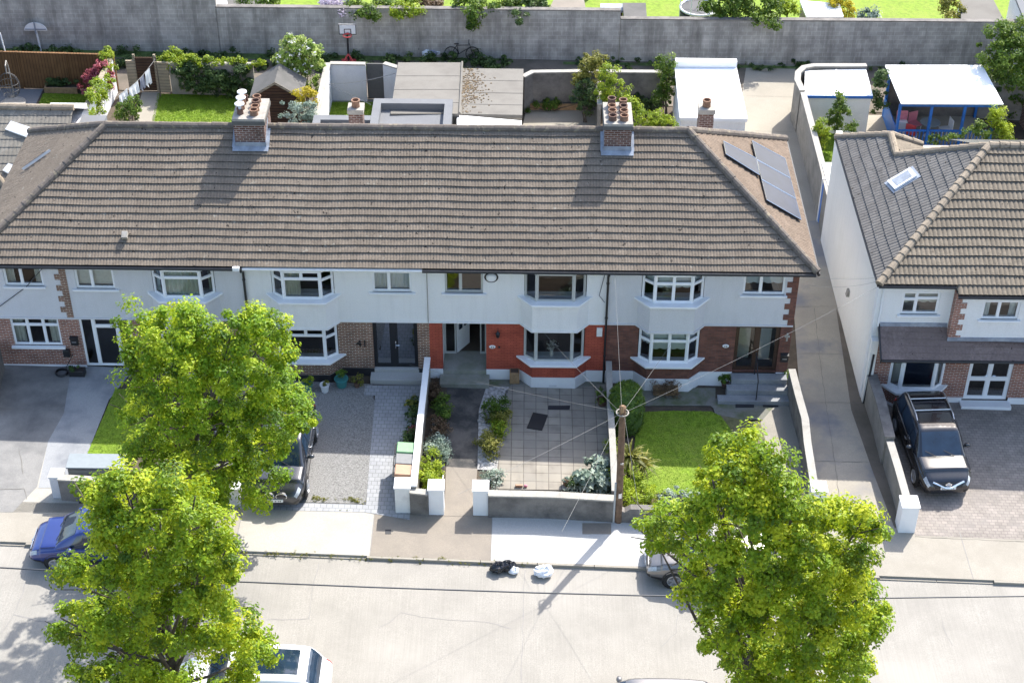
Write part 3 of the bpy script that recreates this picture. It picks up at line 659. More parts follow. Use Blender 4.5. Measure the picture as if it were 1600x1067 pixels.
def strip(x0, x1, mi, y1=-7.3):
    n = 3; xs = [x0+(x1-x0)*k/n for k in range(n+1)]
    pv.prism([(x, kerb(x)) for x in xs]+[(x, y1) for x in xs[::-1]], lambda x: gz(x)-.25, lambda x: gz(x)-.004, mi)
X = lambda px, py: float(gp(px, py)[0])
b1, b2, b3, b4 = X(368, 850), X(578, 865), X(767, 872), X(1050, 885)
strip(-45, b1, 0); strip(b1, b2, 1, -7.0); strip(b2, b3, 2); strip(b3, b4, 3); strip(b4, 45, 0)
for x0 in (b1, b2, b3, b4): pv.box(x0-.012, x0+.012, kerb(x0)+.03, -7.35, gz(x0)-.05, gz(x0)+.0005, 4)
for px in (1505, ): xx = X(px, 850); pv.box(xx-.012, xx+.012, kerb(xx)+.03, -7.5, gz(xx)-.05, gz(xx)+.0005, 4)
tag(pv.build('pavement', [M['pave'], M['apron'], M['pave_brown'], M['pave_new'], M['crack']]), 'pale concrete pavement in differently toned patches along the front walls', 'pavement', None, 'structure')
kb = MB()
for i in range(46):
    x0 = -40+i*1.83; kb.prism([(x0, kerb(x0)-.09), (x0+1.81, kerb(x0+1.81)-.09), (x0+1.81, kerb(x0+1.81)-.004), (x0, kerb(x0)-.004)], lambda x: gz(x)-.3, lambda x: gz(x)-(.0055 if not (-9 < x0 < -3 or 13.5 < x0 < 18.5 or -17 < x0 < -13) else .075))
tag(kb.build('kerb', M['pave']), 'low concrete kerb along the far side of the street', 'kerb', None, 'structure')
np_ = MB(); np_.prism([(-45, -24), (45, -24), (45, -17.1), (-45, -17.1)], lambda x: gz(x)-.3, lambda x: gz(x)-.0)
tag(np_.build('near_pavement', M['pave']), 'pavement on the near side of the street under the trees', 'pavement', None, 'structure')
G = lambda *ps: [(float(q[0]), float(q[1])) for q in (gp(*p) for p in ps)]
gpoly('front_gardens', [(-30, -7.45), (30, -7.6), (30, .3), (-30, .3)], -.04, M['soil'], 'bare soil of the front gardens', 'soil', thick=.2)
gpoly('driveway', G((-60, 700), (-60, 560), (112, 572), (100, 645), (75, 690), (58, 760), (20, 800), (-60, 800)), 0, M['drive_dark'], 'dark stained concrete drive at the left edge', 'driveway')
gpoly('driveway', G((112, 570), (210, 576), (170, 625), (140, 700), (137, 716), (200, 720), (200, 762), (60, 762), (75, 690), (100, 645)), .004, M['drive_path'], 'paler swirled concrete path to the white porch', 'driveway')
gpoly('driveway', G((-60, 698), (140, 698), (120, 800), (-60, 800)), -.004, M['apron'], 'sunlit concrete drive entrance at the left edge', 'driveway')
gpoly('gravel_drive', G((340, 590), (582, 600), (584, 625), (592, 628), (571, 787), (330, 780)), 0, M['gravel'], 'grey gravel drive beside the parked slate grey car', 'driveway')
gpoly('paved_path', G((570, 602), (662, 602), (640, 812), (570, 800), (572, 787), (586, 618), (569, 618)), .006, M['sett'], 'grey block paved path beside the gravel', 'path')
gpoly('paved_edge', G((330, 781), (572, 788), (572, 800), (330, 794)), .004, M['sett'], 'row of grey blocks edging the gravel', 'path')
gpoly('garden_path', G((698, 604), (760, 604), (747, 640), (746, 733), (697, 730)), 0, M['tarmac'], 'dark damp tarmac path to the open door', 'path')
gpoly('garden_path', G((697, 729), (746, 732), (740, 806), (694, 806)), .004, M['pave_brown'], 'tan concrete path between the white gate pillars', 'path')
gpoly('patio', G((790, 611), (800, 600), (900, 606), (946, 600), (952, 640), (952, 766), (772, 764), (776, 700)), 0, M['slab'], 'square slab patio of the red brick house', 'patio')
gpoly('side_strip', G((745, 592), (950, 596), (952, 616), (900, 612), (800, 606), (760, 612)), -.006, M['moss_ground'], 'dark damp strip along the red brick house', 'path')
gpoly('garden_path', G((955, 606), (1118, 606), (1118, 640), (1110, 634), (990, 634), (955, 650)), 0, M['moss_ground'], 'mossy concrete strip under the dark brick bay', 'path')
gpoly('garden_path', G((1110, 622), (1240, 626), (1262, 790), (1235, 790), (1216, 655), (1120, 656)), .004, M['moss_ground'], 'mossy concrete below the stone steps', 'path')
gpoly('garden_path', G((1188, 660), (1216, 628), (1242, 640), (1262, 790), (1225, 790)), .008, M['pave'], 'concrete side path along the lane wall', 'path')
def blades(name, poly, n, lab, seed, col='bush', h=.07, parent=None):
    R = np.random.RandomState(seed); p = np.array(poly); lo, hi = p.min(0), p.max(0); pts = []
    from mathutils.geometry import intersect_point_tri_2d
    ctr = p.mean(0)
    while len(pts) < n:
        q = lo+(hi-lo)*R.rand(2); ins = False; j = len(p)-1
        for i in range(len(p)):
            if (p[i][1] > q[1]) != (p[j][1] > q[1]) and q[0] < (p[j][0]-p[i][0])*(q[1]-p[i][1])/(p[j][1]-p[i][1])+p[i][0]: ins = not ins
            j = i
        if ins: pts.append(q)
    P = np.array([(q[0], q[1], gz(q[0])) for q in pts]); a = R.rand(n)*6.28; hh = h*R.uniform(.5, 1.3, n); wd = .011
    d = np.stack([np.cos(a), np.sin(a), 0*a], 1)*wd; tip = np.stack([R.normal(0, .03, n), R.normal(0, .03, n), hh], 1)
    V = np.stack([P-d, P+d, P+d*.3+tip, P-d*.3+tip], 1).reshape(-1, 3)
    o = fastmesh(name, V, np.arange(4*n).reshape(n, 4), M[col], None, np.clip(R.normal(.62, .2, n), 0, 1))
    return tag(o, lab, 'grass', None, 'stuff')
def lawn(px, lab, n, seed, z=.0, col='lawn_blade'):
    g = G(*px); gpoly('lawn', g, z, M['grass'], lab, 'lawn'); blades('grass', g, int(n*1.8), 'short grass blades of the '+lab, seed, col, .032)
M['lawn_blade'] = leafmat('leaf_lawn', (.06, .14, .010), (.12, .225, .012), (.21, .31, .016), .4)
lawn([(180, 608), (260, 608), (300, 715), (136, 710)], 'small front lawn under the upper left tree', 6000, 3, .012)
lawn([(996, 650), (1003, 644), (1050, 642), (1112, 643), (1126, 650), (1140, 668), (1152, 700), (1172, 770), (1085, 775), (985, 765)], 'shaded front lawn beside the cordyline', 9000, 4, .012)
gpoly('worn_grass', G((1090, 641), (1190, 662), (1236, 790), (1150, 780)), .006, M['grass_worn'], 'worn brown grass between the front lawn and the side path', 'grass')
gpoly('lane', G((1247, 580), (1236, 420), (1245, 330), (1306, 330), (1330, 560), (1420, 830), (1440, 880), (1250, 880), (1268, 780)), -.008, M['lane'], 'concrete side lane between the terrace and the white gable', 'lane')
gpoly('lane', G((1168, 92), (1243, 92), (1240, 200), (1320, 345), (1236, 345), (1150, 205)), -.004, M['lane_back'], 'pale sunlit concrete at the top of the side lane', 'lane')
gpoly('block_drive', G((1385, 640), (1360, 600), (1660, 610), (1660, 845), (1430, 836)), .0, M['sett_brown'], 'brown block paved drive of the right hand house', 'driveway')
gpoly('lane_gutter', G((1306, 480), (1322, 520), (1412, 820), (1398, 825), (1365, 740), (1330, 640)), -.003, M['dirt'], 'dirty dark strip at the foot of the lane wall', 'gutter')
jt = MB()
def joint(mb, pts, wd, dz):
    P = [gp(*p) for p in pts]
    for a, b in zip(P[:-1], P[1:]):
        n = max(1, int(np.linalg.norm(b-a)/.25)); Q = [a+(b-a)*k/n+np.array([rnd.uniform(-.02, .02), rnd.uniform(-.02, .02), 0]) for k in range(n)]+[b]
        for c, d in zip(Q[:-1], Q[1:]):
            t = (d-c)/(np.linalg.norm(d-c)+1e-9); nn = np.array([-t[1], t[0], 0])*wd*rnd.uniform(.5, 1.3)/2
            mb.quad(*[(q[0], q[1], gz(q[0])+dz) for q in (c-nn, d-nn, d+nn, c+nn)])
for pts in (((1244, 479), (1316, 479)), ((1241, 552), (1330, 553)), ((1258, 629), (1350, 629)), ((1268, 720), (1382, 722)), ((1272, 481), (1280, 552), (1290, 628), (1304, 720), (1318, 830)), ((1166, 150), (1240, 152)), ((1180, 205), (1240, 207))): joint(jt, pts, .015, .003)
for pts in (((0, 638), (30, 640), (52, 638), (70, 634), (98, 634)), ((0, 765), (38, 763), (42, 780)), ((30, 700), (36, 740)), ((1430, 838), (1600, 846))): joint(jt, pts, .014, .009)
tag(jt.build('ground_joints', M['crack_dark']), 'dark slab joints and cracks in the lane and the left drive', 'cracks', None, 'structure')
# behind the houses
gpoly('back_gardens', [(-30, .3), (30, .3), (30, 21.2), (-30, 21.2)], -.04, M['soil'], 'bare soil of the back gardens', 'soil', thick=.2)
gpoly('back_lane', [(-40, 21.), (40, 21.), (40, 26.4), (-40, 24.6)], -.01, M['dirt'], 'dark earth lane behind the back gardens', 'lane')
gpoly('verge', G((-80, 58), (420, 64), (800, 78), (800, 94), (735, 96), (420, 93), (-80, 87)), .0, M['grass_dark'], 'rough dark grass at the foot of the block wall', 'grass')
gpoly('verge', G((880, 97), (1060, 99), (1330, 106), (1330, 110), (1060, 104), (880, 101)), .0, M['grass_dark'], 'thin grass strip along the right part of the block wall', 'grass')
gpoly('far_gardens', [(-60, 24.9), (60, 26.0), (60, 120), (-60, 120)], .0, M['grass'], 'bright lawns of the gardens beyond the block wall', 'lawn')
def stuff_leaves(name, lab, cat, mat, lobes, n, size, seed, **k):
    o = leaves(name, mat, None, lobes, n, size, seed, **k); return tag(o, lab, cat, None, 'stuff')
R_ = random.Random(5)
stuff_leaves('weeds', 'dark weeds and long grass along the foot of the block wall', 'weeds', M['bush_dark'], [(x, 24.3+R_.uniform(-.9, .75)+.02*x, gz(x)+R_.uniform(-.05, .15), R_.uniform(.1, .4)) for x in np.arange(-26, 2.5, .12)], 26000, .15, 11, clump=.22)
stuff_leaves('weeds', 'thin weeds along the right part of the back lane', 'weeds', M['bush_dark'], [(x, 25.3+R_.uniform(-.6, .3), gz(x)+R_.uniform(0, .08), R_.uniform(.12, .3)) for x in np.arange(6, 24, .2)], 7000, .12, 12, clump=.15)
stuff_leaves('weeds', 'dry weeds growing in the kerb gap', 'weeds', M['bush_olive'], [(x, kerb(x)+R_.uniform(-.12, .05), gz(x)-.05, abs(R_.gauss(.0, .05))+.015) for x in np.arange(-6.5, 4., .05)], 2600, .035, 13, clump=.05, per=14)
stuff_leaves('weeds', 'green tufts growing along the gravel edge', 'weeds', M['bush_olive'], [(*gp(R_.gauss(px, 6), R_.gauss(py, 1.2), .0), abs(R_.gauss(.03, .03))+.015) for px, py in ((492, 777), (500, 779), (535, 780), (540, 778), (550, 781), (558, 782), (566, 783), (530, 797), (545, 797), (515, 781)) for k in range(7)], 1300, .04, 14, clump=.06, per=14)
# ------------------------------------------------------------------ the terrace
EZ, EY, RY, RZ, BY = 5.2, -.4, 4.2, 8.147, 8.8
PIT = math.atan2(RZ-EZ, RY-EY); LS = math.hypot(RZ-EZ, RY-EY); SV = (0, math.cos(PIT), math.sin(PIT)); NV = (0, -math.sin(PIT), math.cos(PIT))
XRC, XRR = 13.55, 9.2; XLC, XLR = -16.02, -11.67
def rz_front(y): return EZ+(y-EY)*math.tan(PIT)
def front_roof(t, x0, x1, hipL=False, hipR=False, seed=1):
    lo = (lambda s: XLC+(XLR-XLC)*s/LS) if hipL else (lambda s: x0)
    hi = (lambda s: XRC+(XRR-XRC)*s/LS) if hipR else (lambda s: x1)
    rf = roof_face('roof', M['tile'], t, (0, EY, EZ), (1, 0, 0), SV, NV, LS, 19, lo, hi, seed=2)
    bk = MB(); a0, a1 = (XLR if hipL else x0), (XRR if hipR else x1); c0, c1 = (XLC if hipL else x0), (XRC if hipR else x1)
    bk.quad((a1, RY, RZ), (a0, RY, RZ), (c0, BY, EZ), (c1, BY, EZ)); bk.build('rear_roof', M['tile_light'], t, fix=False)
    un = MB(); un.quad((c0, EY+.02, EZ-.03), (c1, EY+.02, EZ-.03), (a1, RY, RZ-.03), (a0, RY, RZ-.03)); un.build('roof_underlay', M['black'], rf, fix=False, uv=False)
    caps('ridge_cap', M['tile_cap'], t, (a0, RY, RZ+.05), (a1, RY, RZ+.05), .125, .45, .012)
    return rf
def gutter(t, x0, x1, mat, z=5.13):
    g = MB(); g.tube([(x0, EY-.05, z), (x1, EY-.05, z)], .062 if mat is M['black'] else .045, 8); g.build('gutter', mat, t, uv=False)
    f = MB(); f.box(x0, x1, EY+.03, EY+.055, z-.07, z+.06); f.box(x0, x1, EY+.055, .0, z-.09, z-.06); f.build('fascia', M['paint_white'] if mat is not M['black'] else M['black'], t, uv=False)
def bay(t, cx, base_mat, rend, fmat, up, dn, plinth_mat, ucurt, dcurt, gz_=0, dn_cmat=None, up_cmat=None, sill=M['paint_white']):
    def P(hw, fw, d): return [(cx-hw, .02), (cx-fw, -d), (cx+fw, -d), (cx+hw, .02)]
    b = MB(); b.prism(P(1.25, .80, .47), -.5, .51); b.build('bay_plinth', plinth_mat, t)
    b = MB(); b.prism(P(1.22, .77, .44), .51, 1.07); b.build('bay_base', base_mat, t)
    b = MB(); b.prism(P(1.25, .82, .49), 2.56, 2.64); b.prism(P(1.22, .79, .465), 2.64, 3.73); b.build('bay_apron', rend, t)
    b = MB(); b.prism(P(1.1, .68, .34), 4.98, 5.06); b.build('bay_head', M['paint_white'], t)
    for nm, z0, z1, lay, cu, cm in (('up', 3.82, 4.98, up, ucurt, up_cmat), ('dn', 1.16, 2.56, dn, dcurt, dn_cmat)):
        s = MB(); s.prism(P(1.36, .83, .60), z0-.085, z0); so_ = s.build('bay_sill', sill, t, bevel=.012)
        q = P(1.08, .66, .33); q = [(q[0][0], 0), q[1], q[2], (q[3][0], 0)]
        window(t, q[0], q[1], z0, z1, lay[0], fmat, 'bay_window', curtain=cu[0], cmat=cm)
        window(t, q[1], q[2], z0, z1, lay[1], fmat, 'bay_window', curtain=cu[1], cmat=cm)
        window(t, q[2], q[3], z0, z1, lay[2], fmat, 'bay_window', curtain=cu[0], cmat=cm)
        for k in (1, 2): c = MB(); c.tube([(q[k][0], q[k][1]+.02, z0), (q[k][0], q[k][1]+.02, z1)], .05, 8); c.build('corner_post', fmat, t, uv=False)
def house_shell(t, x0, x1, rend, lower, plinth, holes_up, holes_dn, gw=None):
    b = MB(); wall_holes(b, x0, x1, 2.62, 5.12, 0, .28, holes_up); b.build('upper_wall', rend, t, fix=False)
    b = MB(); wall_holes(b, x0, x1, .51, 2.62, .012, .268, holes_dn); b.build('lower_wall', lower, t, fix=False)
    b = MB(); b.box(x0, x1, -.035, 0., 2.60, 2.66); 
    b.build('band', rend, t)
    b = MB()
    xs = [x0]; 
    for h in sorted(holes_dn): 
        if h[2] < .6: xs += [h[0], h[1]]
    xs.append(x1)
    for k in range(0, len(xs), 2): b.box(xs[k], xs[k+1], -.025, .012, -.6, .51)
    b.build('plinth', plinth, t)
    b = MB(); b.box(x0, x1, .3, BY-.4, .40, .44, 1); b.box(x0, x1, .3, BY-.4, 2.66, 2.72, 1); b.box(x0+.01, x1-.01, 3., 3.1, .45, 5.1, 0); b.build('interior', [M['inside'], M['inside_floor']], t, uv=False)
    b = MB(); b.box(x0, x1, BY-.7, BY-.4, -.5, 5.1); b.build('rear_wall', rend, t)
def side_wall(t, x, th, mat, y0=0.02):
    b = MB(); b.box(x, x+th, y0, BY-.4, -.6, 5.12); b.build('side_wall', mat, t)
def quoin(t, x0, mat, dirs=1, z0=2.66, z1=5.1, y=-.02, wmin=.24, wmax=.42, course=.235, y1=.011):
    b = MB(); z = z0; i = 0
    while z < z1-.02:
        ww = wmax if i % 2 else wmin; zt = min(z1, z+course)
        b.box(*(sorted((x0, x0+dirs*ww))), y, y1, z, zt); z += course; i += 1
    b.build('quoin', mat, t)
def flap(t, x, z, label=None, mat='black', w=.26, h=.3, y=0.012):
    b = MB(); b.box(x-w/2, x+w/2, y-.11, y, z-h/2, z+h/2); b.fbox((x-w/2-.02, y-.14, z+h/2-.01), (w+.04, 0, 0), (0, .14, .04), (0, 0, .03)); b.box(x-w*.3, x+w*.3, y-.118, y-.111, z-.02, z+.02, 1)
    return b.build('letterbox', [M[mat], M['steel']], t, uv=False)
def plaque(t, x, z, m='paint_white'):
    b = MB(); b.lathe((x, 0.012, z), [(0, -.03), (.07, -.028), (.085, -.018), (.088, 0)], 18, 0, 'y', 1.35, .85); p = b.build('number_plaque', M[m], t, uv=False)
    k = MB(); k.box(x-.05, x-.015, -.0215, -.0185, z-.03, z+.03); k.box(x+.015, x+.05, -.0215, -.0185, z-.03, z+.03); k.build('plaque_marks', M['drape_dark'], p, uv=False)
def downpipe(t, x, y=-.06, z0=-.1, z1=5.05, mat='black', name='downpipe'):
    b = MB(); b.tube([(x, EY-.05, z1+.06), (x, EY-.02, z1-.05), (x, y, z1-.28), (x, y, z0)], .042, 8)
    for z in (1.2, 2.9, 4.4): b.tube([(x, y, z), (x, y, z+.06)], .056, 8)
    b.build(name, M[mat], t, uv=False)
T3 = grid([0, .36, 1], [0, 1]); TT = grid([0, .42, 1], [0, .80, 1])
SIDE = grid([0, 1], [0, .66, 1]); SIDE1 = [(0, 1, 0, 1)]
# --- first house, with its side extension to the left hip
h1 = thing('terraced_house', 'terraced house with pale grey pebbledash, white glazed porch and hipped left roof end', 'house', (-9.6, 0, gz(-9.6)), group='houses of the terrace')
house_shell(h1, -15.7, -6.4, M['rend_grey'], M['brick_orange'], M['paint_white'],
            [(-14.93, -13.56, 4.02, 4.98), (-12.42, -11.05, 3.93, 4.95), (-9.7, -7.5, 3.83, 5.0)], [(-15.07, -13.32, 1.38, 2.58), (-12.58, -10.75, .47, 2.61), (-9.7, -7.5, 1.17, 2.54)])
side_wall(h1, -15.7, .25, M['rend_grey'])
front_roof(h1, XLC, -6.4, hipL=True)
roof_face('hip_roof', M['tile'], h1, (XLC, 0, EZ), (0, 1, 0), (math.cos(.5954), 0, math.sin(.5954)), (-math.sin(.5954), 0, math.cos(.5954)), math.hypot(XLR-XLC, RZ-EZ), 19, lambda s: EY+s/5.254*4.6, lambda s: BY-s/5.254*4.6, seed=4)
b = MB(); b.poly([(XLC, EY, EZ-.03), (XLC, BY, EZ-.03), (XLR, RY, RZ-.03)]); b.build('hip_underlay', M['black'], h1, fix=False, uv=False)
caps('hip_cap', M['tile_cap'], h1, (XLC, EY, EZ+.06), (XLR, RY, RZ+.06), .13, .40, .014); caps('hip_cap', M['tile_cap'], h1, (XLC, BY, EZ+.06), (XLR, RY, RZ+.06), .13, .40, .014)
gutter(h1, XLC, -6.4, M['black'])
window(h1, (-14.93, 0), (-13.56, 0), 4.02, 4.98, grid([0, .44, 1], [0, 1]), M['upvc'], setback=.05, curtain='drapes', cmat=M['curtain'], sill=(.1, .07, .06))
window(h1, (-15.07, .012), (-13.32, .012), 1.38, 2.58, grid([0, .34, .67, 1], [0, .74, 1]), M['upvc'], setback=.05, curtain='drapes', cmat=M['curtain'], sill=(.12, .09, .1))
window(h1, (-12.42, 0), (-11.05, 0), 3.93, 4.95, TT, M['upvc'], setback=.05, curtain='blind.93', cmat=M['curtain'], sill=(.1, .07, .14))
bay(h1, -8.6, M['brick_orange'], M['rend_grey'], M['upvc'], (SIDE, grid([0, 1], [0, .72, 1]), SIDE), (SIDE, grid([0, .5, 1], [0, .72, 1]), SIDE), M['paint_white'], ('drapes', 'full'), ('drapes', 'drapes'), up_cmat=M['curtain_green'])
window(h1, (-12.58, .012), (-10.75, .012), .47, 2.61, [(0, .27, 0, 1), (.27, .73, 0, .83), (.27, .73, .83, 1), (.73, 1, 0, 1)], M['upvc'], 'porch_door', mull=.05, setback=.03)
d = MB(); d.tube([(-11.15, -.03, 1.35), (-11.15, -.07, 1.38), (-11.15, -.07, 1.6), (-11.15, -.03, 1.63)], .014, 6); d.build('door_handle', M['steel'], h1, uv=False)
d = MB(); d.box(-12.7, -10.6, -.45, -.03, gz(-11.6)-.1, .43); d.build('doorstep', M['drive_path'], h1, bevel=.01)
quoin(h1, -12.72, M['brick_brown'], -1); flap(h1, -12.86, 1.62)
b = MB(); b.box(-6.72, -6.48, EY-.14, EY+.12, 5.1, 5.24); b.build('hopper', M['paint_white'], h1, bevel=.01, uv=False)
downpipe(h1, -6.46)
for zz, yy in ((1.36, .55),): pass
b = MB(); P = pl(196, 372, (0, EY, EZ), NV); b.fbox(P-np.array([.1, .1, 0]), (.2, 0, 0), (0, .22, .13), (0, -.08, .14)); b.build('roof_vent', M['cement'], h1, bevel=.01, uv=False)
HN = (-math.sin(.5954), 0, math.cos(.5954)); pA, pB = pl(38, 268, (XLC, 0, EZ), HN), pl(66, 248, (XLC, 0, EZ), HN)
b = MB(); dvec = pB-pA; b.fbox(pA+np.array(HN)*.06, dvec, np.array((math.cos(.5954), 0, math.sin(.5954)))*.5, np.array(HN)*.09); sk_ = b.build('skylight', M['galv'], h1, uv=False)
b = MB(); b.fbox(pA+np.array(HN)*.152+dvec*.07+np.array((math.cos(.5954), 0, math.sin(.5954)))*.06, dvec*.86, np.array((math.cos(.5954), 0, math.sin(.5954)))*.38, np.array(HN)*.006); b.build('pane', M['solar'], sk_, uv=False)
b = MB(); b.tube([(-13.45, -.03, 5.0), (-13.5, -.06, 4.8), (-14.2, -.04, 4.0), (-15.6, -.04, 2.9)], .015, 5); b.build('wall_cable', M['cable'], h1, uv=False)
# --- second house
h2 = thing('terraced_house', 'white rendered terraced house with brown brick ground floor and glazed black double door', 'house', (-3.2, 0, gz(-3.2)), group='houses of the terrace')
house_shell(h2, -6.4, 0, M['rend_white'], M['brick_brown'], M['plinth_black'], [(-5.5, -3.3, 3.83, 5.0), (-1.95, -.57, 3.92, 4.96)], [(-5.5, -3.3, 1.17, 2.54), (-2.04, -.43, .50, 2.61)])
front_roof(h2, -6.4, 0); gutter(h2, -6.4, -.15, M['paint_aged'])
GB = lambda: [(0, .5, 0, .68), (.5, 1, 0, .68)]
bay(h2, -4.4, M['brick_brown'], M['rend_white'], M['upvc'], (SIDE, [(0, 1, 0, .72), (0, .5, .72, 1), (.5, 1, .72, 1)], SIDE), (SIDE, [(0, 1, 0, .74), (0, .5, .74, 1), (.5, 1, .74, 1)], SIDE), M['plinth_black'], (None, 'left'), (None, None))
window(h2, (-1.95, 0), (-.57, 0), 3.92, 4.96, TT, M['upvc'], setback=.05, curtain='full', cmat=M['blind'], sill=(.1, .07, .13))
window(h2, (-2.04, .012), (-.43, .012), .50, 2.61, [(0, .46, 0, 1), (.46, 1, 0, 1)], M['frame_black'], 'front_door', b=.11, mull=.12, setback=.10, gl=M['glass_hi'])
d = MB(); d.tube([(-1.22, -.0, 1.45), (-1.22, -.05, 1.47), (-1.22, -.05, 1.72), (-1.22, 0, 1.74)], .018, 6); d.tube([(-1.22, -.05, 1.6), (-1.08, -.05, 1.6)], .014, 6); d.build('door_handle', M['chrome'], h2, uv=False)
d = MB(); d.box(-2.17, -.28, -.50, -.03, gz(-1.2)-.1, .36); d.box(-2.05, -.40, -.026, .35, .3, .49); d.build('doorstep', M['pave_new'], h2, bevel=.012)
def digits(body, size, loc, t, m, name='house_number'):
    cu = bpy.data.curves.new('digits', 'FONT'); cu.body = body; cu.size = size; cu.extrude = .012; o = bpy.data.objects.new('digits', cu); COL.objects.link(o)
    me = bpy.data.meshes.new_from_object(o.evaluated_get(bpy.context.evaluated_depsgraph_get())); bpy.data.objects.remove(o)
    me.transform(Matrix.Translation(Vector(loc)-Vector(root_org(t)[0]))@Matrix.Rotation(math.radians(90), 4, 'X')); me.materials.clear(); me.materials.append(m)
    r = bpy.data.objects.new(name, me); COL.objects.link(r); r.parent = t
digits('41', .42, (-2.66, -.012, 1.5), h2, M['black'])
b = MB(); b.tube([(-.02, -.03, 2.6), (-.02, -.03, 5.05)], .016, 5); b.build('wall_cable', M['cement'], h2, uv=False)
# --- third house
h3 = thing('terraced_house', 'white rendered terraced house with red painted brick and an open door in its porch', 'house', (3.2, 0, gz(3.2)), group='houses of the terrace')
house_shell(h3, 0, 6.4, M['rend_white'], M['brick_red'], M['paint_white'], [(.6, 1.95, 3.92, 4.96), (3.4, 5.6, 3.83, 5.0)], [(.47, 2.05, .48, 2.6), (3.4, 5.6, 1.17, 2.54)])
front_roof(h3, 0, 6.4); gutter(h3, -.15, 6.4, M['black'])
bay(h3, 4.49, M['brick_red'], M['rend_white'], M['upvc_grey'], (SIDE1, SIDE1, SIDE1), (SIDE1, SIDE1, SIDE1), M['paint_white'], (None, None), (None, None))
window(h3, (.6, 0), (1.95, 0), 3.92, 4.96, grid([0, .41, 1], [0, 1]), M['upvc_grey'], setback=.05, sill=(.1, .07, .12))
b = MB(); b.box(.35, .47, .28, 1.1, .3, 2.62); b.box(2.05, 2.17, .28, 1.1, .3, 2.62); b.box(.35, 2.17, .28, 1.1, 2.6, 2.65); b.build('porch', M['rend_white'], h3)
b = MB(); b.box(.48, 2.04, -.02, 1.15, .2, .47); b.build('porch_floor', M['step'], h3)
dr = window(h3, (.47, .98), (2.05, .98), .48, 2.58, [(0, .28, 0, 1), (.84, 1, 0, 1)], M['upvc_grey'], 'door_frame', mull=.03)
b = MB(); b.box(.50, 2.02, .94, 1.0, 2.50, 2.6); b.build('door_head', M['upvc_grey'], h3, uv=False)
b = MB(); b.fbox((.93, 1.05, .5), (.42, .62, 0), (.04, -.03, 0), (0, 0, 2.0)); ld = b.build('front_door', M['paint_white'], h3, uv=False)
b = MB(); b.fbox((1.0, 1.10, 1.5), (.10, .148, 0), (.05, -.034, 0), (0, 0, .75)); b.fbox((1.18, 1.366, 1.5), (.10, .148, 0), (.05, -.034, 0), (0, 0, .75)); b.build('pane', M['car_glass'], ld, uv=False)
b = MB(); b.box(.3, 2.3, 2.9, 2.95, .4, 2.6); b.build('hall_wall', M['drape_dark'], h3, uv=False)
b = MB(); b.box(.36, 2.16, -.62, -.02, gz(1.3)-.1, .30); b.build('doorstep', M['step'], h3, bevel=.012)
b = MB(); b.lathe((2.47, -.10, 2.02), [(.02, 0), (.06, .04), (.085, .2), (.03, .27), (0, .3)], 8); b.tube([(2.47, .0, 2.32), (2.47, -.10, 2.36), (2.47, -.10, 2.28)], .014, 6); b.build('wall_lantern', M['black'], h3, uv=False)
plaque(h3, 2.27, 1.54); b = MB(); b.lathe((2.52, 0.0, 1.54), [(0, -.03), (.035, -.03), (.04, 0)], 10, 0, 'y'); b.build('doorbell', M['black'], h3, uv=False)
b = MB(); b.lathe((2.24, 0, 4.60), [(0, -.03), (.23, -.03), (.24, 0)], 18, 0, 'y', 1.05, .9); b.build('alarm_bracket', M['black'], h3, uv=False)
b = MB(); b.lathe((2.24, -.031, 4.62), [(0, -.11), (.13, -.10), (.17, -.06), (.18, 0)], 18, 0, 'y', 1.05, .9); b.build('alarm_box', M['paint_white'], h3, uv=False)
b = MB(); b.box(6.02, 6.22, -.03, .011, 2.08, 2.46); b.build('meter_box', M['paint_aged'], h3, uv=False)
b = MB(); b.box(4.35, 4.62, -.484, -.469, .12, .18); b.build('air_brick', M['rend_grey'], h3, uv=False)
downpipe(h3, 6.34); b = MB(); b.tube([(6.25, -.03, 5.0), (6.1, -.05, 4.2), (6.05, -.05, 3.9), (6.25, -.04, 3.6)], .012, 5); b.build('wall_cable', M['cable'], h3, uv=False)
# --- fourth house
h4 = thing('terraced_house', 'end terraced house with pale grey pebbledash, dark brick and solar panels on its hip', 'house', (9.8, 0, gz(9.8)), group='houses of the terrace')
house_shell(h4, 6.4, 13.02, M['rend_grey'], M['brick_dark'], M['paint_white'], [(7.53, 9.73, 3.83, 5.0), (11.1, 12.57, 3.97, 4.97)], [(7.53, 9.73, 1.17, 2.54), (11.02, 12.62, .54, 2.57)])
side_wall(h4, 12.77, .25, M['rend_grey'])
front_roof(h4, 6.4, 13.5, hipR=True); gutter(h4, 6.4, 13.5, M['black'])
hp = math.atan2(RZ-EZ, XRC-XRR); hl = math.hypot(RZ-EZ, XRC-XRR)
HS, HNR = np.array((-math.cos(hp), 0, math.sin(hp))), np.array((math.sin(hp), 0, math.cos(hp)))
roof_face('hip_roof', M['tile_hip'], h4, (XRC, 0, EZ), (0, 1, 0), HS, HNR, hl, 19, lambda s: EY+s/hl*4.6, lambda s: BY-s/hl*4.6, seed=6)
b = MB(); b.poly([(XRC, EY, EZ-.03), (XRC, BY, EZ-.03), (XRR, RY, RZ-.03)]); b.build('hip_underlay', M['black'], h4, fix=False, uv=False)
caps('hip_cap', M['tile_cap'], h4, (XRC, EY, EZ+.06), (XRR, RY, RZ+.06), .135, .40, .014); caps('hip_cap', M['tile_cap'], h4, (XRC, BY, EZ+.06), (XRR, RY, RZ+.06), .135, .40, .014)
b = MB(); b.tube([(XRC+.05, EY, 5.12), (XRC+.05, BY, 5.12)], .06, 8); b.build('side_gutter', M['black'], h4, uv=False)
ww = (SIDE, grid([0, .5, 1], [0, .68, 1]), SIDE)
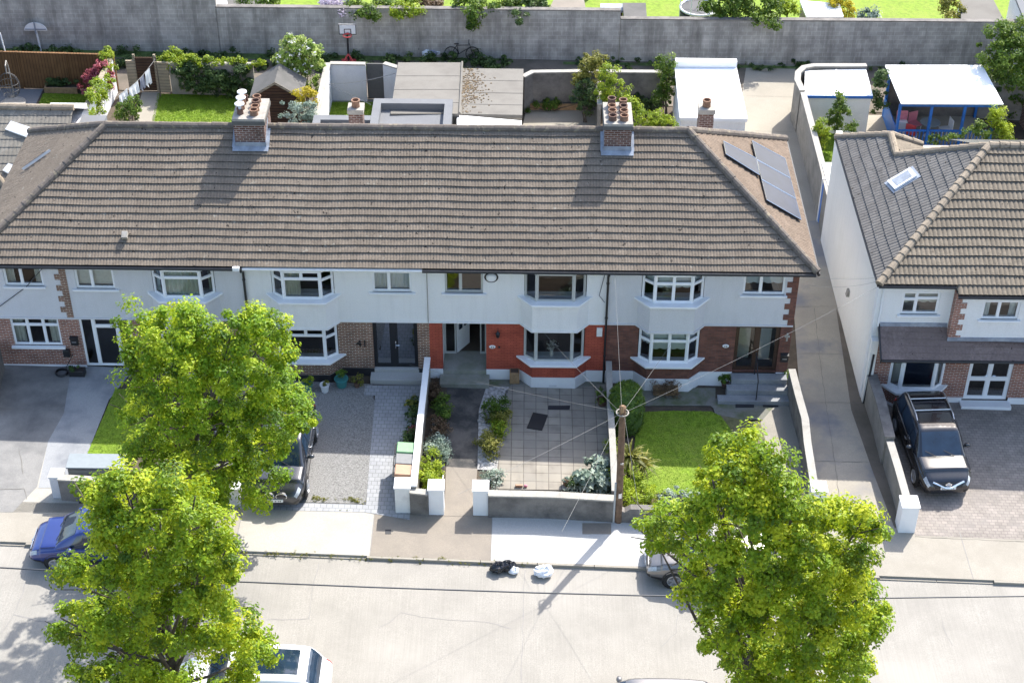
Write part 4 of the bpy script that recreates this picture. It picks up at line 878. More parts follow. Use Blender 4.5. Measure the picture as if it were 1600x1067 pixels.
bay(h4, 8.63, M['brick_dark'], M['rend_grey'], M['upvc'], ww, ww, M['paint_white'], ('blind.45', 'blind.5'), ('blind.5', 'blind.62'), dn_cmat=M['blind'], up_cmat=M['blind'])
window(h4, (11.1, 0), (12.57, 0), 3.97, 4.97, TT, M['upvc'], setback=.05, curtain='blind.6', cmat=M['blind'], sill=(.1, .07, .1))
window(h4, (11.02, .012), (12.62, .012), .54, 2.57, [(0, .5, 0, 1), (.5, 1, 0, 1)], M['frame_brown'], 'front_door', b=.12, mull=.09, setback=.10)
b = MB(); b.box(11.2, 11.7, .9, .93, .5, 2.2, 0); b.box(12.05, 12.45, .8, .83, .5, 2.0, 1); b.build('hall_curtain', [M['curtain'], M['blind']], h4, uv=False)
for k, (ys, zt, xa, xb) in enumerate(((-.42, .50, 10.98, 13.0), (-.78, .28, 10.80, 13.0), (-1.14, .07, 10.45, 13.05))):
    b = MB(); b.box(xa, xb, ys, ys+(.36 if k else .39), gz(12)-.2, zt); b.build('doorstep', M['drive_path'], h4, bevel=.015)
b = MB()
for y, z in ((-.1, .5), (-1.05, .07)): b.tube([(11.83, y, z), (11.83, y, z+.85)], .02, 6)
b.tube([(11.83, .0, 1.4), (11.83, -.1, 1.36), (11.83, -1.05, .93), (11.83, -1.12, .9)], .022, 6); b.build('handrail', M['black'], h4, uv=False)
quoin(h4, 13.03, M['brick_dark'], -1, wmin=.22, wmax=.40); flap(h4, 12.86, 1.2); plaque(h4, 10.7, 1.69)
b = MB(); b.box(12.84, 12.90, -.02, .011, 1.95, 2.3); b.box(12.78, 12.96, -.025, .0105, 2.12, 2.2); b.build('wall_lantern', M['cement'], h4, uv=False)
def panel_on_hip(a, bb, c, d_, name='solar_panel', nx=3):
    P = [pl(*q, (XRC, 0, EZ+.0), HNR)+HNR*.14 for q in (a, bb, c, d_)]
    o = None; b = MB()
    for k in range(nx):
        f0, f1 = k/nx+.004, (k+1)/nx-.004
        q = [P[0]+(P[3]-P[0])*f0, P[1]+(P[2]-P[1])*f0, P[1]+(P[2]-P[1])*f1, P[0]+(P[3]-P[0])*f1]
        b = MB(); b.add([k_-HNR*.035 for k_ in q]+q, [(3, 2, 1, 0), (4, 5, 6, 7), (0, 1, 5, 4), (1, 2, 6, 5), (2, 3, 7, 6), (3, 0, 4, 7)])
        o = b.build(name, M['solar'], h4, uv=False)
        r = MB()
        for i in range(4): r.tube([q[i]+HNR*.004, q[(i+1) % 4]+HNR*.004], .014, 4)
        r.build('panel_frame', M['steel'], o, uv=False)
    r = MB()
    for f in (.15, .85): r.tube([P[0]+(P[3]-P[0])*f-HNR*.08, P[1]+(P[2]-P[1])*f-HNR*.08], .02, 5)
    r.build('mounting_rail', M['steel'], h4, uv=False)
panel_on_hip((1126, 225), (1130, 245), (1183, 278), (1178, 252), nx=1)
panel_on_hip((1171, 224), (1223, 252), (1248, 348), (1194, 317), nx=3)
# --- chimneys
def chimney(t, cx, w, y0, y1, zb, zt, pots, dark=False, cowls=()):
    b = MB(); b.box(cx-w/2, cx+w/2, y0, y1, zb-1., zt-.2); c = b.build('chimney', M['brick_chim'], t)
    b = MB(); b.box(cx-w/2-.05, cx+w/2+.05, y0-.05, y1+.05, zt-.22, zt-.08); b.build('chimney_band', M['felt_dark'], c, bevel=.01)
    b = MB(); b.box(cx-w/2-.03, cx+w/2+.03, y0-.03, y1+.03, zt-.08, zt+.02); b.build('flaunching', M['cement'], c, bevel=.01)
    for i, (px, py, r, h) in enumerate(pots):
        b = MB(); b.lathe((px, py, zt), [(r*1.02, 0), (r*.92, h*.5), (r*.86, h*.85), (r*1.02, h*.86), (r*1.02, h), (r*.80, h), (r*.76, h*.4), (0, h*.4)], 16); p = b.build('chimney_pot', M['clay'] if i % 3 else M['clay_dark'], c, uv=False)
        if i in cowls:
            k = MB(); k.tube([(px, py, zt+h*.9), (px, py, zt+h+.16)], r*.45, 10); k.lathe((px, py, zt+h+.16), [(r*1.45, 0), (r*1.4, .03), (0, .09)], 18); k.build('cowl', M['galv'], p, uv=False)
    return c
def flashing(c, cx, w, y0, zt):
    b = MB(); zb = rz_front(y0)
    b.box(cx-w/2-.02, cx+w/2+.02, y0-.02, y0+.02, zb-.05, zb+.24)
    n = np.array(NV); u = np.array(SV)
    b.fbox(np.array([cx-w/2-.1, y0, zb])+n*.06-u*.17, (w+.2, 0, 0), u*.19, n*.02)
    for s in (-1, 1):
        b.fbox(np.array([cx+s*(w/2)-(.02 if s < 0 else .0), y0-.02, zb])+n*.03, (.02, 0, 0), u*1.0, np.array([0, 0, .22])); b.fbox(np.array([cx+s*(w/2) if s > 0 else cx-w/2-.12, y0-.02, zb])+n*.055, (.12, 0, 0), u*1.0, n*.015)
    b.build('lead_flashing', M['lead'], c, uv=False)
c = chimney(h2, -6.40, 1.08, 3.48, 4.95, 7.9, 8.84, [(-6.72, 3.85, .12, .24), (-6.72, 4.2, .12, .3), (-6.72, 4.55, .12, .34), (-6.66, 4.8, .10, .22), (-6.22, 3.78, .15, .24), (-6.22, 4.1, .15, .22), (-6.24, 4.42, .15, .26), (-6.24, 4.74, .15, .26)], cowls=(0, 1, 2))
flashing(c, -6.40, 1.08, 3.48, 8)
c = chimney(h3, 6.66, .96, 3.46, 5.0, 7.9, 8.80, [(6.46, 3.74, .15, .22), (6.46, 4.08, .15, .24), (6.46, 4.42, .15, .24), (6.46, 4.78, .15, .34), (6.87, 3.74, .15, .22), (6.87, 4.08, .15, .24), (6.87, 4.42, .15, .24), (6.87, 4.78, .15, .28)])
flashing(c, 6.66, .96, 3.46, 8)
# ------------------------------------------------------------------ walls, fences, pillars
def wall(name, label, pts, hs, th, mat, cop=None, cat='wall', copt=.06, cow=.03, base=-.3, group=None):
    """pts: plan points; hs: height above ground at each point"""
    if not hasattr(hs, '__len__'): hs = [hs]*len(pts)
    P = [np.array(p[:2], float) for p in pts]; n = len(P); L, Rr, Lc, Rc = [], [], [], []
    for i in range(n):
        d0 = P[i]-P[i-1] if i else P[1]-P[0]; d1 = P[i+1]-P[i] if i < n-1 else P[-1]-P[-2]
        d0 = d0/np.linalg.norm(d0); d1 = d1/np.linalg.norm(d1); nn = np.array([-(d0+d1)[1], (d0+d1)[0]]); nn /= np.linalg.norm(nn); k = 1/max(.5, nn@np.array([-d0[1], d0[0]]))
        L.append(P[i]+nn*th/2*k); Rr.append(P[i]-nn*th/2*k); Lc.append(P[i]+nn*(th/2+cow)*k); Rc.append(P[i]-nn*(th/2+cow)*k)
    t = thing(name, label, cat, (*P[n//2], gz(P[n//2][0])), group=group)
    def ring(mb, A, B, z0s, z1s):
        v = []
        for i in range(n): v += [(*A[i], z0s[i]), (*B[i], z0s[i]), (*B[i], z1s[i]), (*A[i], z1s[i])]
        f = [(0, 1, 2, 3), tuple(4*(n-1)+k for k in (3, 2, 1, 0))]
        for i in range(n-1):
            for k in range(4): f.append((4*i+k, 4*(i+1)+k, 4*(i+1)+(k+1) % 4, 4*i+(k+1) % 4))
        mb.add(v, f)
    zt = [gz(p[0])+h for p, h in zip(P, hs)]
    b = MB(); ring(b, L, Rr, [gz(p[0])+base for p in P], zt); b.build('wall_body', mat, t)
    if cop is not None:
        b = MB(); ring(b, Lc, Rc, [z+.001 for z in zt], [z+copt for z in zt]); b.build('coping', cop, t)
    return t
def pillar(label, px, py, w, h, mat, cap=M['paint_white'], group='square gate pillars'):
    P = gp(px, py); t = thing('gate_pillar', label, 'pillar', P, group=group)
    b = MB(); b.box(P[0]-w/2, P[0]+w/2, P[1], P[1]+w, P[2]-.3, P[2]+h-.07); b.build('shaft', mat, t, bevel=.01)
    b = MB(); k = .025; z = P[2]+h-.07; b.box(P[0]-w/2-k, P[0]+w/2+k, P[1]-k, P[1]+w+k, z, z+.06)
    c = (P[0], P[1]+w/2, z+.11); q = [(P[0]-w/2-k, P[1]-k, z+.06), (P[0]+w/2+k, P[1]-k, z+.06), (P[0]+w/2+k, P[1]+w+k, z+.06), (P[0]-w/2-k, P[1]+w+k, z+.06)]
    b.add(q+[c], [(0, 1, 4), (1, 2, 4), (2, 3, 4), (3, 0, 4)]); b.build('cap', cap, t, bevel=.006, fix=False)
    return t
pillar('squat grey white pillar at the end of the low dark wall near the blue car', 93, 778, .42, .95, M['rend_grey'], M['paint_aged'])
pillar('weathered stained pillar beside the wheelie bins', 630, 801, .50, 1.12, M['paint_aged'], M['paint_white'])
pillar('clean white pillar on the left side of the narrow garden path', 682, 804, .50, 1.12, M['paint_white'])
pillar('clean white pillar on the right side of the narrow garden path', 751, 805, .50, 1.12, M['paint_white'])
pillar('white pillar mostly hidden behind the big right hand tree', 1275, 806, .50, 1.12, M['paint_white'])
pillar('white pillar between the lane and the brown block drive', 1416, 832, .55, 1.15, M['paint_white'])
pillar('low white pillar behind the parked slate grey car and leaves', 363, 790, .55, .78, M['paint_aged'])
W_ = lambda h, *ps: [gp(px, py, h) for px, py in ps]
wall('garden_wall', 'low dark front wall below the grey green store', W_(0, (98, 778), (230, 786), (352, 790)), .88, .22, M['roughcast_dark'], M['coping'])
wall('garden_wall', 'white topped dividing wall between gravel drive and narrow path', W_(1.12, (668, 560), (656, 662), (646, 758)), [1.12, 1.08, 1.05], .16, M['roughcast'], M['paint_white'])
wall('garden_wall', 'short grey wall between the two pillars by the bins', W_(0, (642, 800), (670, 803)), .92, .2, M['roughcast_dark'], M['coping'])
wall('garden_wall', 'dark front wall of the slab patio', W_(0, (763, 804), (860, 806), (960, 812)), .92, .24, M['roughcast_dark'], M['coping'])
wall('garden_wall', 'broken low front wall below the golden hedge', W_(0, (966, 812), (975, 812), (984, 813), (1090, 818), (1262, 826)), [.55, .45, .62, .66, .7], .24, M['roughcast_dark'], None)
wall('garden_wall', 'thin dark dividing wall right of the slab patio', W_(1.0, (951, 566), (954, 640), (957, 682), (961, 765)), [1.0, .95, .9, .9], .16, M['roughcast_dark'], M['coping'])
wall('garden_wall', 'bent pale topped wall along the left side of the lane', W_(1.1, (1237, 580), (1247, 618), (1258, 655), (1262, 692), (1273, 762)), [1.15, 1.12, 1.08, 1.05, 1.05], .2, M['roughcast_dark'], M['coping'])
wall('garden_wall', 'mossy upper wall between the lane and the white gable', W_(1.1, (1362, 590), (1376, 632), (1390, 686)), [1.2, 1.2, 1.15], .30, M['roughcast'], M['roughcast_dark'])
wall('garden_wall', 'pale topped lower wall left of the black car', W_(1.1, (1391, 688), (1404, 730), (1417, 775)), [1.02, 1.02, 1.0], .2, M['roughcast'], M['coping'])
wall('garden_wall', 'dark boundary wall at the far left edge beside the brick window', W_(0, (3, 575), (-12, 650)), 1.1, .2, M['roughcast_dark'], M['coping'])
# --- block wall behind
def yw(x): return 25.25+.02*x
bw = thing('block_wall', 'long tall stained concrete block wall behind the back lane', 'wall', (0, 25.25, gz(0)))
for (pa, ta, pb, tb) in ((-220, -6, 336, -4), (336, 12, 970, 18), (970, 31, 1760, 37)):
    b = MB(); A = [None, None]
    for k, (px, py) in enumerate(((pa, ta), (pb, tb))):
        y = 25.3
        for _ in range(4): Q = yp(px, py, y); y = yw(Q[0])
        A[k] = Q
    (x0, y0, z0), (x1, y1, z1) = A
    v = [(x0, y0, gz(x0)-.3), (x1, y1, gz(x1)-.3), (x1, y1+.24, gz(x1)-.3), (x0, y0+.24, gz(x0)-.3), (x0, y0, z0), (x1, y1, z1), (x1, y1+.24, z1), (x0, y0+.24, z0)]
    b.add(v, [(3, 2, 1, 0), (4, 5, 6, 7), (0, 1, 5, 4), (1, 2, 6, 5), (2, 3, 7, 6), (3, 0, 4, 7)]); b.build('wall_section', M['block'], bw)
    b = MB(); v2 = [(x0, y0-.03, z0+.001), (x1, y1-.03, z1+.001), (x1, y1+.27, z1+.001), (x0, y0+.27, z0+.001)]; v2 += [(a, c, d+.05) for a, c, d in v2]
    b.add(v2, [(3, 2, 1, 0), (4, 5, 6, 7), (0, 1, 5, 4), (1, 2, 6, 5), (2, 3, 7, 6), (3, 0, 4, 7)]); b.build('coping', M['roughcast_dark'], bw)
# ------------------------------------------------------------------ right hand house
FY, FX, H5E, H5Y = -.5, 15.72, 5.05, -.85
H5RY, H5RX, H5RZ = 4.2, 20.05, 7.66
h5 = thing('semi_detached_house', 'white house with ochre hipped roof, tiled canopy and bright blank gable', 'house', (19, 0, gz(19)))
sl5 = (H5RZ-H5E)/(H5RY-H5Y); p5 = math.atan(sl5); SV5, NV5 = (0, math.cos(p5), math.sin(p5)), (0, -math.sin(p5), math.cos(p5))
L5 = math.hypot(H5RY-H5Y, H5RZ-H5E); dL = L5/15; Y2 = H5Y-dL*math.cos(p5); Z2 = H5E-dL*math.sin(p5); XS5 = float(pl(1498, 464, (0, H5Y, H5E), NV5)[0])
roof_face('roof', M['tile_h5'], h5, (0, H5Y, H5E), (1, 0, 0), SV5, NV5, L5, 15, lambda s: 15.62+(H5RX-15.62)*s/L5, lambda s: 27., period=.165, amp=.03, t=.05, sub=6, seed=9)
roof_face('lower_roof', M['tile_h5'], h5, (0, Y2, Z2), (1, 0, 0), SV5, NV5, dL+.02, 1, lambda s: XS5, lambda s: 27., period=.165, amp=.03, t=.05, sub=6, seed=9)
b = MB(); b.poly([(15.62, H5Y, H5E-.03), (XS5, H5Y, H5E-.03), (XS5, Y2, Z2-.03), (27, Y2, Z2-.03), (27, H5RY, H5RZ-.03), (H5RX, H5RY, H5RZ-.03)]); b.quad((27, H5RY, H5RZ), (H5RX, H5RY, H5RZ), (H5RX, 9.2, H5E), (27, 9.2, H5E)); b.build('roof_underlay', M['black'], h5, fix=False, uv=False)
WS = (H5RZ-H5E)/(H5RX-15.62); wp = math.atan(WS); WU, WN = (math.cos(wp), 0, math.sin(wp)), (-math.sin(wp), 0, math.cos(wp)); WP = (15.62, 0, H5E)
D5, B5, C5 = pl(1304, 216, WP, WN), pl(1392, 211, WP, WN), pl(1400, 243, WP, WN); D5[0], D5[2] = 15.62, H5E
LW = math.hypot(H5RX-15.62, H5RZ-H5E); sx = lambda P: (P[0]-15.62)/math.cos(wp)
sB, sC = sx(B5), max(sx(C5), sx(B5)+.05)
hi5 = interp([0, sB, sC, LW], [D5[1], B5[1], C5[1], H5RY]); 
roof_face('side_roof', M['tile_h5side'] if 'tile_h5side' in M else M['tile_light'], h5, (15.62, 0, H5E), (0, 1, 0), WU, WN, LW, 14, lambda s: H5Y+(H5RY-H5Y)*s/LW, hi5, period=.165, amp=.03, t=.034, sub=6, seed=10)
b = MB(); b.poly([(15.62, H5Y, H5E-.03), (15.62, D5[1], H5E-.03), B5-np.array([0, 0, .03]), C5-np.array([0, 0, .03]), (H5RX, H5RY, H5RZ-.03)]); b.build('side_underlay', M['black'], h5, fix=False, uv=False)
for a, c in (((15.62, H5Y, H5E+.05), (H5RX, H5RY, H5RZ+.05)), (C5+np.array([0, 0, .05]), (H5RX, H5RY, H5RZ+.05)), ((H5RX, H5RY, H5RZ+.05), (27, H5RY, H5RZ+.05)), (D5+np.array([0, 0, .05]), B5+np.array([0, 0, .05])), (B5+np.array([0, 0, .06]), C5+np.array([0, 0, .06]))):
    caps('hip_cap', M['tile_cap5'], h5, a, c, .12, .36, .035)
E5 = zp(1447, 236, 5.6); F5 = zp(1440, 226, 5.6)
b = MB(); b.poly([B5, C5, E5, F5]); b.build('rear_wing_roof', M['tile_h5'], h5, fix=False, uv=False)
caps('hip_cap', M['tile_cap5'], h5, B5+np.array([0, 0, .05]), F5+np.array([0, 0, .05]), .12, .36, .03)
b = MB(); b.tube([(15.6, H5Y, H5E-.06), (15.6, D5[1], H5E-.06)], .045, 8); b.build('side_gutter', M['black'], h5, uv=False)
b = MB(); b.tube([(15.62, H5Y-.04, H5E-.07), (XS5-.02, H5Y-.04, H5E-.07)], .055, 8); b.tube([(XS5, Y2-.04, Z2-.07), (27, Y2-.04, Z2-.07)], .055, 8); b.build('gutter', M['black'], h5, uv=False)
FY2 = -.93
def wpx(y, l, t_, bt, r): a = yp(l[0], t_, y); c = yp(r[0], bt, y); return float(a[0]), float(c[0]), float(c[2]), float(a[2])
w1 = (16.62, 17.92, float(yp(1405, 491, FY)[2]), float(yp(1410, 457, FY)[2])); w2 = (float(yp(1536, 480, FY2)[0]), float(yp(1594, 480, FY2)[0]), float(yp(1535, 499, FY2)[2]), float(yp(1538, 471, FY2)[2]))
QX = float(yp(1510, 470, FY2)[0])-.36
b = MB(); wall_holes(b, FX, QX+.1, -.6, H5E-.08, FY, .28, [w1]); wall_holes(b, QX, 27, 2.3, Z2-.03, FY2, .28, [w2]); b.quad((QX, FY2, 2.3), (QX, FY, 2.3), (QX, FY, Z2+.1), (QX, FY2, Z2+.1)); b.build('front_wall', M['rend_white'], h5, fix=False)
GB5 = 9.9
b = MB(); b.box(FX-.001, FX+.25, FY+.28, GB5, -.6, H5E-.07); b.build('gable_wall', M['rend_cream'], h5)
b = MB(); b.box(FX, 27, 8.6, 8.8, -.6, 5); b.box(FX+.3, 27, FY+.35, 8.6, 2.5, 2.56); b.box(FX+.3, 27, 2.8, 2.9, -.3, 5); b.build('interior', M['inside'], h5, uv=False)
lay5 = [(0, .38, 0, .66), (0, .38, .66, 1), (.38, 1, 0, .70), (.38, 1, .70, 1)]
window(h5, (w1[0], FY), (w1[1], FY), w1[2], w1[3], lay5, M['upvc'], setback=.05, curtain='blind.55', cmat=M['curtain'], sill=(.1, .07, .1))
window(h5, (w2[0], FY2), (w2[1], FY2), w2[2], w2[3], grid([0, .45, 1], [0, 1]), M['upvc'], setback=.05, curtain='drapes', cmat=M['blind'], sill=(.1, .07, .1))
quoin(h5, QX-.012, M['brick_orange'], 1, 2.5, Z2-.1, FY2-.02, wmin=.24, wmax=.42, y1=FY2+.3)
# canopy
CZ = float(yp(1371, 508, FY)[2]); CE = yp(1375, 562, -1.55); cs = (CZ-float(CE[2]))/(1.05); cp_ = math.atan(cs); CX0 = 15.98
roof_face('canopy_roof', M['tile_can'], h5, (0, -1.55, float(CE[2])), (1, 0, 0), (0, math.cos(cp_), math.sin(cp_)), (0, -math.sin(cp_), math.cos(cp_)), 1.05/math.cos(cp_), 5, lambda s: CX0, lambda s: 27. if s*math.cos(cp_) < .62 else QX, period=.15, amp=.008, t=.014, seed=12)
b = MB(); b.quad((CX0, -1.55, CE[2]-.03), (27, -1.55, CE[2]-.03), (27, FY, CZ-.03), (CX0, FY, CZ-.03)); b.build('canopy_underlay', M['black'], h5, fix=False, uv=False)
b = MB(); b.box(CX0, QX, FY-.04, FY-.003, CZ-.06, CZ+.13); b.box(QX-.03, 27, FY2-.04, FY2-.003, CZ-.43*cs-.05, CZ-.43*cs+.13); b.build('lead_flashing', M['lead'], h5, uv=False)
b = MB(); b.tube([(CX0, -1.6, CE[2]-.03), (27, -1.6, CE[2]-.03)], .05, 8); b.fbox((CX0-.06, -1.6, CE[2]-.12), (0, 1.1, 1.1*cs), (.05, 0, 0), (0, 0, .16)); b.build('canopy_gutter', M['black'], h5, uv=False)
b = MB(); b.prism([(FX+.02, FY), (CX0, FY), (CX0, FY-.28), (FX+.02, FY-.28)], -.6, CZ-.5); b.build('buttress', M['rend_cream'], h5)
b = MB(); b.tube([(15.86, FY-.34, 2.0), (15.80, FY-.34, -.2)], .04, 8); b.build('downpipe', M['black'], h5, uv=False)
b = MB(); b.tube([(15.9, FY-.05, H5E-.15), (15.9, FY-.05, CZ)], .035, 8); b.build('downpipe', M['paint_white'], h5, uv=False)
# ground floor
GYF = FY-.02; dd0, dd1 = 19.42, 21.0; dzb = gz(20)+.12; dzt = dzb+2.05
b = MB(); wall_holes(b, CX0, 27, -.05, 2.4, GYF-.10, .3, [(dd0, dd1, dzb, dzt), (16.7, 18.5, .52, 1.95)]); b.build('lower_wall', M['brick_orange'], h5, fix=False)
b = MB(); b.box(CX0, dd0-.05, GYF-.14, GYF-.10, -.7, -.05); b.box(dd1+.05, 27, GYF-.14, GYF-.10, -.7, -.05); b.build('plinth', M['paint_white'], h5)
b = MB(); b.box(dd0-.12, dd1+.12, GYF-.5, GYF-.1, -.7, dzb-.01); b.build('doorstep', M['paint_white'], h5, bevel=.01)
window(h5, (dd0, GYF-.1), (dd1, GYF-.1), dzb, dzt, [(0, .5, 0, .45), (0, .5, .45, 1), (.5, 1, 0, .45), (.5, 1, .45, 1)], M['upvc'], 'double_door', b=.12, mull=.07, setback=.06)
b = MB(); b.tube([(20.13, GYF-.16, 1.0), (20.02, GYF-.16, 1.0)], .016, 6); b.tube([(20.29, GYF-.16, 1.0), (20.40, GYF-.16, 1.0)], .016, 6); b.build('door_handle', M['chrome'], h5, uv=False)
def bay5(cx, yb):
    P = lambda hw, fw, d: [(cx-hw, yb+.02), (cx-fw, yb-d), (cx+fw, yb-d), (cx+hw, yb+.02)]
    b = MB(); b.prism(P(1.14, .72, .42), -.7, -.12); b.build('bay_plinth', M['paint_white'], h5)
    b = MB(); b.prism(P(1.11, .69, .40), -.12, .42); b.build('bay_base', M['brick_orange'], h5)
    b = MB(); b.prism(P(1.22, .76, .54), .42, .52); b.build('bay_sill', M['paint_white'], h5, bevel=.012)
    q = P(.98, .6, .30); q = [(q[0][0], yb), q[1], q[2], (q[3][0], yb)]
    for k in range(3): window(h5, q[k], q[k+1], .52, 1.98, SIDE1, M['upvc'], 'bay_window', b=.07, curtain='blind.95' if k == 1 else None, cmat=M['solar'])
    b = MB(); b.prism(P(1.0, .62, .32), 1.98, 2.1); b.build('bay_head', M['paint_white'], h5)
bay5(17.56, GYF-.1)
g5 = zp(1412, 283, 6.2); sq5 = [pl(*k, WP, WN) for k in ((1399, 301), (1386, 287), (1425, 264), (1436, 278))]
wn = np.array(WN)
def onroof(k, lo, hi, m, nm, par): c_ = sum(sq5)/4; q = [c_+(p-c_)*k+wn*lo for p in sq5]; r = [p+wn*(hi-lo) for p in q]; b = MB(); b.add(q+r, [(3, 2, 1, 0), (4, 5, 6, 7), (0, 1, 5, 4), (1, 2, 6, 5), (2, 3, 7, 6), (3, 0, 4, 7)]); return b.build(nm, m, par, uv=False)
sk5 = onroof(.92, .03, .13, M['galv'], 'skylight', h5); onroof(.66, .131, .137, M['lead'], 'pane', sk5); onroof(1.15, .025, .055, M['lead'], 'lead_flashing', sk5)
b = MB(); b.lathe((FX-.0, float(3.5), 4.0), [(0, -.12), (.12, -.10), (.13, 0)], 12, 0, 'x', 1., .8); 
lp = pl(1327, 457, (FX, 0, 0), (1, 0, 0)); b = MB(); b.fbox(lp+np.array([-.12, -.1, -.14]), (.12, 0, 0), (0, .22, 0), (.04, 0, .26)); b.build('wall_lamp', M['cement'], h5, uv=False)
# ------------------------------------------------------------------ neighbour at the left edge
nb = thing('neighbouring_house', 'lower house at the left edge with pale tiled roof and white skylights', 'house', (-20, 6, gz(-20)))
NSL = .60; NRY, NRZ = 10.2, 5.5; NB_ = lambda y: NRZ-(NRY-y)*NSL
npit = math.atan(NSL); nLs = (NRY-1.)/math.cos(npit); nX1 = -14.6
roof_face('roof', M['tile_light'], nb, (0, 1., NB_(1.)), (1, 0, 0), (0, math.cos(npit), math.sin(npit)), (0, -math.sin(npit), math.cos(npit)), nLs, 30, lambda s: -27., lambda s: (-16.05 if 1+s*math.cos(npit) < 8.9 else nX1), period=.16, amp=.012, t=.02, seed=20)
b = MB(); b.poly([(-27, 1, NB_(1)-.03), (-16.05, 1, NB_(1)-.03), (-16.05, 8.9, NB_(8.9)-.03), (nX1, 8.9, NB_(8.9)-.03), (nX1, NRY, NRZ-.03), (-27, NRY, NRZ-.03)]); b.quad((-27, NRY, NRZ), (nX1, NRY, NRZ), (nX1, 13, NRZ-1.6), (-27, 13, NRZ-1.6)); b.build('roof_underlay', M['black'], nb, fix=False, uv=False)
caps('ridge_cap', M['tile_cap5'], nb, (-27, NRY, NRZ+.05), (nX1, NRY, NRZ+.05), .13, .42, .02)
b = MB(); b.box(-27, -16.3, 1.3, 12.6, -.3, NB_(1.3)-.1); b.box(-16.25, nX1-.15, 9.0, 12.6, -.3, 4.4); b.build('wall', M['rend_grey'], nb)
b = MB(); b.box(nX1+.02, nX1+1.0, 9.4, 11.2, -.3, 4.62); b.build('side_annex', M['felt_grey'], nb)
nN = np.array((0, -math.sin(npit), math.cos(npit))); nU = np.array((0, math.cos(npit), math.sin(npit)))
for (pa, pb, pc, pd) in (((9, 204), (18, 191), (60, 205), (50, 219)), ((5, 268), (14, 257), (30, 262), (22, 277))):
    q = [pl(*k, (0, NRY, NRZ), nN)+nN*.10 for k in (pa, pb, pc, pd)]; b = MB(); b.add([k-nN*.09 for k in q]+q, [(3, 2, 1, 0), (4, 5, 6, 7), (0, 1, 5, 4), (1, 2, 6, 5), (2, 3, 7, 6), (3, 0, 4, 7)]); s_ = b.build('skylight', M['galv'], nb, uv=False)
    c_ = sum(q)/4; b = MB(); b.add([c_+(k-c_)*.78+nN*.006 for k in q], [(0, 1, 2, 3)]); b.build('pane', M['white_roof'], s_, uv=False, fix=False)
caps('hip_cap', M['tile_cap5'], nb, pl(-30, 240, (0, NRY, NRZ), nN)+nN*.1, pl(8, 292, (0, NRY, NRZ), nN)+nN*.1, .12, .36, .03)
# ------------------------------------------------------------------ rear extensions
def slab(name, label, cat, pxs, h0, h1, mats, zb=None, group=None, wallm=None, thick=.16, roofname='roof'):
    """flat or gently sloping roof from four photo corners (far left, far right, near right, near left); h: far, near"""
    q = [gp(*p, h) for p, h in zip(pxs, (h0, h0, h1, h1))]; c = sum(q)/4
    t = thing(name, label, cat, (c[0], c[1], gz(c[0])), group=group)
    b = MB(); lo = [k-np.array([0, 0, thick]) for k in q]; b.add(lo+q, [(3, 2, 1, 0), (4, 5, 6, 7), (0, 1, 5, 4), (1, 2, 6, 5), (2, 3, 7, 6), (3, 0, 4, 7)]); b.build(roofname, mats, t)
    if wallm:
        b = MB(); i = [c+(k-c)*.96 for k in q]; v = [(k[0], k[1], gz(k[0])-.2) for k in i]+[(k[0], k[1], k[2]-thick-.001) for k in i]
        b.add(v, [(3, 2, 1, 0), (4, 5, 6, 7), (0, 1, 5, 4), (1, 2, 6, 5), (2, 3, 7, 6), (3, 0, 4, 7)]); b.build('wall', wallm, t)
    return t, q
g1, q1 = slab('garage', 'garage with plain grey felt roof beside the dark yard gate', 'garage', ((622, 98), (722, 98), (718, 178), (610, 178)), 1.95, 2.6, M['felt'], wallm=M['roughcast'])
b = MB(); b.tube([q1[1]+np.array([0, 0, .03]), q1[2]+np.array([0, 0, .03])], .05, 6); b.build('roof_kerb', M['felt'], g1, uv=False)
g2, q2 = slab('garage', 'garage with buff felt roof littered with brown moss', 'garage', ((723, 107), (818, 108), (816, 180), (718, 178)), 1.85, 2.4, M['felt'], wallm=M['roughcast'])
for gg, qq, m_ in ((g1, q1, 'felt'), (g2, q2, 'felt')):
    for f in (.28, .55, .8): b = MB(); u = qq[0]+(qq[3]-qq[0])*f; v = qq[1]+(qq[2]-qq[1])*f; b.fbox(u+np.array([0, 0, .001]), v-u, (0, .09, 0), (0, 0, .012)); b.build('felt_seam', M[m_], gg, uv=False)
R_ = np.random.RandomState(3); mm = MB(); nq = np.cross(q2[1]-q2[0], q2[3]-q2[0]); nq /= np.linalg.norm(nq)
for k in range(420):
    u, v = abs(R_.normal(0, .17))+.02, np.clip(R_.normal(.45, .25), .02, .97); p = q2[0]+(q2[1]-q2[0])*u+(q2[3]-q2[0])*v; s = R_.uniform(.02, .055); p = p+np.sign(nq[2])*nq*.01
    mm.blob(p, s, s, s*.5, 0, 5, 3)
tag(mm.build('moss_litter', M['moss'], g2, uv=False), None, None, None, 'stuff')
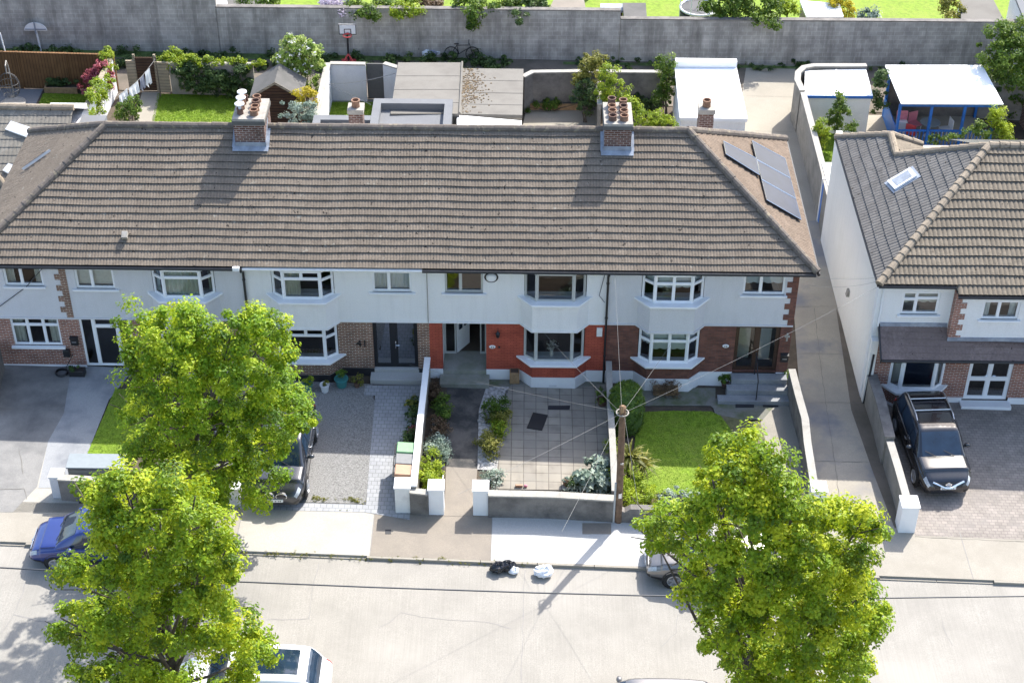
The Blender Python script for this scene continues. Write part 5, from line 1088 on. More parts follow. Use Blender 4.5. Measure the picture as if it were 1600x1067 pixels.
# flat roof extension with parapets
ext = thing('rear_extension', 'flat roofed grey extension with raised parapets behind the ridge', 'extension', (-1.6, 14, gz(-1.6)))
ZP = 3.05; E = lambda px, py, z=ZP: zp(px, py, z)
o = [E(581, 154), E(706, 155), E(704, 200), E(575, 200)]; x0, x1 = float(o[3][0])+.05, float(o[2][0]); yb, yf = float(o[0][1]), 8.4; x00 = float(E(490, 182)[0]); yb2 = float(E(570, 180)[1])
b = MB(); b.box(x0, x1, yf, yb, -.3, 2.72, 0); b.box(x00, x0-.002, yf, yb2, -.3, 2.55, 0); b.build('roof_deck', M['felt_grey'], ext)
b = MB()
for a in ((x0, x0+.34, yf, yb), (x1-.34, x1, yf, yb), (x0+.34, x1-.34, yb-.42, yb)): b.box(a[0], a[1], a[2], a[3], 2.721, ZP)
for a in ((x00, x00+.32, yf, yb2), (x00+.32, x0-.003, yb2-.4, yb2)): b.box(a[0], a[1], a[2], a[3], 2.551, ZP-.02)
b.build('parapet', M['felt_grey'], ext)
t_, q_ = slab('lean_to', 'pale blue glazed lean-to roof beside the grey extension', 'lean-to', ((714, 180), (815, 189), (815, 205), (714, 205)), 2.35, 2.9, M['car_glass'] if 0 else M['white_roof'], wallm=M['rend_white'])
def rear_stack(label, px, pt, pb, w, y):
    P = yp(px, pt, y); t = thing('rear_chimney', label, 'chimney', (P[0], y, gz(P[0])), group='small rear brick chimneys'); zt = float(P[2]); x = float(P[0])
    b = MB(); b.box(x-w/2, x+w/2, y, y+w, -.3, zt-.2); b.build('stack', M['brick_chim'], t)
    b = MB(); b.box(x-w/2-.04, x+w/2+.04, y-.04, y+w+.04, zt-.2, zt); b.build('stack_cap', M['cement'], t, bevel=.01)
    b = MB(); b.lathe((x, y+w/2, zt), [(.17, 0), (.15, .2), (.18, .21), (.18, .3), (.13, .3), (.12, .1), (0, .1)], 16); b.build('chimney_pot', M['clay'], t, uv=False)
rear_stack('small brick chimney in front of the grey extension roof', 555, 172, 195, .58, 11.5)
rear_stack('small brick chimney in front of the white roofed garage', 1105, 172, 205, .60, 11.5)
g3, q3 = slab('garage', 'garage with bright white sheet roof beside the lane', 'garage', ((1054, 100), (1150, 101), (1168, 186), (1062, 184)), 2.35, 2.3, M['white_roof'], wallm=M['rend_white'])
b = MB(); b.fbox(q3[0]+np.array([0, -.35, .001]), q3[1]-q3[0], (0, .35, 0), (0, 0, .3)); b.build('upstand', M['white_roof'], g3, bevel=.02)
# ------------------------------------------------------------------ back yards
bk = lambda px, py, h: gp(px, py, h)
def panel_fence(name, label, cat, a, b_, h, mat, th=.06, posts=None, rails=False, postm=None):
    a = np.array(a[:2], float); b_ = np.array(b_[:2], float); t = thing(name, label, cat, (*(a+b_)/2, gz((a+b_)[0]/2))); d = b_-a; L = np.linalg.norm(d); d /= L; n = np.array([-d[1], d[0]])
    m = MB(); m.prism([a-n*th/2, b_-n*th/2, b_+n*th/2, a+n*th/2], lambda x: gz(x)+.03, lambda x: gz(x)+h); m.build('boards', mat, t)
    if posts:
        for k in range(posts+1):
            p = a+d*L*k/posts; m = MB(); m.box(p[0]-.06, p[0]+.06, p[1]-.07, p[1]+.07, gz(p[0])-.2, gz(p[0])+h+.06); m.build('post', postm or mat, t)
    m = MB(); m.prism([a-n*(th/2+.03), b_-n*(th/2+.03), b_+n*(th/2+.03), a+n*(th/2+.03)], lambda x: gz(x)+h+.001, lambda x: gz(x)+h+.05); m.build('cap_rail', postm or mat, t)
    return t
panel_fence('timber_fence', 'tall brown board fence at the end of the crimson maple garden', 'fence', (-29, 20.9), gp(184, 141), 1.8, M['wood_fence'], posts=6)
gpoly('patio', G((-40, 166), (55, 165), (68, 139), (-40, 139)), .0, M['felt_grey'], 'pale grey paving under the hanging egg chair', 'patio')
lawn([(56, 172), (68, 146), (150, 148), (150, 176)], 'small lawn below the crimson maple', 3500, 31)
lawn([(236, 200), (246, 147), (372, 150), (372, 206)], 'sunlit lawn beside the brown garden shed', 9000, 32)
gpoly('garden_path', G((206, 205), (222, 144), (250, 144), (238, 205)), .004, M['lane_back'], 'concrete path to the slatted wooden gate', 'path')
rb = thing('raised_bed', 'low timber raised bed against the brown fence', 'planter', gp(95, 143)); a, c = gp(70, 146), gp(122, 146)
b = MB(); b.box(a[0], c[0], a[1], a[1]+.06, gz(-17)-.05, gz(-17)+.32); b.box(a[0], a[0]+.06, a[1]+.06, a[1]+.7, gz(-17)-.05, gz(-17)+.32); b.build('bed_edge', M['wood'], rb)
b = MB(); b.box(a[0]+.06, c[0], a[1]+.06, a[1]+.7, gz(-17)-.05, gz(-17)+.26); b.build('bed_soil', M['soil'], rb)
leaves('foliage', M['bush_dark'], rb, [(x, a[1]+.4, gz(x)+.42, .22) for x in np.arange(a[0]+.2, c[0], .28)], 900, .11, 41, clump=.15)
bush('maple_shrub', 'crimson maple shrub in front of the brown fence', 'shrub', M['bush_red'], [(*yp(px, py, 19.8), r) for px, py, r in ((160, 108, .38), (150, 118, .40), (138, 126, .36), (168, 118, .36), (130, 138, .30), (150, 135, .38), (165, 132, .3))], 3400, .12, 42)
# divider with ivy
wall('dividing_wall', 'pale wall with a white face between the two left back gardens', [(-15.75, 20.8), (-15.9, 15), (-16.0, 12.7)], 1.75, .16, M['paint_white'], M['wood_grey'])
def ivy(label, mat, lobes, n, seed, size=.12, cat='climbing plant', name='ivy', **k):
    c = np.array(lobes)[:, :3].mean(0); t = thing(name, label, cat, (c[0], c[1], gz(c[0]))); leaves('foliage', mat, t, lobes, n, size, seed, clump=.2, **k); return t
ivy('bright green ivy over the white dividing wall', M['bush_yel'], [(-15.85+rnd.uniform(-.1, .2), y, gz(-15.8)+1.8+rnd.uniform(-.9, .25), .28) for y in np.arange(15.4, 21, .14)], 6000, 43)
bush('green_shrub', 'rounded green shrub by the white dividing wall', 'shrub', M['bush'], [(*yp(px, py, 16.5), r) for px, py, r in ((196, 168, .38), (205, 158, .35), (206, 175, .4), (194, 182, .35), (212, 168, .3))], 2200, .11, 44)
gt = thing('wooden_gate', 'brown slatted wooden gate between pale fence panels', 'gate', gp(232, 144)); a, c = gp(218, 143), gp(246, 144)
b = MB(); b.box(a[0], c[0], a[1], a[1]+.05, a[2]+.05, a[2]+1.75); b.build('gate_boards', M['wood_shed'], gt)
for x in (a[0]-.06, c[0]+.06): b = MB(); b.box(x-.05, x+.05, a[1]-.02, a[1]+.08, a[2]-.1, a[2]+1.9); b.build('gate_post', M['wood_grey'], gt)
panel_fence('slat_fence', 'pale slatted fence panel right of the wooden gate', 'fence', gp(248, 145), gp(268, 146), 1.55, M['wood_grey'], .05)
panel_fence('slat_fence', 'narrow pale slatted panel left of the wooden gate', 'fence', gp(203, 143), gp(216, 143), 1.55, M['wood_grey'], .05)
wall('garden_wall', 'grey back wall smothered in ivy behind the sunlit lawn', [gp(270, 146)[:2], gp(400, 148)[:2]], 1.55, .2, M['roughcast'], M['coping'])
ivy('dark ivy hanging down the back wall of the sunlit lawn', M['bush_dark'], [(x, float(gp(300, 147)[1])-.15+rnd.uniform(-.12, .1), gz(x)+rnd.uniform(.3, 1.5), .3) for x in np.arange(-12.7, -9.3, .06)], 11000, 45)
ivy('light green ivy along the top of the ivy wall', M['bush_yel'], [(x, 20.85+rnd.uniform(-.15, .15), gz(x)+1.62+rnd.uniform(-.05, .2), .2) for x in np.arange(-12.9, -8.7, .17)], 2600, 46)
bush('green_shrub', 'bright bushy shrub behind the ivy wall by the gate', 'shrub', M['bush_yel'], [(*yp(px, py, 21.2), r) for px, py, r in ((270, 92, .42), (258, 95, .3), (282, 95, .35), (272, 102, .4))], 1700, .12, 47)
# clothes line
La, Lb = gp(243, 92, 1.95), gp(178, 152, 1.75); cl = thing('clothes_line', 'sagging washing line across the second back garden', 'clothes line', gp(243, 146))
b = MB(); b.tube([La+(Lb-La)*k/8-np.array([0, 0, .25*math.sin(math.pi*k/8)]) for k in range(9)], .012, 4); b.build('line', M['wire'], cl, uv=False)
b = MB(); b.tube([(La[0], La[1], gz(La[0])), La+np.array([0, 0, .1])], .03, 6); b.build('post', M['wood_grey'], cl, uv=False)
for k, (f, wd, ht, m, lab) in enumerate(((.22, .42, .75, 'cloth_white', 'white shirt pegged nearest the gate on the washing line'), (.36, .35, .62, 'cloth_dark', 'dark grey top on the washing line'), (.56, .8, .55, 'cloth_white', 'wide white sheet in the middle of the washing line'), (.8, .7, .5, 'cloth_white', 'pale cloth at the house end of the washing line'))):
    c = La+(Lb-La)*f-np.array([0, 0, .25*math.sin(math.pi*f)]); d = (Lb-La)/np.linalg.norm(Lb-La); nn = np.array([-d[1], d[0], 0]); t = thing('laundry', lab, 'laundry', c, group='clothes on the line'); v = []; n = 9
    for i in range(n):
        for j in range(6): v.append(c+d*wd*(i/(n-1)-.5)*(1-.12*j/5)+nn*.06*math.sin(i*1.9+j*.4)*j/5-np.array([0, 0, ht*j/5*(1+.12*math.sin(i*1.3))]))
    b = MB(); b.add(v, [(i*6+j, (i+1)*6+j, (i+1)*6+j+1, i*6+j+1) for i in range(n-1) for j in range(5)]); b.build('cloth', M[m], t, smooth=True, uv=False)
# egg chair and posts at the far left
P = gp(20, 163); eg = thing('egg_chair', 'hanging wicker egg chair frame on the grey paving', 'chair', P); b = MB()
for k in range(10):
    a = math.pi*k/10; b.tube([P+np.array([.48*math.cos(a)*math.sin(f), .42*math.sin(a)*math.sin(f), .95-.62*math.cos(f)]) for f in np.linspace(.12, math.pi-.1, 10)], .014, 4)
for z in (.5, .8, 1.1): b.tube([P+np.array([.46*math.cos(f)*math.sin(math.acos((.95-z)/.62)), .42*math.sin(f)*math.sin(math.acos((.95-z)/.62)), z]) for f in np.linspace(0, 6.28, 20)], .014, 4)
b.build('basket', M['felt_dark'], eg, uv=False)
b = MB(); b.tube([P+np.array([-.1, .7, 0]), P+np.array([-.12, .72, 1.5]), P+np.array([-.06, .4, 2.0]), P+np.array([0, .02, 1.95]), P+np.array([0, 0, 1.57])], .03, 6); b.lathe(P+np.array([0, .1, .0]), [(.55, 0), (.58, .03), (.52, .05), (.5, .03)], 18); b.build('stand', M['cement'], eg, uv=False)
P = gp(23, 135); t = thing('washing_pole', 'thin grey pole rising beside the brown fence', 'pole', P); b = MB(); b.tube([P, yp(0, 52, float(P[1]))], .03, 6); b.lathe(P, [(.08, 0), (.06, .1), (0, .1)], 8); b.build('pole', M['galv'], t, uv=False)
P = gp(64, 81); t = thing('basketball_hoop', 'white half round backboard on a pole near the left of the lane', 'basketball hoop', P); y = float(P[1]); top = yp(56, 46, y)
b = MB(); b.tube([P, top], .045, 8); b.build('pole', M['galv'], t, uv=False)
b = MB(); v = [top+np.array([.55*math.cos(a), -.06, .42*math.sin(a)-.05]) for a in np.linspace(0, math.pi, 12)]; v += [k+np.array([0, .04, 0]) for k in v]; b.add(v, [tuple(range(12)), tuple(range(23, 11, -1))]+[(i, (i+1) % 12, 12+(i+1) % 12, 12+i) for i in range(12)]); b.build('backboard', M['galv'], t, uv=False)
b = MB(); b.box(top[0]-.5, top[0]+.5, top[1]-.085, top[1]-.062, top[2]-.0, top[2]+.05); b.tube([top+np.array([0, -.1, -.2]), top+np.array([0, -.12, .42])], .035, 6); b.build('bracket', M['lead'], t, uv=False)
P = gp(18, 72); t = thing('ladder', 'grey ladder lying in the weeds at the far left of the lane', 'ladder', P); b = MB()
for s in (0, .3): b.tube([P+np.array([-1.2, s, .15]), P+np.array([.8, s, .12])], .025, 5)
for k in range(8): b.tube([P+np.array([-1.1+k*.26, 0, .14]), P+np.array([-1.1+k*.26, .3, .14])], .018, 5)
b.build('rails', M['steel'], t, uv=False)
# shed
P0, P1 = gp(429, 129, 2.45), gp(428, 101, 2.45); sh = thing('garden_shed', 'brown board shed with dark felt pitched roof', 'shed', (P0[0], (P0[1]+P1[1])/2, gz(P0[0]))); cx, yf_, yb_ = float(P0[0]), float(P0[1]), float(P1[1]); gz0 = gz(cx); hw = .98
b = MB(); prof = [(cx-hw, gz0), (cx+hw, gz0), (cx+hw, gz0+1.75), (cx, gz0+2.38), (cx-hw, gz0+1.75)]; v = [(x, yf_+.12, z) for x, z in prof]+[(x, yb_, z) for x, z in prof]; b.add(v, [(0, 1, 2, 3, 4), (9, 8, 7, 6, 5)]+[(i, (i+1) % 5, 5+(i+1) % 5, 5+i) for i in range(5)]); b.build('boards', M['wood_shed'], sh)
b = MB()
for s in (-1, 1): b.fbox((cx, yf_, gz0+2.46), (s*(hw+.2), 0, -(hw+.2)*.643), (0, yb_-yf_+.1, 0), (0, 0, -.05))
b.build('felt_roof', M['felt_dark'], sh)
b = MB(); b.box(cx-.42, cx+.38, yf_+.085, yf_+.119, gz0+.05, gz0+1.7); b.build('door', M['wood_shed'], sh)
b = MB()
for s in (-1, 1): b.fbox((cx, yf_-.02, gz0+2.47), (s*(hw+.22), 0, -(hw+.22)*.643), (0, .02, 0), (0, 0, -.12))
b.build('barge_board', M['wood_grey'], sh)
ch = bush('flowering_shrub', 'large round shrub with white blossom behind the shed', 'shrub', M['bush_bloom'], [(*yp(px, py, 20.2), r) for px, py, r in ((466, 82, .62), (448, 88, .5), (484, 84, .52), (456, 70, .45), (476, 68, .45), (470, 104, .62), (450, 106, .45), (492, 100, .4), (482, 122, .45), (490, 132, .35))], 7000, .13, 48)
leaves('blossom', M['flower_white'], ch, [(*yp(px, py, 19.9), r) for px, py, r in ((466, 82, .68), (448, 88, .54), (484, 84, .54), (456, 70, .48), (470, 104, .62))], 520, .09, 49, clump=.12, per=8, shell=.95)
bush('golden_shrub', 'golden yellow shrub in front of the round blossom shrub', 'shrub', M['bush_gold'], [(*yp(px, py, 16.6), r) for px, py, r in ((478, 148, .34), (466, 152, .3), (490, 152, .3))], 1300, .10, 50)
bush('pale_shrub', 'loose silvery green shrub below the golden shrub', 'shrub', M['bush_grey'], [(*yp(px, py, 15.6), r) for px, py, r in ((468, 170, .4), (482, 172, .42), (456, 182, .36), (475, 188, .42), (488, 186, .3), (440, 165, .2), (437, 180, .25))], 2400, .10, 51)
# yard of the second house
wall('yard_wall', 'cream topped rendered wall along the left of the small yard', W_(1.85, (512, 100), (493, 186)), 1.85, .22, M['rend_white'], M['coping'])
wall('yard_wall', 'rendered back wall of the small yard left of the dark gate', W_(1.85, (516, 100), (571, 101)), 1.85, .2, M['rend_grey'], M['coping'])
wall('yard_wall', 'short rendered wall between the dark gate and the grey garage', W_(1.85, (600, 100), (623, 107)), 1.85, .2, M['rend_grey'], M['coping'])
t = thing('yard_gate', 'black board gate in the back wall of the small yard', 'gate', gp(585, 150)); a, c = W_(1.8, (572, 101), (599, 101)); b = MB(); b.box(a[0]+.02, c[0]-.02, a[1]-.04, a[1]+.04, gz(a[0])+.04, gz(a[0])+1.85); b.build('boards', M['felt_dark'], t)
gpoly('yard', G((505, 155), (620, 155), (620, 200), (500, 200)), 0, M['moss_ground'], 'dim mossy floor of the small yard', 'yard'); lawn([(506, 180), (508, 160), (585, 160), (585, 182)], 'strip of artificial looking grass in the small yard', 3000, 33, .006)
t = thing('yard_line', 'white line crossing the small yard to the garage', 'clothes line', gp(560, 150)); b = MB(); a, c = gp(513, 132, 1.9), gp(618, 115, 2.2); b.tube([a+(c-a)*k/6-np.array([0, 0, .12*math.sin(math.pi*k/6)]) for k in range(7)], .014, 4); b.build('line', M['wire'], t, uv=False); b = MB(); c2 = gp(580, 164, 2.6); b.tube([a, c2], .014, 4); b.build('line', M['wire'], t, uv=False)
# third yard
wall('yard_wall', 'dark roughcast back wall with pale coping behind the tan patio', W_(1.8, (817, 121), (832, 113.5), (900, 112.5), (1034, 113.5)), 1.8, .2, M['roughcast_dark'], M['coping'])
gpoly('patio', G((815, 205), (822, 172), (932, 172), (932, 205)), 0, M['lane_back'], 'tan concrete patio of the third back yard', 'patio')
wall('yard_wall', 'low timber edge of the bed at the back of the tan patio', W_(0, (828, 171), (905, 172)), .3, .1, M['wood'], None, cat='bed edging')
wall('dividing_wall', 'short pale wall between the tan patio and the yellow hedge', [gp(933, 172)[:2], gp(935, 210)[:2]], 1.5, .16, M['roughcast'], M['coping'])
bush('dark_shrub', 'tall dark shrub with reddish tips at the back of the tan patio', 'shrub', M['bush_olive'], [(*yp(px, py, 19.9), r) for px, py, r in ((918, 100, .5), (905, 110, .42), (932, 98, .42), (925, 118, .52), (908, 128, .4), (940, 92, .25))], 3000, .12, 52)
bush('dark_shrub', 'very dark shrub under the reddish tipped shrub', 'shrub', M['bush_dark'], [(*yp(px, py, 19.2), r) for px, py, r in ((912, 140, .5), (922, 152, .45), (905, 155, .45), (915, 165, .4))], 2400, .12, 53)
bush('yellow_shrub', 'yellow green shrub standing over the dividing wall', 'shrub', M['bush_yel'], [(*yp(px, py, 18.8), r) for px, py, r in ((950, 112, .42), (944, 130, .5), (962, 135, .48), (940, 148, .4), (958, 155, .45), (975, 142, .35))], 3600, .11, 54)
bush('yellow_hedge', 'low sunlit yellow green hedge right of the big chimney', 'hedge', M['bush_yel'], [(*yp(px, py, 15.2), .4) for px, py in ((992, 172), (1002, 182), (1012, 190), (1025, 184), (1038, 190), (995, 194), (1050, 188), (1030, 196), (985, 165), (1015, 200), (1045, 200))], 4200, .10, 55)
bush('dark_shrub', 'dark green border under the dark roughcast wall', 'shrub', M['bush_dark'], [(*gp(px, py, .35), .38) for px, py in ((985, 158), (998, 160), (1010, 163), (1020, 160), (1000, 168), (1030, 168))], 2600, .11, 56)
bush('green_shrub', 'bright green shrub beside the white roofed garage', 'shrub', M['bush'], [(*yp(px, py, 20.0), r) for px, py, r in ((1040, 98, .38), (1032, 102, .3), (1048, 104, .3), (1042, 118, .36), (1046, 132, .36), (1036, 140, .32), (1044, 152, .35), (1030, 150, .3))], 3600, .11, 57)
for i, (px, py, m, lab) in enumerate(((890, 160, 'galv', 'white pot at the back of the tan patio'), (881, 160, 'clay', 'terracotta pot beside the white pot'), (866, 170, 'clay_dark', 'small dark pot by the timber bed edge'))): pot_plant('flower_pot', lab, px, py, .16, .28, M[m], M['bush'], .16, 120, 60+i, group='pots on the tan patio')
bush('flower_bed', 'mixed flowers in the bed behind the tan patio', 'plants', M['bush'], [(*gp(px, py, .3), .24) for px, py in ((840, 164), (855, 163), (866, 164), (825, 168), (897, 164))], 900, .1, 64)
# lane walls at the right
wall('lane_wall', 'tall roughcast wall running down the right of the lane top', W_(2.0, (1255, 146), (1284, 256), (1300, 322)), 2.0, .2, M['roughcast'], M['coping'])
wall('lane_wall', 'rounded corner wall around the white flat shed roof', W_(2.05, (1254, 143), (1246, 126), (1247, 114), (1256, 106), (1272, 103), (1354, 103)), 2.05, .22, M['roughcast'], M['coping'], copt=.05)
t = thing('lane_gate', 'tall bright blue gate beside the white gable', 'gate', gp(1292, 366)); a, c = gp(1287, 362), gp(1298, 330); b = MB(); b.prism([(15.9, 9.95), (15.98, 9.95), (15.86, 11.3), (15.78, 11.3)], gz(16)+.05, gz(16)+1.95); b.build('boards', M['blue'], t)
b = MB(); b.box(15.76, 15.96, 11.31, 11.45, gz(16)-.1, gz(16)+2.1); b.build('post', M['paint_white'], t)
t_, q_ = slab('lean_to', 'small white flat roof between lane wall and white gable', 'lean-to', ((1284, 254), (1318, 254), (1310, 330), (1302, 318)), 2.1, 2.1, M['white_roof'], wallm=M['rend_white'])
s1, q_ = slab('garden_shed', 'rendered shed with white sheet roof inside the rounded wall', 'shed', ((1258, 111), (1353, 108), (1364, 150), (1257, 149)), 1.95, 2.0, M['white_roof'], wallm=M['rend_cream'], thick=.06)
b = MB(); b.fbox(q_[3]-np.array([0, .03, .14]), q_[2]-q_[3], (0, .025, 0), (0, 0, .13)); b.build('fascia', M['blue'], s1, uv=False)
b = MB(); m0, m1 = (q_[0]+q_[1])/2, (q_[3]+q_[2])/2; b.fbox(m0, m1-m0, (.06, 0, 0), (0, 0, .03)); b.build('roof_seam', M['galv'], s1, uv=False)
ivy('green climber growing up the white roofed shed', M['bush'], [(*yp(px, py, 17.6), r) for px, py, r in ((1312, 145, .2), (1308, 158, .28), (1312, 172, .35), (1318, 186, .42), (1305, 192, .4), (1330, 196, .3), (1300, 180, .25))], 2600, 71)
bush('green_shrub', 'pale green shrub against the tall lane wall', 'shrub', M['bush_yel'], [(*yp(px, py, 15.5), r) for px, py, r in ((1285, 198, .34), (1278, 206, .26), (1290, 212, .3), (1282, 220, .25))], 1300, .11, 72)
lawn([(1278, 262), (1282, 205), (1340, 205), (1330, 262)], 'bright lawn scrap between the lane wall and the white gable', 3000, 34)
ivy('dark climber between the shed and the blue shelter', M['bush_dark'], [(*yp(px, py, 19.5), .3) for px, py in ((1375, 118), (1372, 130), (1378, 140), (1370, 150), (1376, 162), (1370, 172), (1380, 120))], 1900, 73)
gpoly('garden_path', G((1345, 215), (1352, 180), (1395, 180), (1395, 215)), 0, M['lane_back'], 'tan path between the shed and the blue shelter', 'path')
# blue shelter
sv = thing('garden_shelter', 'blue timber shelter with large white sloping roof', 'shelter', gp(1470, 205)); qs = [gp(*p, h) for p, h in zip(((1383, 102), (1535, 102), (1568, 163), (1408, 162)), (2.55, 2.55, 2.35, 2.35))]
b = MB(); b.add([k-np.array([0, 0, .05]) for k in qs]+qs, [(3, 2, 1, 0), (4, 5, 6, 7), (0, 1, 5, 4), (1, 2, 6, 5), (2, 3, 7, 6), (3, 0, 4, 7)]); b.build('roof', M['white_roof'], sv)
for f in (.33, .66): b = MB(); u = qs[0]+(qs[1]-qs[0])*f; v = qs[3]+(qs[2]-qs[3])*f; b.fbox(u+np.array([0, 0, .001]), v-u, (.05, 0, 0), (0, 0, .02)); b.build('roof_seam', M['galv'], sv, uv=False)
fy = float(qs[3][1])+.25; by = float(qs[0][1])-.2; fx0, fx1 = float(qs[3][0])+.05, float(qs[2][0])-.3; g0 = gz(22)
for x in (fx0, fx0+1.42, fx0+2.9, fx1): b = MB(); b.box(x-.06, x+.06, fy-.06, fy+.06, g0-.1, g0+2.22); b.build('post', M['blue'], sv, bevel=.008)
for x in (fx0, fx1): b = MB(); b.box(x-.06, x+.06, by-.06, by+.06, g0-.1, g0+2.4); b.build('post', M['blue'], sv, bevel=.008)
b = MB(); b.box(fx0, fx1, fy-.03, fy+.03, g0+2.12, g0+2.24); b.box(fx0, fx1, fy-.035, fy+.035, g0+.85, g0+.93); b.box(fx0, fx1, fy-.03, fy+.03, g0+.08, g0+.16); b.build('rail', M['blue'], sv)
for k in range(26): 
    x = fx0+.1+(fx1-fx0-.2)*k/25; b = MB(); b.box(x-.02, x+.02, fy-.02, fy+.02, g0+.16, g0+.85); b.build('baluster', M['blue'], sv, uv=False)
b = MB(); b.box(fx0-.04, fx0+.0, fy+.07, by-.07, g0, g0+1.0); b.build('side_panel', M['blue'], sv); b = MB(); b.box(fx0, fx1, by+.06, by+.12, g0, g0+2.4); b.build('back_panel', M['roughcast_dark'], sv)
b = MB(); b.box(fx0-.1, fx1+.1, fy-.1, by+.1, g0-.1, g0+.04); b.build('deck', M['lane_back'], sv)
t = thing('garden_table', 'round pale table under the blue shelter', 'table', (fx0+1.75, fy+1.0, g0)); P = np.array([fx0+1.75, fy+1.0, g0+.04])
b = MB(); b.lathe(P, [(.0, .7), (.45, .7), (.46, .72), (.45, .74), (0, .74)], 22); b.build('tabletop', M['store'], t, uv=False); b = MB(); b.lathe(P, [(.22, 0), (.2, .04), (.04, .08), (.04, .7)], 10); b.build('leg', M['galv'], t, uv=False)
def gchair(label, dx, dy, m, rz):
    t = thing('garden_chair', label, 'chair', (fx0+dx, fy+dy, g0+.04), rz, 'chairs under the shelter')
    b = MB(); b.box(-.24, .24, -.24, .24, .42, .46); b.build('seat', M[m], t, local=True, uv=False, bevel=.01); b = MB(); b.box(-.24, .24, .22, .26, .461, .95); b.build('backrest', M[m], t, local=True, uv=False, bevel=.01)
    for x in (-.2, .2):
        for y in (-.2, .2): b = MB(); b.tube([(x, y, 0), (x, y, .419)], .02, 6); b.build('leg', M['galv'], t, local=True, uv=False)
gchair('red garden chair at the left of the blue shelter', .85, .55, 'red', 2.6); gchair('pink garden chair beside the round pale table', 1.15, 1.35, 'pink', .4); gchair('white garden chair right of the round pale table', 2.45, .9, 'galv', -1.4)
t = thing('toy_kitchen', 'pink and white toy unit at the left corner of the shelter', 'toy', (fx0+.45, fy+.9, g0+.04)); b = MB(); b.box(fx0+.2, fx0+.7, fy+.9, fy+1.2, g0+.041, g0+.8); b.build('cabinet', M['galv'], t, bevel=.01); b = MB(); b.box(fx0+.2, fx0+.7, fy+1.12, fy+1.2, g0+.801, g0+1.25); b.build('hood', M['pink'], t, bevel=.01)
bush('yellow_hedge', 'lime hedge along the right of the blue shelter', 'hedge', M['bush_lime'], [(*yp(px, py, 17.2), .34) for px, py in ((1558, 175), (1562, 185), (1566, 195), (1570, 205), (1574, 214), (1560, 200), (1564, 212), (1556, 190))], 3200, .1, 75)
bush('green_shrub', 'low green plants in front of the blue shelter', 'shrub', M['bush'], [(*yp(px, py, 16.6), .28) for px, py in ((1460, 218), (1475, 214), (1490, 216), (1505, 212), (1520, 208), (1535, 206), (1545, 212), (1530, 200))], 2200, .1, 76)
wall('yard_wall', 'brick wall end at the right edge behind the ochre roof', [gp(1596, 192)[:2], gp(1640, 250)[:2]], 1.6, .24, M['brick_chim'], M['coping'])
wall('yard_wall', 'rendered wall behind the blue shelter and tree', [(fx1-.4, 20.9), (30, 20.6)], 1.7, .2, M['roughcast'], M['coping'])
rt = thing('garden_tree', 'leafy pale green tree at the upper right edge', 'tree', (27.2, 21.6, gz(27.2)))
lb = [(*yp(px, py, 21.6+dy), r) for px, py, r, dy in ((1560, 60, .8, 0), (1590, 55, .9, 0), (1545, 80, .7, -.3), (1575, 85, .9, -.8), (1550, 110, .75, -.3), (1585, 115, .9, -.7), (1600, 90, .9, -.5), (1560, 135, .75, -.5), (1590, 145, .8, -.5), (1575, 165, .6, -.3), (1610, 130, 1., 0), (1570, 42, .5, 0), (1595, 180, .5, 0), (1620, 70, 1., .3))]
leaves('crown', M['bush'], rt, lb, 15000, .14, 77, clump=.3); b = MB(); b.tube([(27.2, 21.6, gz(27)-.1), (27.2, 21.6, 2), (27.0, 21.5, 3.4)], [.14, .11, .05], 8); b.build('trunk', M['bark'], rt, uv=False)
# ------------------------------------------------------------------ front gardens
pot_plant('plant_pot', 'teal pot with an upright plant nearest the tree', 482, 611, .17, .34, M['teal'], M['bush_yel'], .2, 160, 80, group='pots along the black plinth')
pot_plant('plant_pot', 'small white pot between the two teal pots', 508, 611, .17, .32, M['galv'], M['bush_olive'], .1, 80, 81, group='pots along the black plinth')
pot_plant('plant_pot', 'wide teal pot beside the black plinth', 534, 603, .24, .36, M['teal'], M['bush'], .2, 200, 82, group='pots along the black plinth')
pot_plant('plant_pot', 'small dark pot with a wispy plant left of the white step', 558, 604, .12, .2, M['clay_dark'], M['bush_olive'], .22, 120, 83, group='pots along the black plinth')
pot_plant('plant_pot', 'leafy green plant at the right end of the stone steps', 1226, 603, .16, .22, M['clay_dark'], M['bush'], .25, 260, 84)
pot_plant('plant_pot', 'round clipped plant on the left of the stone steps', 1132, 603, .14, .2, M['clay_dark'], M['bush'], .2, 260, 85)
pot_plant('plant_pot', 'leafy plant in a pot beside the dividing wall on the patio', 941, 632, .2, .22, M['clay_dark'], M['bush'], .26, 260, 86)
pot_plant('plant_pot', 'toppled looking terracotta pot beside the silvery leafed plant', 884, 757, .12, .2, M['clay'], M['bush_grey'], .1, 60, 87)
P = gp(803, 600); t = thing('wooden_planter', 'small brown wooden planter beside the bay of the red brick house', 'planter', P); b = MB(); b.box(P[0]-.16, P[0]+.2, P[1], P[1]+.3, P[2], P[2]+.5); b.build('box', M['wood'], t, bevel=.01); b = MB(); b.box(P[0]-.12, P[0]+.16, P[1]+.04, P[1]+.26, P[2]+.501, P[2]+.51); b.build('soil', M['soil'], t)
P = gp(1040, 618); t = thing('wooden_planter', 'stepped wooden planter of dry twigs under the dark brick bay', 'planter', P); b = MB(); b.box(P[0]-.45, P[0]+.45, P[1], P[1]+.35, P[2], P[2]+.28); b.box(P[0]-.22, P[0]+.22, P[1]+.36, P[1]+.5, P[2], P[2]+.5); b.build('box', M['wood'], t, bevel=.01)
leaves('foliage', M['bush_brown'], t, [(P[0]+x, P[1]+.05, P[2]+.3, .24) for x in (-.3, -.1, .1, .3)], 700, .16, 88, clump=.2, aspect=.15)
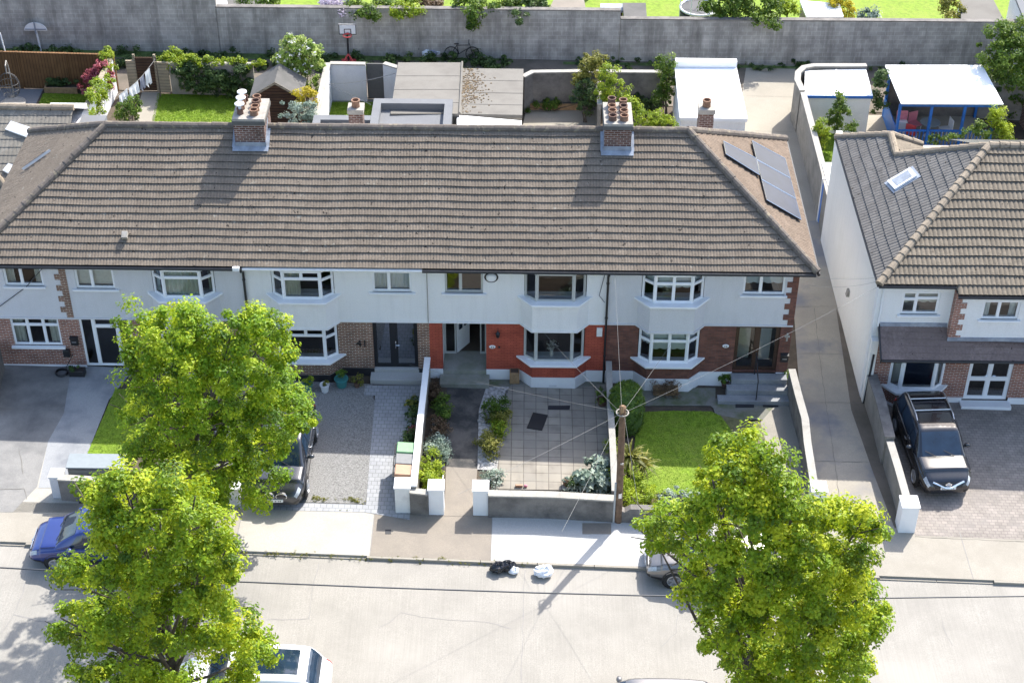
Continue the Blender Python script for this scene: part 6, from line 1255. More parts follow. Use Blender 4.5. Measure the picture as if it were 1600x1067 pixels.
t = thing('meter_bin', 'black box with coil of hose on the dark drive', 'hose', gp(97, 586)); P = gp(97, 584); b = MB()
for k in range(3): b.tube([P+np.array([.22*math.cos(a), .2*math.sin(a), .03+.035*k]) for a in np.linspace(0, 6.28, 20)], .018, 5)
b.tube([P+np.array([.1, .1, .1]), P+np.array([.35, .45, .5]), P+np.array([.4, .75, .95])], .016, 5); b.build('hose', M['black'], t, uv=False); b = MB(); c = yp(104, 552, -.1); b.box(c[0]-.12, c[0]+.12, -.16, -.02, c[2]-.15, c[2]+.15); b.build('reel', M['black'], t, bevel=.02, uv=False)
P = gp(121, 588); t = thing('shoe_box', 'black plant trough beside the white porch', 'trough', P); b = MB(); b.box(P[0]-.28, P[0]+.28, P[1]-.05, P[1]+.25, P[2], P[2]+.26); b.build('trough', M['black'], t, bevel=.02); leaves('foliage', M['bush_dark'], t, [(P[0]+x, P[1]+.1, P[2]+.3, .13) for x in (-.15, .1)], 120, .08, 89, clump=.1)
# bin store
a, c = gp(112, 760, .0), gp(198, 760, .0); st_ = thing('storage_box', 'grey green metal storage box with ribbed lid behind the low dark wall', 'storage box', (float((a[0]+c[0])/2), float(a[1]), gz(a[0]))); g0 = gz(a[0]); yb0 = float(gp(112, 762, 0)[1])
b = MB(); b.box(a[0], c[0], yb0, yb0+.58, g0, g0+.88); b.build('body', M['store'], st_, bevel=.01)
b = MB(); b.fbox((a[0]-.04, yb0-.04, g0+.88), (c[0]-a[0]+.08, 0, 0), (0, .66, .06), (0, 0, .05)); b.build('lid', M['store'], st_, bevel=.01)
b = MB()
for z in (.3, .55, .8): b.box(a[0]+.02, c[0]-.02, yb0-.02, yb0-.001, g0+z, g0+z+.05)
b.build('ribs', M['bin_grey'], st_, uv=False)
# wheelie bins
def bin_(label, px, py, mat, rz=0, group='wheelie bins beside the white topped wall', h=1.02, loc=None):
    P = gp(px, py) if loc is None else np.array(loc); t = thing('wheelie_bin', label, 'bin', P, rz, group)
    b = MB(); v = [(-.22, -.26, .06), (.22, -.26, .06), (.22, .22, .06), (-.22, .22, .06), (-.27, -.33, h-.08), (.27, -.33, h-.08), (.27, .32, h-.08), (-.27, .32, h-.08)]; b.add(v, [(3, 2, 1, 0), (4, 5, 6, 7), (0, 1, 5, 4), (1, 2, 6, 5), (2, 3, 7, 6), (3, 0, 4, 7)]); b.build('body', mat, t, local=True, bevel=.02, uv=False)
    b = MB(); b.add([(-.29, -.36, h-.078), (.29, -.36, h-.078), (.29, .36, h-.04), (-.29, .36, h-.04), (-.25, -.31, h+.01), (.25, -.31, h+.01), (.25, .33, h+.05), (-.25, .33, h+.05)], [(3, 2, 1, 0), (4, 5, 6, 7), (0, 1, 5, 4), (1, 2, 6, 5), (2, 3, 7, 6), (3, 0, 4, 7)]); b.build('lid', mat, t, local=True, bevel=.015, uv=False)
    b = MB(); b.tube([(-.25, .40, h-.06), (.25, .40, h-.06)], .022, 6); b.tube([(-.25, .33, h-.08), (-.25, .40, h-.06)], .02, 6); b.tube([(.25, .33, h-.08), (.25, .40, h-.06)], .02, 6); b.build('handle', M['black'], t, local=True, uv=False)
    for s in (-.25, .25): b = MB(); b.lathe((s, .24, .11), [(0, -.03), (.11, -.03), (.11, .03), (0, .03)], 14, 0, 'x'); b.build('wheel', M['black'], t, local=True, uv=False)
    return t
def binat(label, px, py, mat): P = gp(px, py, 1.0); bin_(label, 0, 0, mat, math.pi/2, loc=(P[0], P[1], gz(P[0])))
binat('green wheelie bin, farthest from the street', 636, 700, M['bin_green'])
binat('grey wheelie bin between the green and the brown bins', 634, 718, M['bin_grey'])
binat('brown wheelie bin nearest the weathered pillar', 633, 735, M['bin_brown'])
# planting
def bed(px, h, r): return [gl(x, y, h, r) for x, y in px]
bush('border_shrub', 'narrow planted border between grey paving and white topped wall', 'plants', M['bush_dark'], bed(((645, 632), (646, 648), (643, 664), (641, 680), (640, 690)), .2, .26), 1400, .1, 90)
bush('border_shrub', 'yellow flecked shrub at the top of the bin border', 'shrub', M['bush_olive'], bed(((646, 628), (652, 636), (640, 634)), .28, .22), 500, .1, 91)
bush('border_shrub', 'dark red shrub in the bin border', 'shrub', M['bush_red'], bed(((639, 679), (645, 676)), .2, .16), 260, .08, 92)
gpoly('rockery', G((672, 604), (698, 604), (697, 760), (652, 760)), .0, M['soil'], 'soil of the narrow bed left of the dark path', 'soil'); gpoly('rockery', G((760, 604), (795, 604), (782, 700), (776, 735), (746, 733), (748, 640)), .0, M['stones'], 'pale stones of the bed right of the dark path', 'stones')
for i, (lab, m, px, h, r, n) in enumerate((('purplish shrub beside the door step of the red house', 'bush_brown', ((678, 606), (684, 614), (676, 620)), .3, .25, 500), ('rounded green shrub halfway along the dark path', 'bush', ((690, 628), (695, 638), (688, 642), (692, 650)), .3, .26, 900), ('russet shrub left of the dark path', 'bush_brown', ((682, 660), (688, 668), (680, 674)), .28, .27, 700), ('grey green shrub left of the dark path', 'bush_grey', ((684, 690), (690, 700), (678, 700), (686, 712)), .28, .3, 1100), ('lime yellow shrub against the clean left path pillar', 'bush_lime', ((668, 728), (676, 736), (666, 744), (680, 746), (672, 752), (670, 716)), .35, .30, 1800),
    ('green shrub right of the dark path near the house', 'bush', ((775, 632), (786, 636), (780, 646), (770, 640)), .3, .3, 1000), ('spiky olive shrub right of the dark path', 'bush_olive', ((772, 655), (780, 662), (786, 652)), .3, .28, 800), ('fresh green tuft in the right stone bed', 'bush_yel', ((778, 668), (784, 672)), .25, .22, 500), ('dark rounded shrub low in the right stone bed', 'bush_olive', ((762, 690), (772, 696), (766, 702), (758, 684)), .28, .3, 1100), ('pale silvery plant behind the right path pillar', 'bush_grey', ((762, 746), (770, 750), (776, 744)), .18, .22, 500))):
    bush('border_shrub', lab, 'shrub', M[m], bed(px, h, r*1.12), int(n*1.7), .085, 100+i)
for k in range(46):
    left = k % 2; px, py = (rnd.uniform(676, 696), rnd.uniform(612, 735)) if left else (rnd.uniform(750, 778), rnd.uniform(640, 728))
    P = gp(px, py); r = rnd.uniform(.05, .12); b = MB(); b.blob(P, r, r*rnd.uniform(.7, 1.1), r*.7, 0, 7, 5, .18, k); o = b.build('stone', M['coping'] if k % 3 else M['stones'], None, uv=False)
    tag(o, 'rounded stone in the bed %s of the dark path' % ('left' if left else 'right'), 'stone', 'stones edging the dark path on the %s' % ('left' if left else 'right'))
bush('hosta', 'broad leaved pale blue green plant at the patio corner', 'plant', M['bush_grey'], bed(((918, 740), (932, 735), (944, 742), (930, 750), (916, 752), (944, 754), (936, 760), (922, 728), (940, 728)), .3, .30), 1500, .24, 120, clump=.26)
bush('border_shrub', 'dark leaved plant beside the broad leaved pale plant', 'plant', M['bush_dark'], bed(((898, 750), (904, 744), (894, 756)), .15, .18), 300, .12, 121)
bush('border_shrub', 'pale low plant on the patio wall by the hosta', 'plant', M['bush_grey'], bed(((896, 762), (906, 764), (888, 764)), .15, .16), 300, .07, 122)
# cordyline
def spiky(label, px, py, h0, n, L, seed, mat):
    P = gp(px, py); t = thing('cordyline', label, 'plant', P); R = np.random.RandomState(seed); V, Fc, tn = [], [], []
    for k in range(n):
        az = R.rand()*6.28; el = R.uniform(.1, 1.35); ln = L*R.uniform(.7, 1.1); d = np.array([math.cos(az)*math.cos(el), math.sin(az)*math.cos(el), math.sin(el)]); s = np.array([-math.sin(az), math.cos(az), 0]); c0 = P+np.array([0, 0, h0]); i0 = len(V)
        for j in range(5):
            f = j/4; c = c0+d*ln*f-np.array([0, 0, ln*.45*f**2.4]); w_ = .032*(1-f**1.6)+.002; V += [c-s*w_, c+s*w_]
        Fc += [(i0+2*j, i0+2*j+1, i0+2*j+3, i0+2*j+2) for j in range(4)]; tn += [R.rand()]*4
    fastmesh('leaves', np.array(V)-P, np.array(Fc), M[mat], t, np.array(tn)); b = MB(); b.tube([P-np.array([0, 0, .05]), P+np.array([0, 0, h0+.1])], .07, 8); b.build('stem', M['bark'], t, uv=False)
spiky('taller spiky cordyline right behind the wooden pole', 982, 740, .75, 80, .95, 130, 'bush_olive'); spiky('spiky cordyline at the edge of the shaded lawn', 1004, 742, .45, 70, .85, 131, 'bush_olive')
bush('golden_hedge', 'low golden hedge along the broken front wall', 'hedge', M['bush_lime'], bed(((966, 755), (978, 762), (990, 766), (1004, 768), (1018, 772), (972, 775), (986, 780), (1000, 782), (1014, 780), (962, 740), (962, 720), (1028, 780), (976, 748), (996, 755), (960, 700)), .35, .36), 5200, .075, 132, clump=.18)
bush('silver_cover', 'silvery ground cover beside the golden hedge', 'ground cover', M['bush_grey'], bed(((1036, 778), (1048, 774), (1060, 772), (1074, 776), (1086, 780), (1050, 784), (1066, 784), (1078, 786), (1040, 786)), .25, .27), 2400, .085, 133, clump=.15)
P = gp(978, 680); hb = thing('topiary', 'tall clipped round topped bush beside the dividing wall', 'bush', P)
tp = [(.50, .0), (.60, .25), (.62, .8), (.60, 1.2), (.50, 1.5), (.30, 1.72), (.0, 1.8)]; tc = np.array([P[0], P[1]+.55, P[2]]); R_ = np.random.RandomState(8); tl = []
for k in range(700):
    f = R_.rand()*5.99; q = int(f); f -= q; r = tp[q][0]*(1-f)+tp[q+1][0]*f; a = R_.rand()*6.283; tl.append((tc[0]+r*math.cos(a), tc[1]+r*1.25*math.sin(a), tc[2]+tp[q][1]*(1-f)+tp[q+1][1]*f, .04))
leaves('foliage', M['bush'], hb, tl, 15000, .05, 134, clump=.07, per=14)
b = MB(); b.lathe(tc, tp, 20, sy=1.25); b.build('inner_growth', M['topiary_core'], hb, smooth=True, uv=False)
P = gp(839, 659); c = [gp(*k) for k in ((833, 645), (856, 649), (847, 673), (823, 669))]; b = MB(); b.prism([k[:2] for k in c], lambda x: gz(x)+.004, lambda x: gz(x)+.03); tag(b.build('rubber_mat', M['black'], None), 'black rubber mat lying askew on the slab patio', 'mat')
c = [gp(*k) for k in ((857, 634), (891, 634), (890, 640), (856, 640))]; b = MB(); b.prism([k[:2] for k in c], lambda x: gz(x)+.004, lambda x: gz(x)+.02); tag(b.build('drain_grate', M['plinth_black'], None), 'dark drain slot in front of the red brick bay', 'drain')
for i, (k, lab) in enumerate(((((1149, 629), (1178, 629), (1178, 637), (1149, 637)), 'dark doormat at the foot of the stone steps, left of the handrail'), (((1192, 628), (1216, 628), (1216, 636), (1192, 636)), 'dark doormat at the foot of the stone steps, right of the handrail'))):
    c = [gp(*q) for q in k]; b = MB(); b.prism([q[:2] for q in c], lambda x: gz(x)+.008, lambda x: gz(x)+.026); tag(b.build('doormat', M['plinth_black'], None), lab, 'doormat')
c = [gp(*k) for k in ((910, 817), (955, 817), (955, 834), (910, 834))]; b = MB(); b.prism([k[:2] for k in c], lambda x: gz(x)-.003, lambda x: gz(x)+.006); tag(b.build('access_cover', M['pave_brown'], None), 'rusty brown access cover in the new pale pavement', 'cover')
c = [gp(*k) for k in ((602, 827), (611, 827), (611, 834), (602, 834))]; b = MB(); b.prism([k[:2] for k in c], lambda x: gz(x)-.003, lambda x: gz(x)+.006); tag(b.build('access_cover', M['plinth_black'], None), 'small black square cover in the brown pavement', 'cover')
P = gp(812, 762); t = thing('garden_toy', 'small orange and pink object on the patio wall edge', 'toy', P); b = MB(); b.box(P[0]-.15, P[0]+.1, P[1], P[1]+.1, P[2]+.01, P[2]+.1); b.build('body', M['bin_brown'], t, bevel=.02); b = MB(); b.blob(P+np.array([.2, .05, .05]), .07, .05, .05); b.build('ball', M['pink'], t, smooth=True, uv=False)
P = yp(862, 553, .12); t = thing('flower_vase', 'vase of white flowers behind the lower grey framed bay window', 'vase', (P[0], .02, 1.18)); b = MB(); b.lathe((P[0], .0, 1.18), [(.06, 0), (.08, .1), (.05, .22), (.07, .28)], 12); b.build('vase', M['galv'], t, uv=False); leaves('flowers', M['flower_white'], t, [(P[0], .0, 1.62, .18), (P[0]+.1, 0, 1.7, .12)], 130, .09, 136, clump=.1, per=8)
b = MB(); b.box(3.5, 5.5, -.2, .25, 1.08, 1.175); b.build('window_board', M['paint_white'], h3, uv=False)
# garden gate (open) by the middle pillar
P = gp(697, 802); gt = thing('metal_gate', 'thin white metal gate folded back beside the left path pillar', 'gate', P); b = MB(); y0_, z_ = float(P[1])+.05, float(P[2])
for k in range(8): b.tube([(P[0]-.12, y0_+k*.11, z_+.06), (P[0]-.12, y0_+k*.11, z_+.95)], .012, 5)
for zz in (.1, .92): b.tube([(P[0]-.12, y0_-.03, z_+zz), (P[0]-.12, y0_+.82, z_+zz)], .016, 5)
b.build('bars', M['paint_white'], gt, uv=False)
P = gp(596, 800); gt = thing('metal_gate', 'open white metal drive gate leaning along the paving by the weathered pillar', 'gate', P); b = MB(); a, c = gp(612, 800), gp(604, 752)
# ------------------------------------------------------------------ pole, wires, cable
bpy.data.objects.remove(gt)
P = gp(966, 814); PT = yp(973, 636, float(P[1])); up_ = thing('utility_pole', 'weathered wooden utility pole with ring of wires at its top', 'pole', P)
b = MB(); b.tube([P-np.array([0, 0, .3]), (P+PT)/2, PT], [.125, .115, .10], 14); b.lathe(PT, [(.11, 0), (.06, .05), (0, .07)], 14); b.build('post', M['wood_pole'], up_, smooth=False, uv=False)
rg = PT-np.array([0, 0, .22]); b = MB(); b.tube([rg+np.array([.19*math.cos(a), .19*math.sin(a), 0]) for a in np.linspace(0, 6.283, 22)], .022, 6)
for a in np.linspace(0, 6.283, 5)[:-1]: b.tube([rg+np.array([.1*math.cos(a), .1*math.sin(a), -.02]), rg+np.array([.19*math.cos(a), .19*math.sin(a), 0])], .016, 5)
b.build('wire_ring', M['cement'], up_, uv=False)
b = MB(); b.lathe(rg+np.array([-.02, -.14, .12]), [(.05, 0), (.06, .12), (.03, .26), (0, .27)], 10); b.build('junction_box', M['wood'], up_, uv=False)
b = MB(); b.tube([P+np.array([-.16, -.07, 0]), P+np.array([-.16, -.07, 1.75])], .035, 8); b.build('conduit', M['pave_new'], up_, uv=False)
b = MB(); b.box(P[0]-.05, P[0]+.05, P[1]-.155, P[1]-.135, P[2]+1.15, P[2]+1.35); b.box(P[0]-.05, P[0]+.05, P[1]-.15, P[1]-.13, P[2]+2.6, P[2]+2.66); b.build('tag_plate', M['steel'], up_, uv=False)
def wire(label, a, c, sag, r=.0046, mat='wire', group='service wires from the wooden pole', cat='wire'):
    a, c = np.array(a, float), np.array(c, float); t = thing('service_wire', label, cat, a, group=group); b = MB(); b.tube([a+(c-a)*k/16-np.array([0, 0, sag*4*(k/16)*(1-k/16)]) for k in range(17)], r, 5, caps=False); b.build('wire', M[mat], t, uv=False)
ga = lambda x, y: rg+np.array([x, y, 0])*.7
wire('wire rising from the pole to the eaves beside the black downpipe', ga(-.02, .27), yp(961, 430, EY-.02), .05)
wire('wire from the pole to the right house gable', ga(.25, .12), pl(1372, 448, (15.68, 0, 0), (1, 0, 0)), .12)
wire('wire from the pole leaving left toward the lower bay of the red house', ga(-.24, .1), yp(770, 602, .0)+np.array([0, 0, .0]) if 0 else yp(640, 570, -.4), .10)
wire('wire from the pole to the alarm side of the red house eaves', ga(-.2, .2), yp(850, 520, -.5), .05)
wire('wire from the pole slanting down left over the patio', ga(-.2, -.18), zp(716, 772, 4.6), .05)
wire('wire from the pole slanting left toward the near side of the street', ga(-.1, -.25), yp(878, 830, -12.5), .05)
wire('wire from the pole toward the near right of the street', ga(.08, -.26), yp(1014, 890, -12.5), .05)
wire('short wire from the pole over the clipped bush to the dark brick bay', ga(.12, .24), yp(1050, 535, -.55), .04)
wire('upper white wire across the lane to the corner of the white house', yp(1256, 431, EY-.1), pl(1370, 434, (15.62, 0, 0), (1, 0, 0)), .1, group='wires across the lane')
wire('lower white wire across the lane to the corner of the white house', yp(1262, 445, -.1), pl(1370, 440, (15.62, 0, 0), (1, 0, 0)), .16, group='wires across the lane')
ck = thing('street_cable', 'dark cable strung along the street in front of the houses', 'cable', (3, -15., 3)); b = MB(); CY = -15.2
b.tube([yp(px, py, CY) for px, py in ((-300, 865), (-100, 880), (0, 886.5), (85, 891), (335, 907), (580, 917), (830, 925.5), (1000, 930), (1145, 932.5), (1375, 934), (1600, 931), (1900, 925))], .022, 6, caps=False); b.build('cable', M['cable'], ck, uv=False)
# ------------------------------------------------------------------ rubbish bags on the road
def bag(label, px, py, parts, seed):
    P = gp(px, py, -.1); t = thing('rubbish_bag', label, 'rubbish bag', P, group='rubbish bags on the road')
    for i, (dx, dy, r, h, m) in enumerate(parts):
        b = MB(); b.blob(P+np.array([dx, dy, h*.45]), r, r*.8, h*.5, 0, 16, 10, .16, seed+i); b.build('bag', M[m], t, smooth=False, uv=False)
        b = MB(); b.blob(P+np.array([dx+r*.4, dy, h*.9]), r*.28, r*.22, h*.2, 0, 8, 5, .3, seed+i); b.build('knot', M[m], t, uv=False)
bag('black rubbish bags with a white one slumped by the kerb', 790, 892, ((-.25, 0, .26, .36, 'bag_black'), (.05, .08, .24, .34, 'bag_black'), (.26, -.06, .17, .22, 'bag_white'), (.18, .2, .15, .22, 'bag_black')), 5)
bag('single white rubbish bag alone on the road', 849, 898, ((0, 0, .30, .34, 'bag_white'), (.12, .1, .2, .3, 'bag_white')), 9)
# ------------------------------------------------------------------ cars
car('parked_suv', 'dark blue black SUV with roof rails on the brown block drive', (17.60, -3.72, gz(17.58)), math.atan2(-2.73, .18), M['car_black'], 4.5, 1.83, 1.68, 1.0, 1.04, .36, 'suv', rails=True, grille='vee', plate_z=.56, crossbars=True)
car('parked_suv', 'slate grey SUV with twin oval grille on the gravel drive', (-4.72, -5.12, gz(-4.7)), -math.pi/2-.0, M['car_grey'], 4.65, 1.90, 1.66, 1.0, 1.05, .37, 'suv', grille='kidney', plate_z=.50)
car('parked_hatchback', 'royal blue hatchback parked half on the pavement', (-10.2, -9.50, gz(-10.2)-.06), math.pi+.02, M['car_blue'], 3.95, 1.68, 1.46, .92, .94, .31, 'hatch', plate_z=.42)
car('parked_hatchback', 'silver car with black trim parked under the right hand tree', (9.55, -9.50, gz(9.55)-.06), math.pi-.01, M['car_silver'], 4.35, 1.8, 1.55, .95, .98, .34, 'suv', plate_z=.45)
car('parked_suv', 'white SUV with dark glass roof below the lower left tree', (-4.42, -15.4, gz(-4.5)-.11), math.pi, M['car_white'], 4.6, 1.86, 1.72, 1.02, 1.06, .37, 'suv', roofglass=True, plate_z=.5)
car('parked_saloon', 'silver saloon just showing at the bottom edge of the street', (7.1, -16.05, gz(7.1)-.11), math.pi, M['car_silver'], 4.5, 1.78, 1.46, .93, .95, .32, 'hatch', plate_z=.45)
# ------------------------------------------------------------------ street trees
def tree_at(label, px, y, lob, cpx, n, seed, mat, tr, nm='street_tree', depth=2.6, fork=2.8):
    x = float(yp(px, 1000, y)[0]); lobs = crown_lobes(lob, y, *cpx, depth); return street_tree(nm, label, (x, y, gz(x)-.02), lobs, n, seed, 'broadleaf street trees', mat, tr, fork)
UL = [(206, 475, 15), (205, 500, 22), (225, 520, 30), (200, 535, 22), (248, 500, 20), (285, 480, 24), (290, 512, 34), (262, 545, 40), (225, 560, 34), (325, 540, 36), (368, 496, 16), (360, 525, 28), (400, 520, 34), (430, 512, 22), (395, 505, 22), (428, 545, 30), (300, 570, 42), (345, 575, 42), (385, 565, 36), (208, 595, 22), (240, 605, 40), (285, 620, 44), (335, 625, 46), (385, 615, 42), (425, 600, 34), (445, 575, 18), (205, 640, 20), (230, 655, 34), (275, 670, 44), (325, 675, 46), (375, 665, 42), (420, 650, 40), (455, 630, 26), (470, 655, 20), (225, 700, 30), (265, 720, 38), (310, 725, 42), (360, 715, 42), (405, 700, 38), (432, 690, 22), (462, 672, 16), (335, 760, 32), (365, 745, 30), (405, 722, 22), (398, 776, 20), (430, 745, 16), (450, 690, 18), (300, 755, 30), (215, 740, 20), (352, 780, 14)]
LL = [(190, 750, 22), (208, 738, 12), (165, 775, 28), (128, 775, 18), (98, 785, 10), (205, 780, 38), (250, 765, 30), (275, 755, 28), (310, 745, 18), (305, 775, 34), (160, 815, 26), (200, 825, 42), (250, 815, 44), (300, 820, 42), (340, 820, 26), (175, 860, 32), (225, 870, 46), (280, 870, 46), (325, 865, 38), (352, 860, 22), (110, 885, 22), (145, 890, 30), (190, 910, 40), (240, 920, 46), (295, 920, 46), (340, 910, 34), (365, 890, 16), (120, 915, 20), (95, 965, 16), (125, 965, 26), (165, 960, 36), (215, 970, 44), (265, 975, 46), (320, 965, 42), (362, 950, 26), (390, 965, 16), (95, 990, 14), (130, 1005, 26), (175, 1010, 36), (225, 1025, 40), (275, 1030, 36), (330, 1000, 24), (375, 990, 28), (405, 985, 18), (395, 1025, 30), (375, 1055, 28), (415, 1010, 14), (130, 1050, 20), (170, 1060, 30), (220, 1075, 36), (270, 1075, 28), (340, 1085, 24), (300, 1110, 40), (200, 1110, 36), (380, 1095, 30)]
RT = [(1170, 682, 16), (1160, 700, 24), (1190, 700, 22), (1130, 708, 24), (1150, 730, 32), (1190, 735, 34), (1222, 715, 14), (1215, 745, 24), (1232, 755, 14), (1108, 728, 16), (1115, 755, 28), (1160, 765, 38), (1205, 780, 34), (1100, 780, 24), (1130, 795, 34), (1180, 805, 34), (1080, 808, 24), (1045, 810, 22), (1015, 812, 20), (1000, 828, 12), (1020, 835, 20), (1055, 835, 24), (1090, 835, 28), (1240, 790, 20), (1265, 800, 24), (1312, 782, 18), (1290, 815, 30), (1330, 800, 28), (1352, 805, 20), (1225, 815, 34), (1260, 840, 38), (1310, 845, 40), (1352, 835, 26), (1376, 833, 10), (1130, 840, 34), (1175, 850, 34), (1215, 865, 40), (1265, 885, 44), (1315, 890, 42), (1345, 875, 24), (1085, 870, 24), (1120, 885, 34), (1165, 900, 36), (1085, 900, 18), (1080, 930, 16), (1110, 925, 26), (1150, 940, 36), (1200, 915, 40), (1245, 935, 42), (1295, 940, 42), (1340, 935, 34), (1370, 945, 18), (1350, 970, 30), (1375, 965, 12), (1102, 965, 18), (1105, 990, 18), (1130, 985, 24), (1165, 980, 34), (1210, 975, 38), (1260, 985, 42), (1310, 990, 38), (1345, 1005, 26), (1112, 1012, 16), (1145, 1020, 20), (1180, 1030, 30), (1225, 1035, 40), (1275, 1040, 42), (1325, 1045, 34), (1350, 1040, 16), (1170, 1065, 24), (1200, 1090, 36), (1250, 1095, 40), (1300, 1100, 38), (1345, 1085, 20)]
tree_at('bright street tree growing from the pavement in front of the gravel drive', 330, -8.9, UL, (330, 630, 160, 180), 80000, 201, M['tree'], .17)
tree_at('bright street tree on the near side above the white SUV', 262, -17.6, LL, (255, 920, 190, 210), 82000, 202, M['tree2'], .17, depth=2.8)
tree_at('largest bright street tree, on the near side at the right', 1178, -17.6, RT, (1200, 910, 220, 250), 105000, 203, M['tree2'], .2, depth=3.)
# ------------------------------------------------------------------ things in the back lane
P = gp(545, 98); hp_ = thing('basketball_hoop', 'rectangular basketball board on a pole behind the small yard', 'basketball hoop', P); y = float(P[1]); c = yp(543, 46, y); b = MB(); b.tube([P, P+np.array([0, .1, 1.9]), c+np.array([0, .15, -.1])], .05, 8); b.build('pole', M['black'], hp_, uv=False)
b = MB(); b.box(c[0]-.42, c[0]+.42, c[1]-.03, c[1], c[2]-.27, c[2]+.27); bd = b.build('backboard', M['galv'], hp_, uv=False)
b = MB()
for w_, h_, o_ in ((.42, .27, 0), (.17, .13, -.1)):
    for a in ((-w_, w_, -h_, -h_+.035), (-w_, w_, h_-.035, h_), (-w_, -w_+.035, -h_+.035, h_-.035), (w_-.035, w_, -h_+.035, h_-.035)): b.box(c[0]+a[0], c[0]+a[1], c[1]-.042, c[1]-.031, c[2]+o_+a[2], c[2]+o_+a[3])
b.build('board_lines', M['black'], bd, uv=False)
b = MB(); b.tube([c+np.array([.2*math.cos(a), -.28+.2*math.sin(a), -.2]) for a in np.linspace(0, 6.283, 16)], .022, 6); b.box(c[0]-.05, c[0]+.05, c[1]-.1, c[1]-.043, c[2]-.24, c[2]-.16); b.build('rim', M['red'], hp_, uv=False)
b = MB(); 
for s in (-1, 1): b.tube([P+np.array([0, .0, .45]), P+np.array([s*.3, -.2, .02])], .04, 6)
b.box(P[0]-.35, P[0]+.35, P[1]-.3, P[1]+.2, P[2]-.0, P[2]+.1); b.build('base', M['red'], hp_, uv=False)
P = gp(652, 90); t = thing('wheelie_bin', 'blue black wheelie bin lying against the block wall', 'bin', P); b = MB(); b.box(P[0]-.33, P[0]+.33, P[1]+.1, P[1]+.5, P[2], P[2]+1.0); b.build('body', M['car_black'], t, bevel=.03); b = MB(); b.lathe((P[0], P[1]+.1, P[2]+.42), [(.0, -.05), (.1, -.05), (.24, -.02), (.24, 0), (0, 0)], 18, 0, 'y'); b.build('round_base', M['black'], t, uv=False)
P = gp(672, 90); t = thing('rubbish_bag', 'blue and white rubbish bags beside the blue black bin', 'rubbish bag', P)
for i, (dx, m) in enumerate(((-.15, 'bag_white'), (.15, 'cloth_dark'), (.35, 'bag_white'))): b = MB(); b.blob(P+np.array([dx, .1*i, .2]), .24, .2, .22, 0, 12, 8, .18, 60+i); b.build('bag', M[m], t, uv=False)
P = gp(698, 88); t = thing('timber_board', 'dark board leaning on the block wall', 'board', P); b = MB(); b.fbox(P+np.array([-.1, .1, 0]), (.2, 0, 0), (0, .05, 0), (.06, .35, 1.25)); b.build('board', M['felt_dark'], t)
P = gp(722, 94); t = thing('bicycle', 'black bicycle leaning by the dark board in the back lane', 'bicycle', P)
for s, nm in ((-.52, 0), (.52, 1)):
    b = MB(); c = P+np.array([s, 0, .34]); b.tube([c+np.array([.33*math.cos(a), .05*math.sin(a), .33*math.sin(a)]) for a in np.linspace(0, 6.283, 22)], .024, 6)
    for k in range(6): a = k*math.pi/6; b.tube([c-np.array([.32*math.cos(a), 0, .32*math.sin(a)]), c+np.array([.32*math.cos(a), 0, .32*math.sin(a)])], .005, 4)
    b.build('wheel', M['rubber'], t, uv=False)
b = MB(); F_ = lambda x, z: P+np.array([x, .0, z])
for a, c in (((-.52, .34), (-.15, .32)), ((-.15, .32), (-.25, .8)), ((-.25, .78), (.35, .8)), ((-.15, .32), (.38, .68)), ((.52, .34), (.34, .95)), ((-.52, .34), (-.25, .78))): b.tube([F_(*a), F_(*c)], .02, 6)
b.build('frame', M['black'], t, uv=False); b = MB(); b.blob(F_(-.26, .86), .13, .06, .035); b.build('saddle', M['black'], t, uv=False); b = MB(); b.tube([F_(.34, .95)+np.array([0, -.26, .03]), F_(.34, .95), F_(.34, .95)+np.array([0, .26, .03])], .016, 6); b.build('handlebar', M['black'], t, uv=False)
P = gp(905, 86); t = thing('lane_post', 'thin dark post standing against the block wall', 'post', P); b = MB(); b.tube([P, P+np.array([0, 0, 1.1])], .03, 6); b.lathe(P+np.array([0, 0, 1.1]), [(.04, 0), (.05, .04), (0, .08)], 8); b.build('post', M['felt_dark'], t, uv=False)
# ------------------------------------------------------------------ beyond the block wall
def far(label, mat, lobes, n, seed, name='far_shrub', cat='shrub', size=.15, y=26.4, **k):
    lb = [(*yp(px, py, (25.95+dy if dy >= 0 else 25.0)+.02*(px-750)/38), r) for px, py, r, dy in lobes]; c = np.array(lb)[:, :3].mean(0); t = thing(name, label, cat, (c[0], c[1], gz(c[0]))); leaves('foliage', M[mat], t, lb, n, size, seed, clump=.28, **k)
    b = MB()
    for l in [q for q in lb if q[1] > 25.6+.02*q[0]][:4]: b.tube([(l[0], l[1]+.5, gz(l[0])), (l[0], l[1]+.2, l[2])], [.07, .03], 6)
    if b.v: b.build('stem', M['bark'], t, uv=False)
    return t
far('green shrubs at the upper left beyond the block wall', 'bush', ((405, 4, .5, .4), (425, 0, .6, .6), (385, 2, .4, .4)), 1500, 301)
far('pale lilac blossom spilling over the block wall', 'flower_lilac', ((512, 5, .4, .2), (522, 12, .35, 0), (535, 6, .4, .2), (528, 22, .22, -.2), (505, 0, .4, .3)), 1700, 302, 'wisteria', 'climber', .12)
far('green creeper hanging over the block wall beside the lilac blossom', 'bush', ((555, 12, .5, 0), (575, 18, .45, -.1), (595, 14, .5, 0), (560, 24, .28, -.25), (585, 26, .25, -.25), (610, 10, .4, 0)), 2600, 303)
far('yellow green shrub above the creeper beyond the wall', 'bush_yel', ((640, 8, .5, .1), (625, 16, .4, -.05), (650, 16, .35, -.1)), 1700, 304)
far('reddish brown shrub beyond the wall', 'bush_brown', ((672, 6, .5, .2), (680, 10, .4, .1), (662, 4, .4, .2)), 1500, 305)
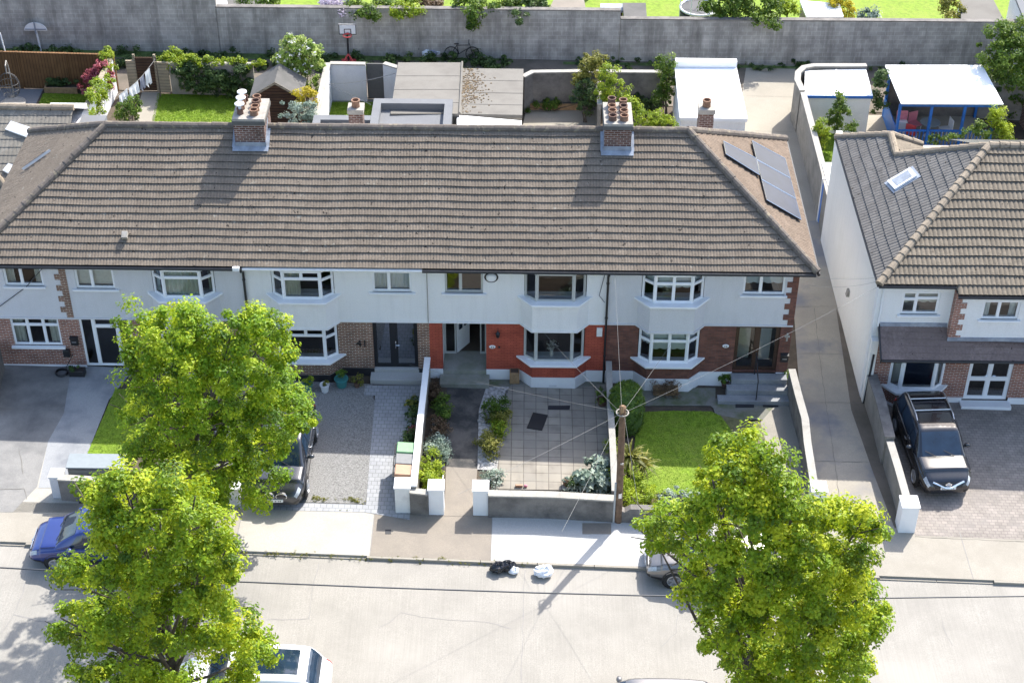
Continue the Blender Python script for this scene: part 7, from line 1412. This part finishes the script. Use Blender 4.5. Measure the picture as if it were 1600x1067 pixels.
far('dark green bush hanging far down the block wall', 'bush', ((725, 8, .6, 0), (740, 20, .5, -.1), (745, 32, .38, -.25), (760, 10, .6, 0), (785, 8, .55, 0), (735, 38, .22, -.3), (800, 12, .45, .1)), 5000, 306)
far('dark hedge beyond the wall left of the slate roof', 'bush_dark', ((815, 12, .6, .1), (835, 8, .6, .2), (850, 14, .4, .1), (812, 26, .35, -.15)), 2600, 307)
far('large dense green tree hanging over the block wall', 'bush', ((1125, 8, .8, .3), (1150, 5, .9, .4), (1180, 8, .9, .3), (1205, 15, .7, .1), (1140, 24, .5, 0), (1165, 26, .55, 0), (1190, 32, .5, -.1), (1208, 36, .35, -.2), (1110, 14, .5, .2)), 8000, 308, 'far_tree', 'tree')
far('yellow and orange flowering shrub beside the white shed roof', 'bush_gold', ((1298, 4, .35, 1.5), (1325, 20, .35, .8), (1330, 10, .3, 1.), (1310, 0, .4, 1.6)), 1300, 309)
far('greyish shrub by the right hand far lawn', 'bush_grey', ((1360, 22, .3, .3), (1350, 26, .25, .2), (1368, 28, .2, .2)), 700, 310)
far('pale dry shrub beside the grey far shed', 'bush_olive', ((1485, 10, .5, 1.), (1495, 20, .4, .6), (1480, 28, .3, .3)), 1300, 311)
far('green shrub in front of the far right lawn', 'bush_yel', ((1222, 10, .5, .6), (1232, 20, .4, .3), (1315, 8, .4, 1.8)), 1400, 312)
def farshed(label, pxs, z, mat, wallm, name='far_shed', cat='shed'):
    q = [zp(*p, z) for p in pxs]; c = sum(q)/4; t = thing(name, label, cat, (c[0], c[1], gz(c[0]))); b = MB(); b.add([k-np.array([0, 0, .12]) for k in q]+q, [(3, 2, 1, 0), (4, 5, 6, 7), (0, 1, 5, 4), (1, 2, 6, 5), (2, 3, 7, 6), (3, 0, 4, 7)]); b.build('roof', mat, t)
    b = MB(); i = [c+(k-c)*.95 for k in q]; v = [(k[0], k[1], gz(k[0])-.2) for k in i]+[(k[0], k[1], z-.121) for k in i]; b.add(v, [(3, 2, 1, 0), (4, 5, 6, 7), (0, 1, 5, 4), (1, 2, 6, 5), (2, 3, 7, 6), (3, 0, 4, 7)]); b.build('wall', wallm, t)
farshed('far shed with white roof and planter beyond the wall', ((1250, 1), (1312, 6), (1318, 26), (1260, 26)), 2.0, M['white_roof'], M['wood_grey'])
farshed('far shed with grey felt roof at the right beyond the wall', ((1500, -14), (1545, -14), (1570, 34), (1502, 34)), 2.1, M['felt'], M['rend_grey'])
farshed('far low shed with dark grey sheet roof near the trampoline', ((973, 5), (1009, 5), (1011, 30), (975, 30)), 1.6, M['felt_dark'], M['wood_shed'])
farshed('far low bench roof left of the dark sheet roof', ((938, 6), (973, 6), (974, 17), (938, 17)), 1.4, M['lead'], M['wood_shed'])
farshed('far shed with dull brown sloping roof beyond the wall', ((872, -14), (910, -14), (916, 18), (856, 18)), 2.2, M['pave_brown'], M['wood_shed'])
farshed('far white gabled shed at the top left', ((322, -12), (352, -12), (356, 10), (326, 10)), 2.4, M['white_roof'], M['rend_cream'])
farshed('far dark slate roof corner at the top left', ((352, -14), (420, -14), (415, 12), (345, 12)), 2.2, M['felt_dark'], M['rend_grey'])
farshed('grey house corner at the far upper right', ((1580, -20), (1640, -20), (1640, 32), (1600, 30)), 2.6, M['felt_grey'], M['rend_grey'])
b = MB(); P = zp(1092, 12, .9); tr = thing('trampoline', 'round garden trampoline with dark safety net beyond the wall', 'trampoline', (P[0], P[1], gz(P[0]))); g0 = gz(P[0]); r = .95
b.tube([P+np.array([r*math.cos(a), r*math.sin(a), 0]) for a in np.linspace(0, 6.283, 28)], .06, 6); b.tube([P+np.array([r*math.cos(a), r*math.sin(a), 1.5]) for a in np.linspace(0, 6.283, 28)], .03, 6)
for k in range(6): a = k*math.pi/3; b.tube([(P[0]+r*math.cos(a), P[1]+r*math.sin(a), g0), P+np.array([r*math.cos(a), r*math.sin(a), 1.55])], .03, 6)
b.build('frame', M['galv'], tr, uv=False); b = MB(); b.lathe(P, [(0, -.01), (.9, -.01), (.9, 0), (0, 0)], 24); b.build('mat', M['black'], tr, uv=False)
b = MB(); b.lathe((P[0], P[1], g0), [(r*.99, .1), (r*.99, .8)], 24); b.build('skirt', M['felt_dark'], tr, uv=False)
panel_fence('garden_fence', 'dark board fence between two far gardens', 'fence', zp(918, 2, 0), (zp(918, 2, 0)[0]+.2, 34.), 1.6, M['felt_dark'])
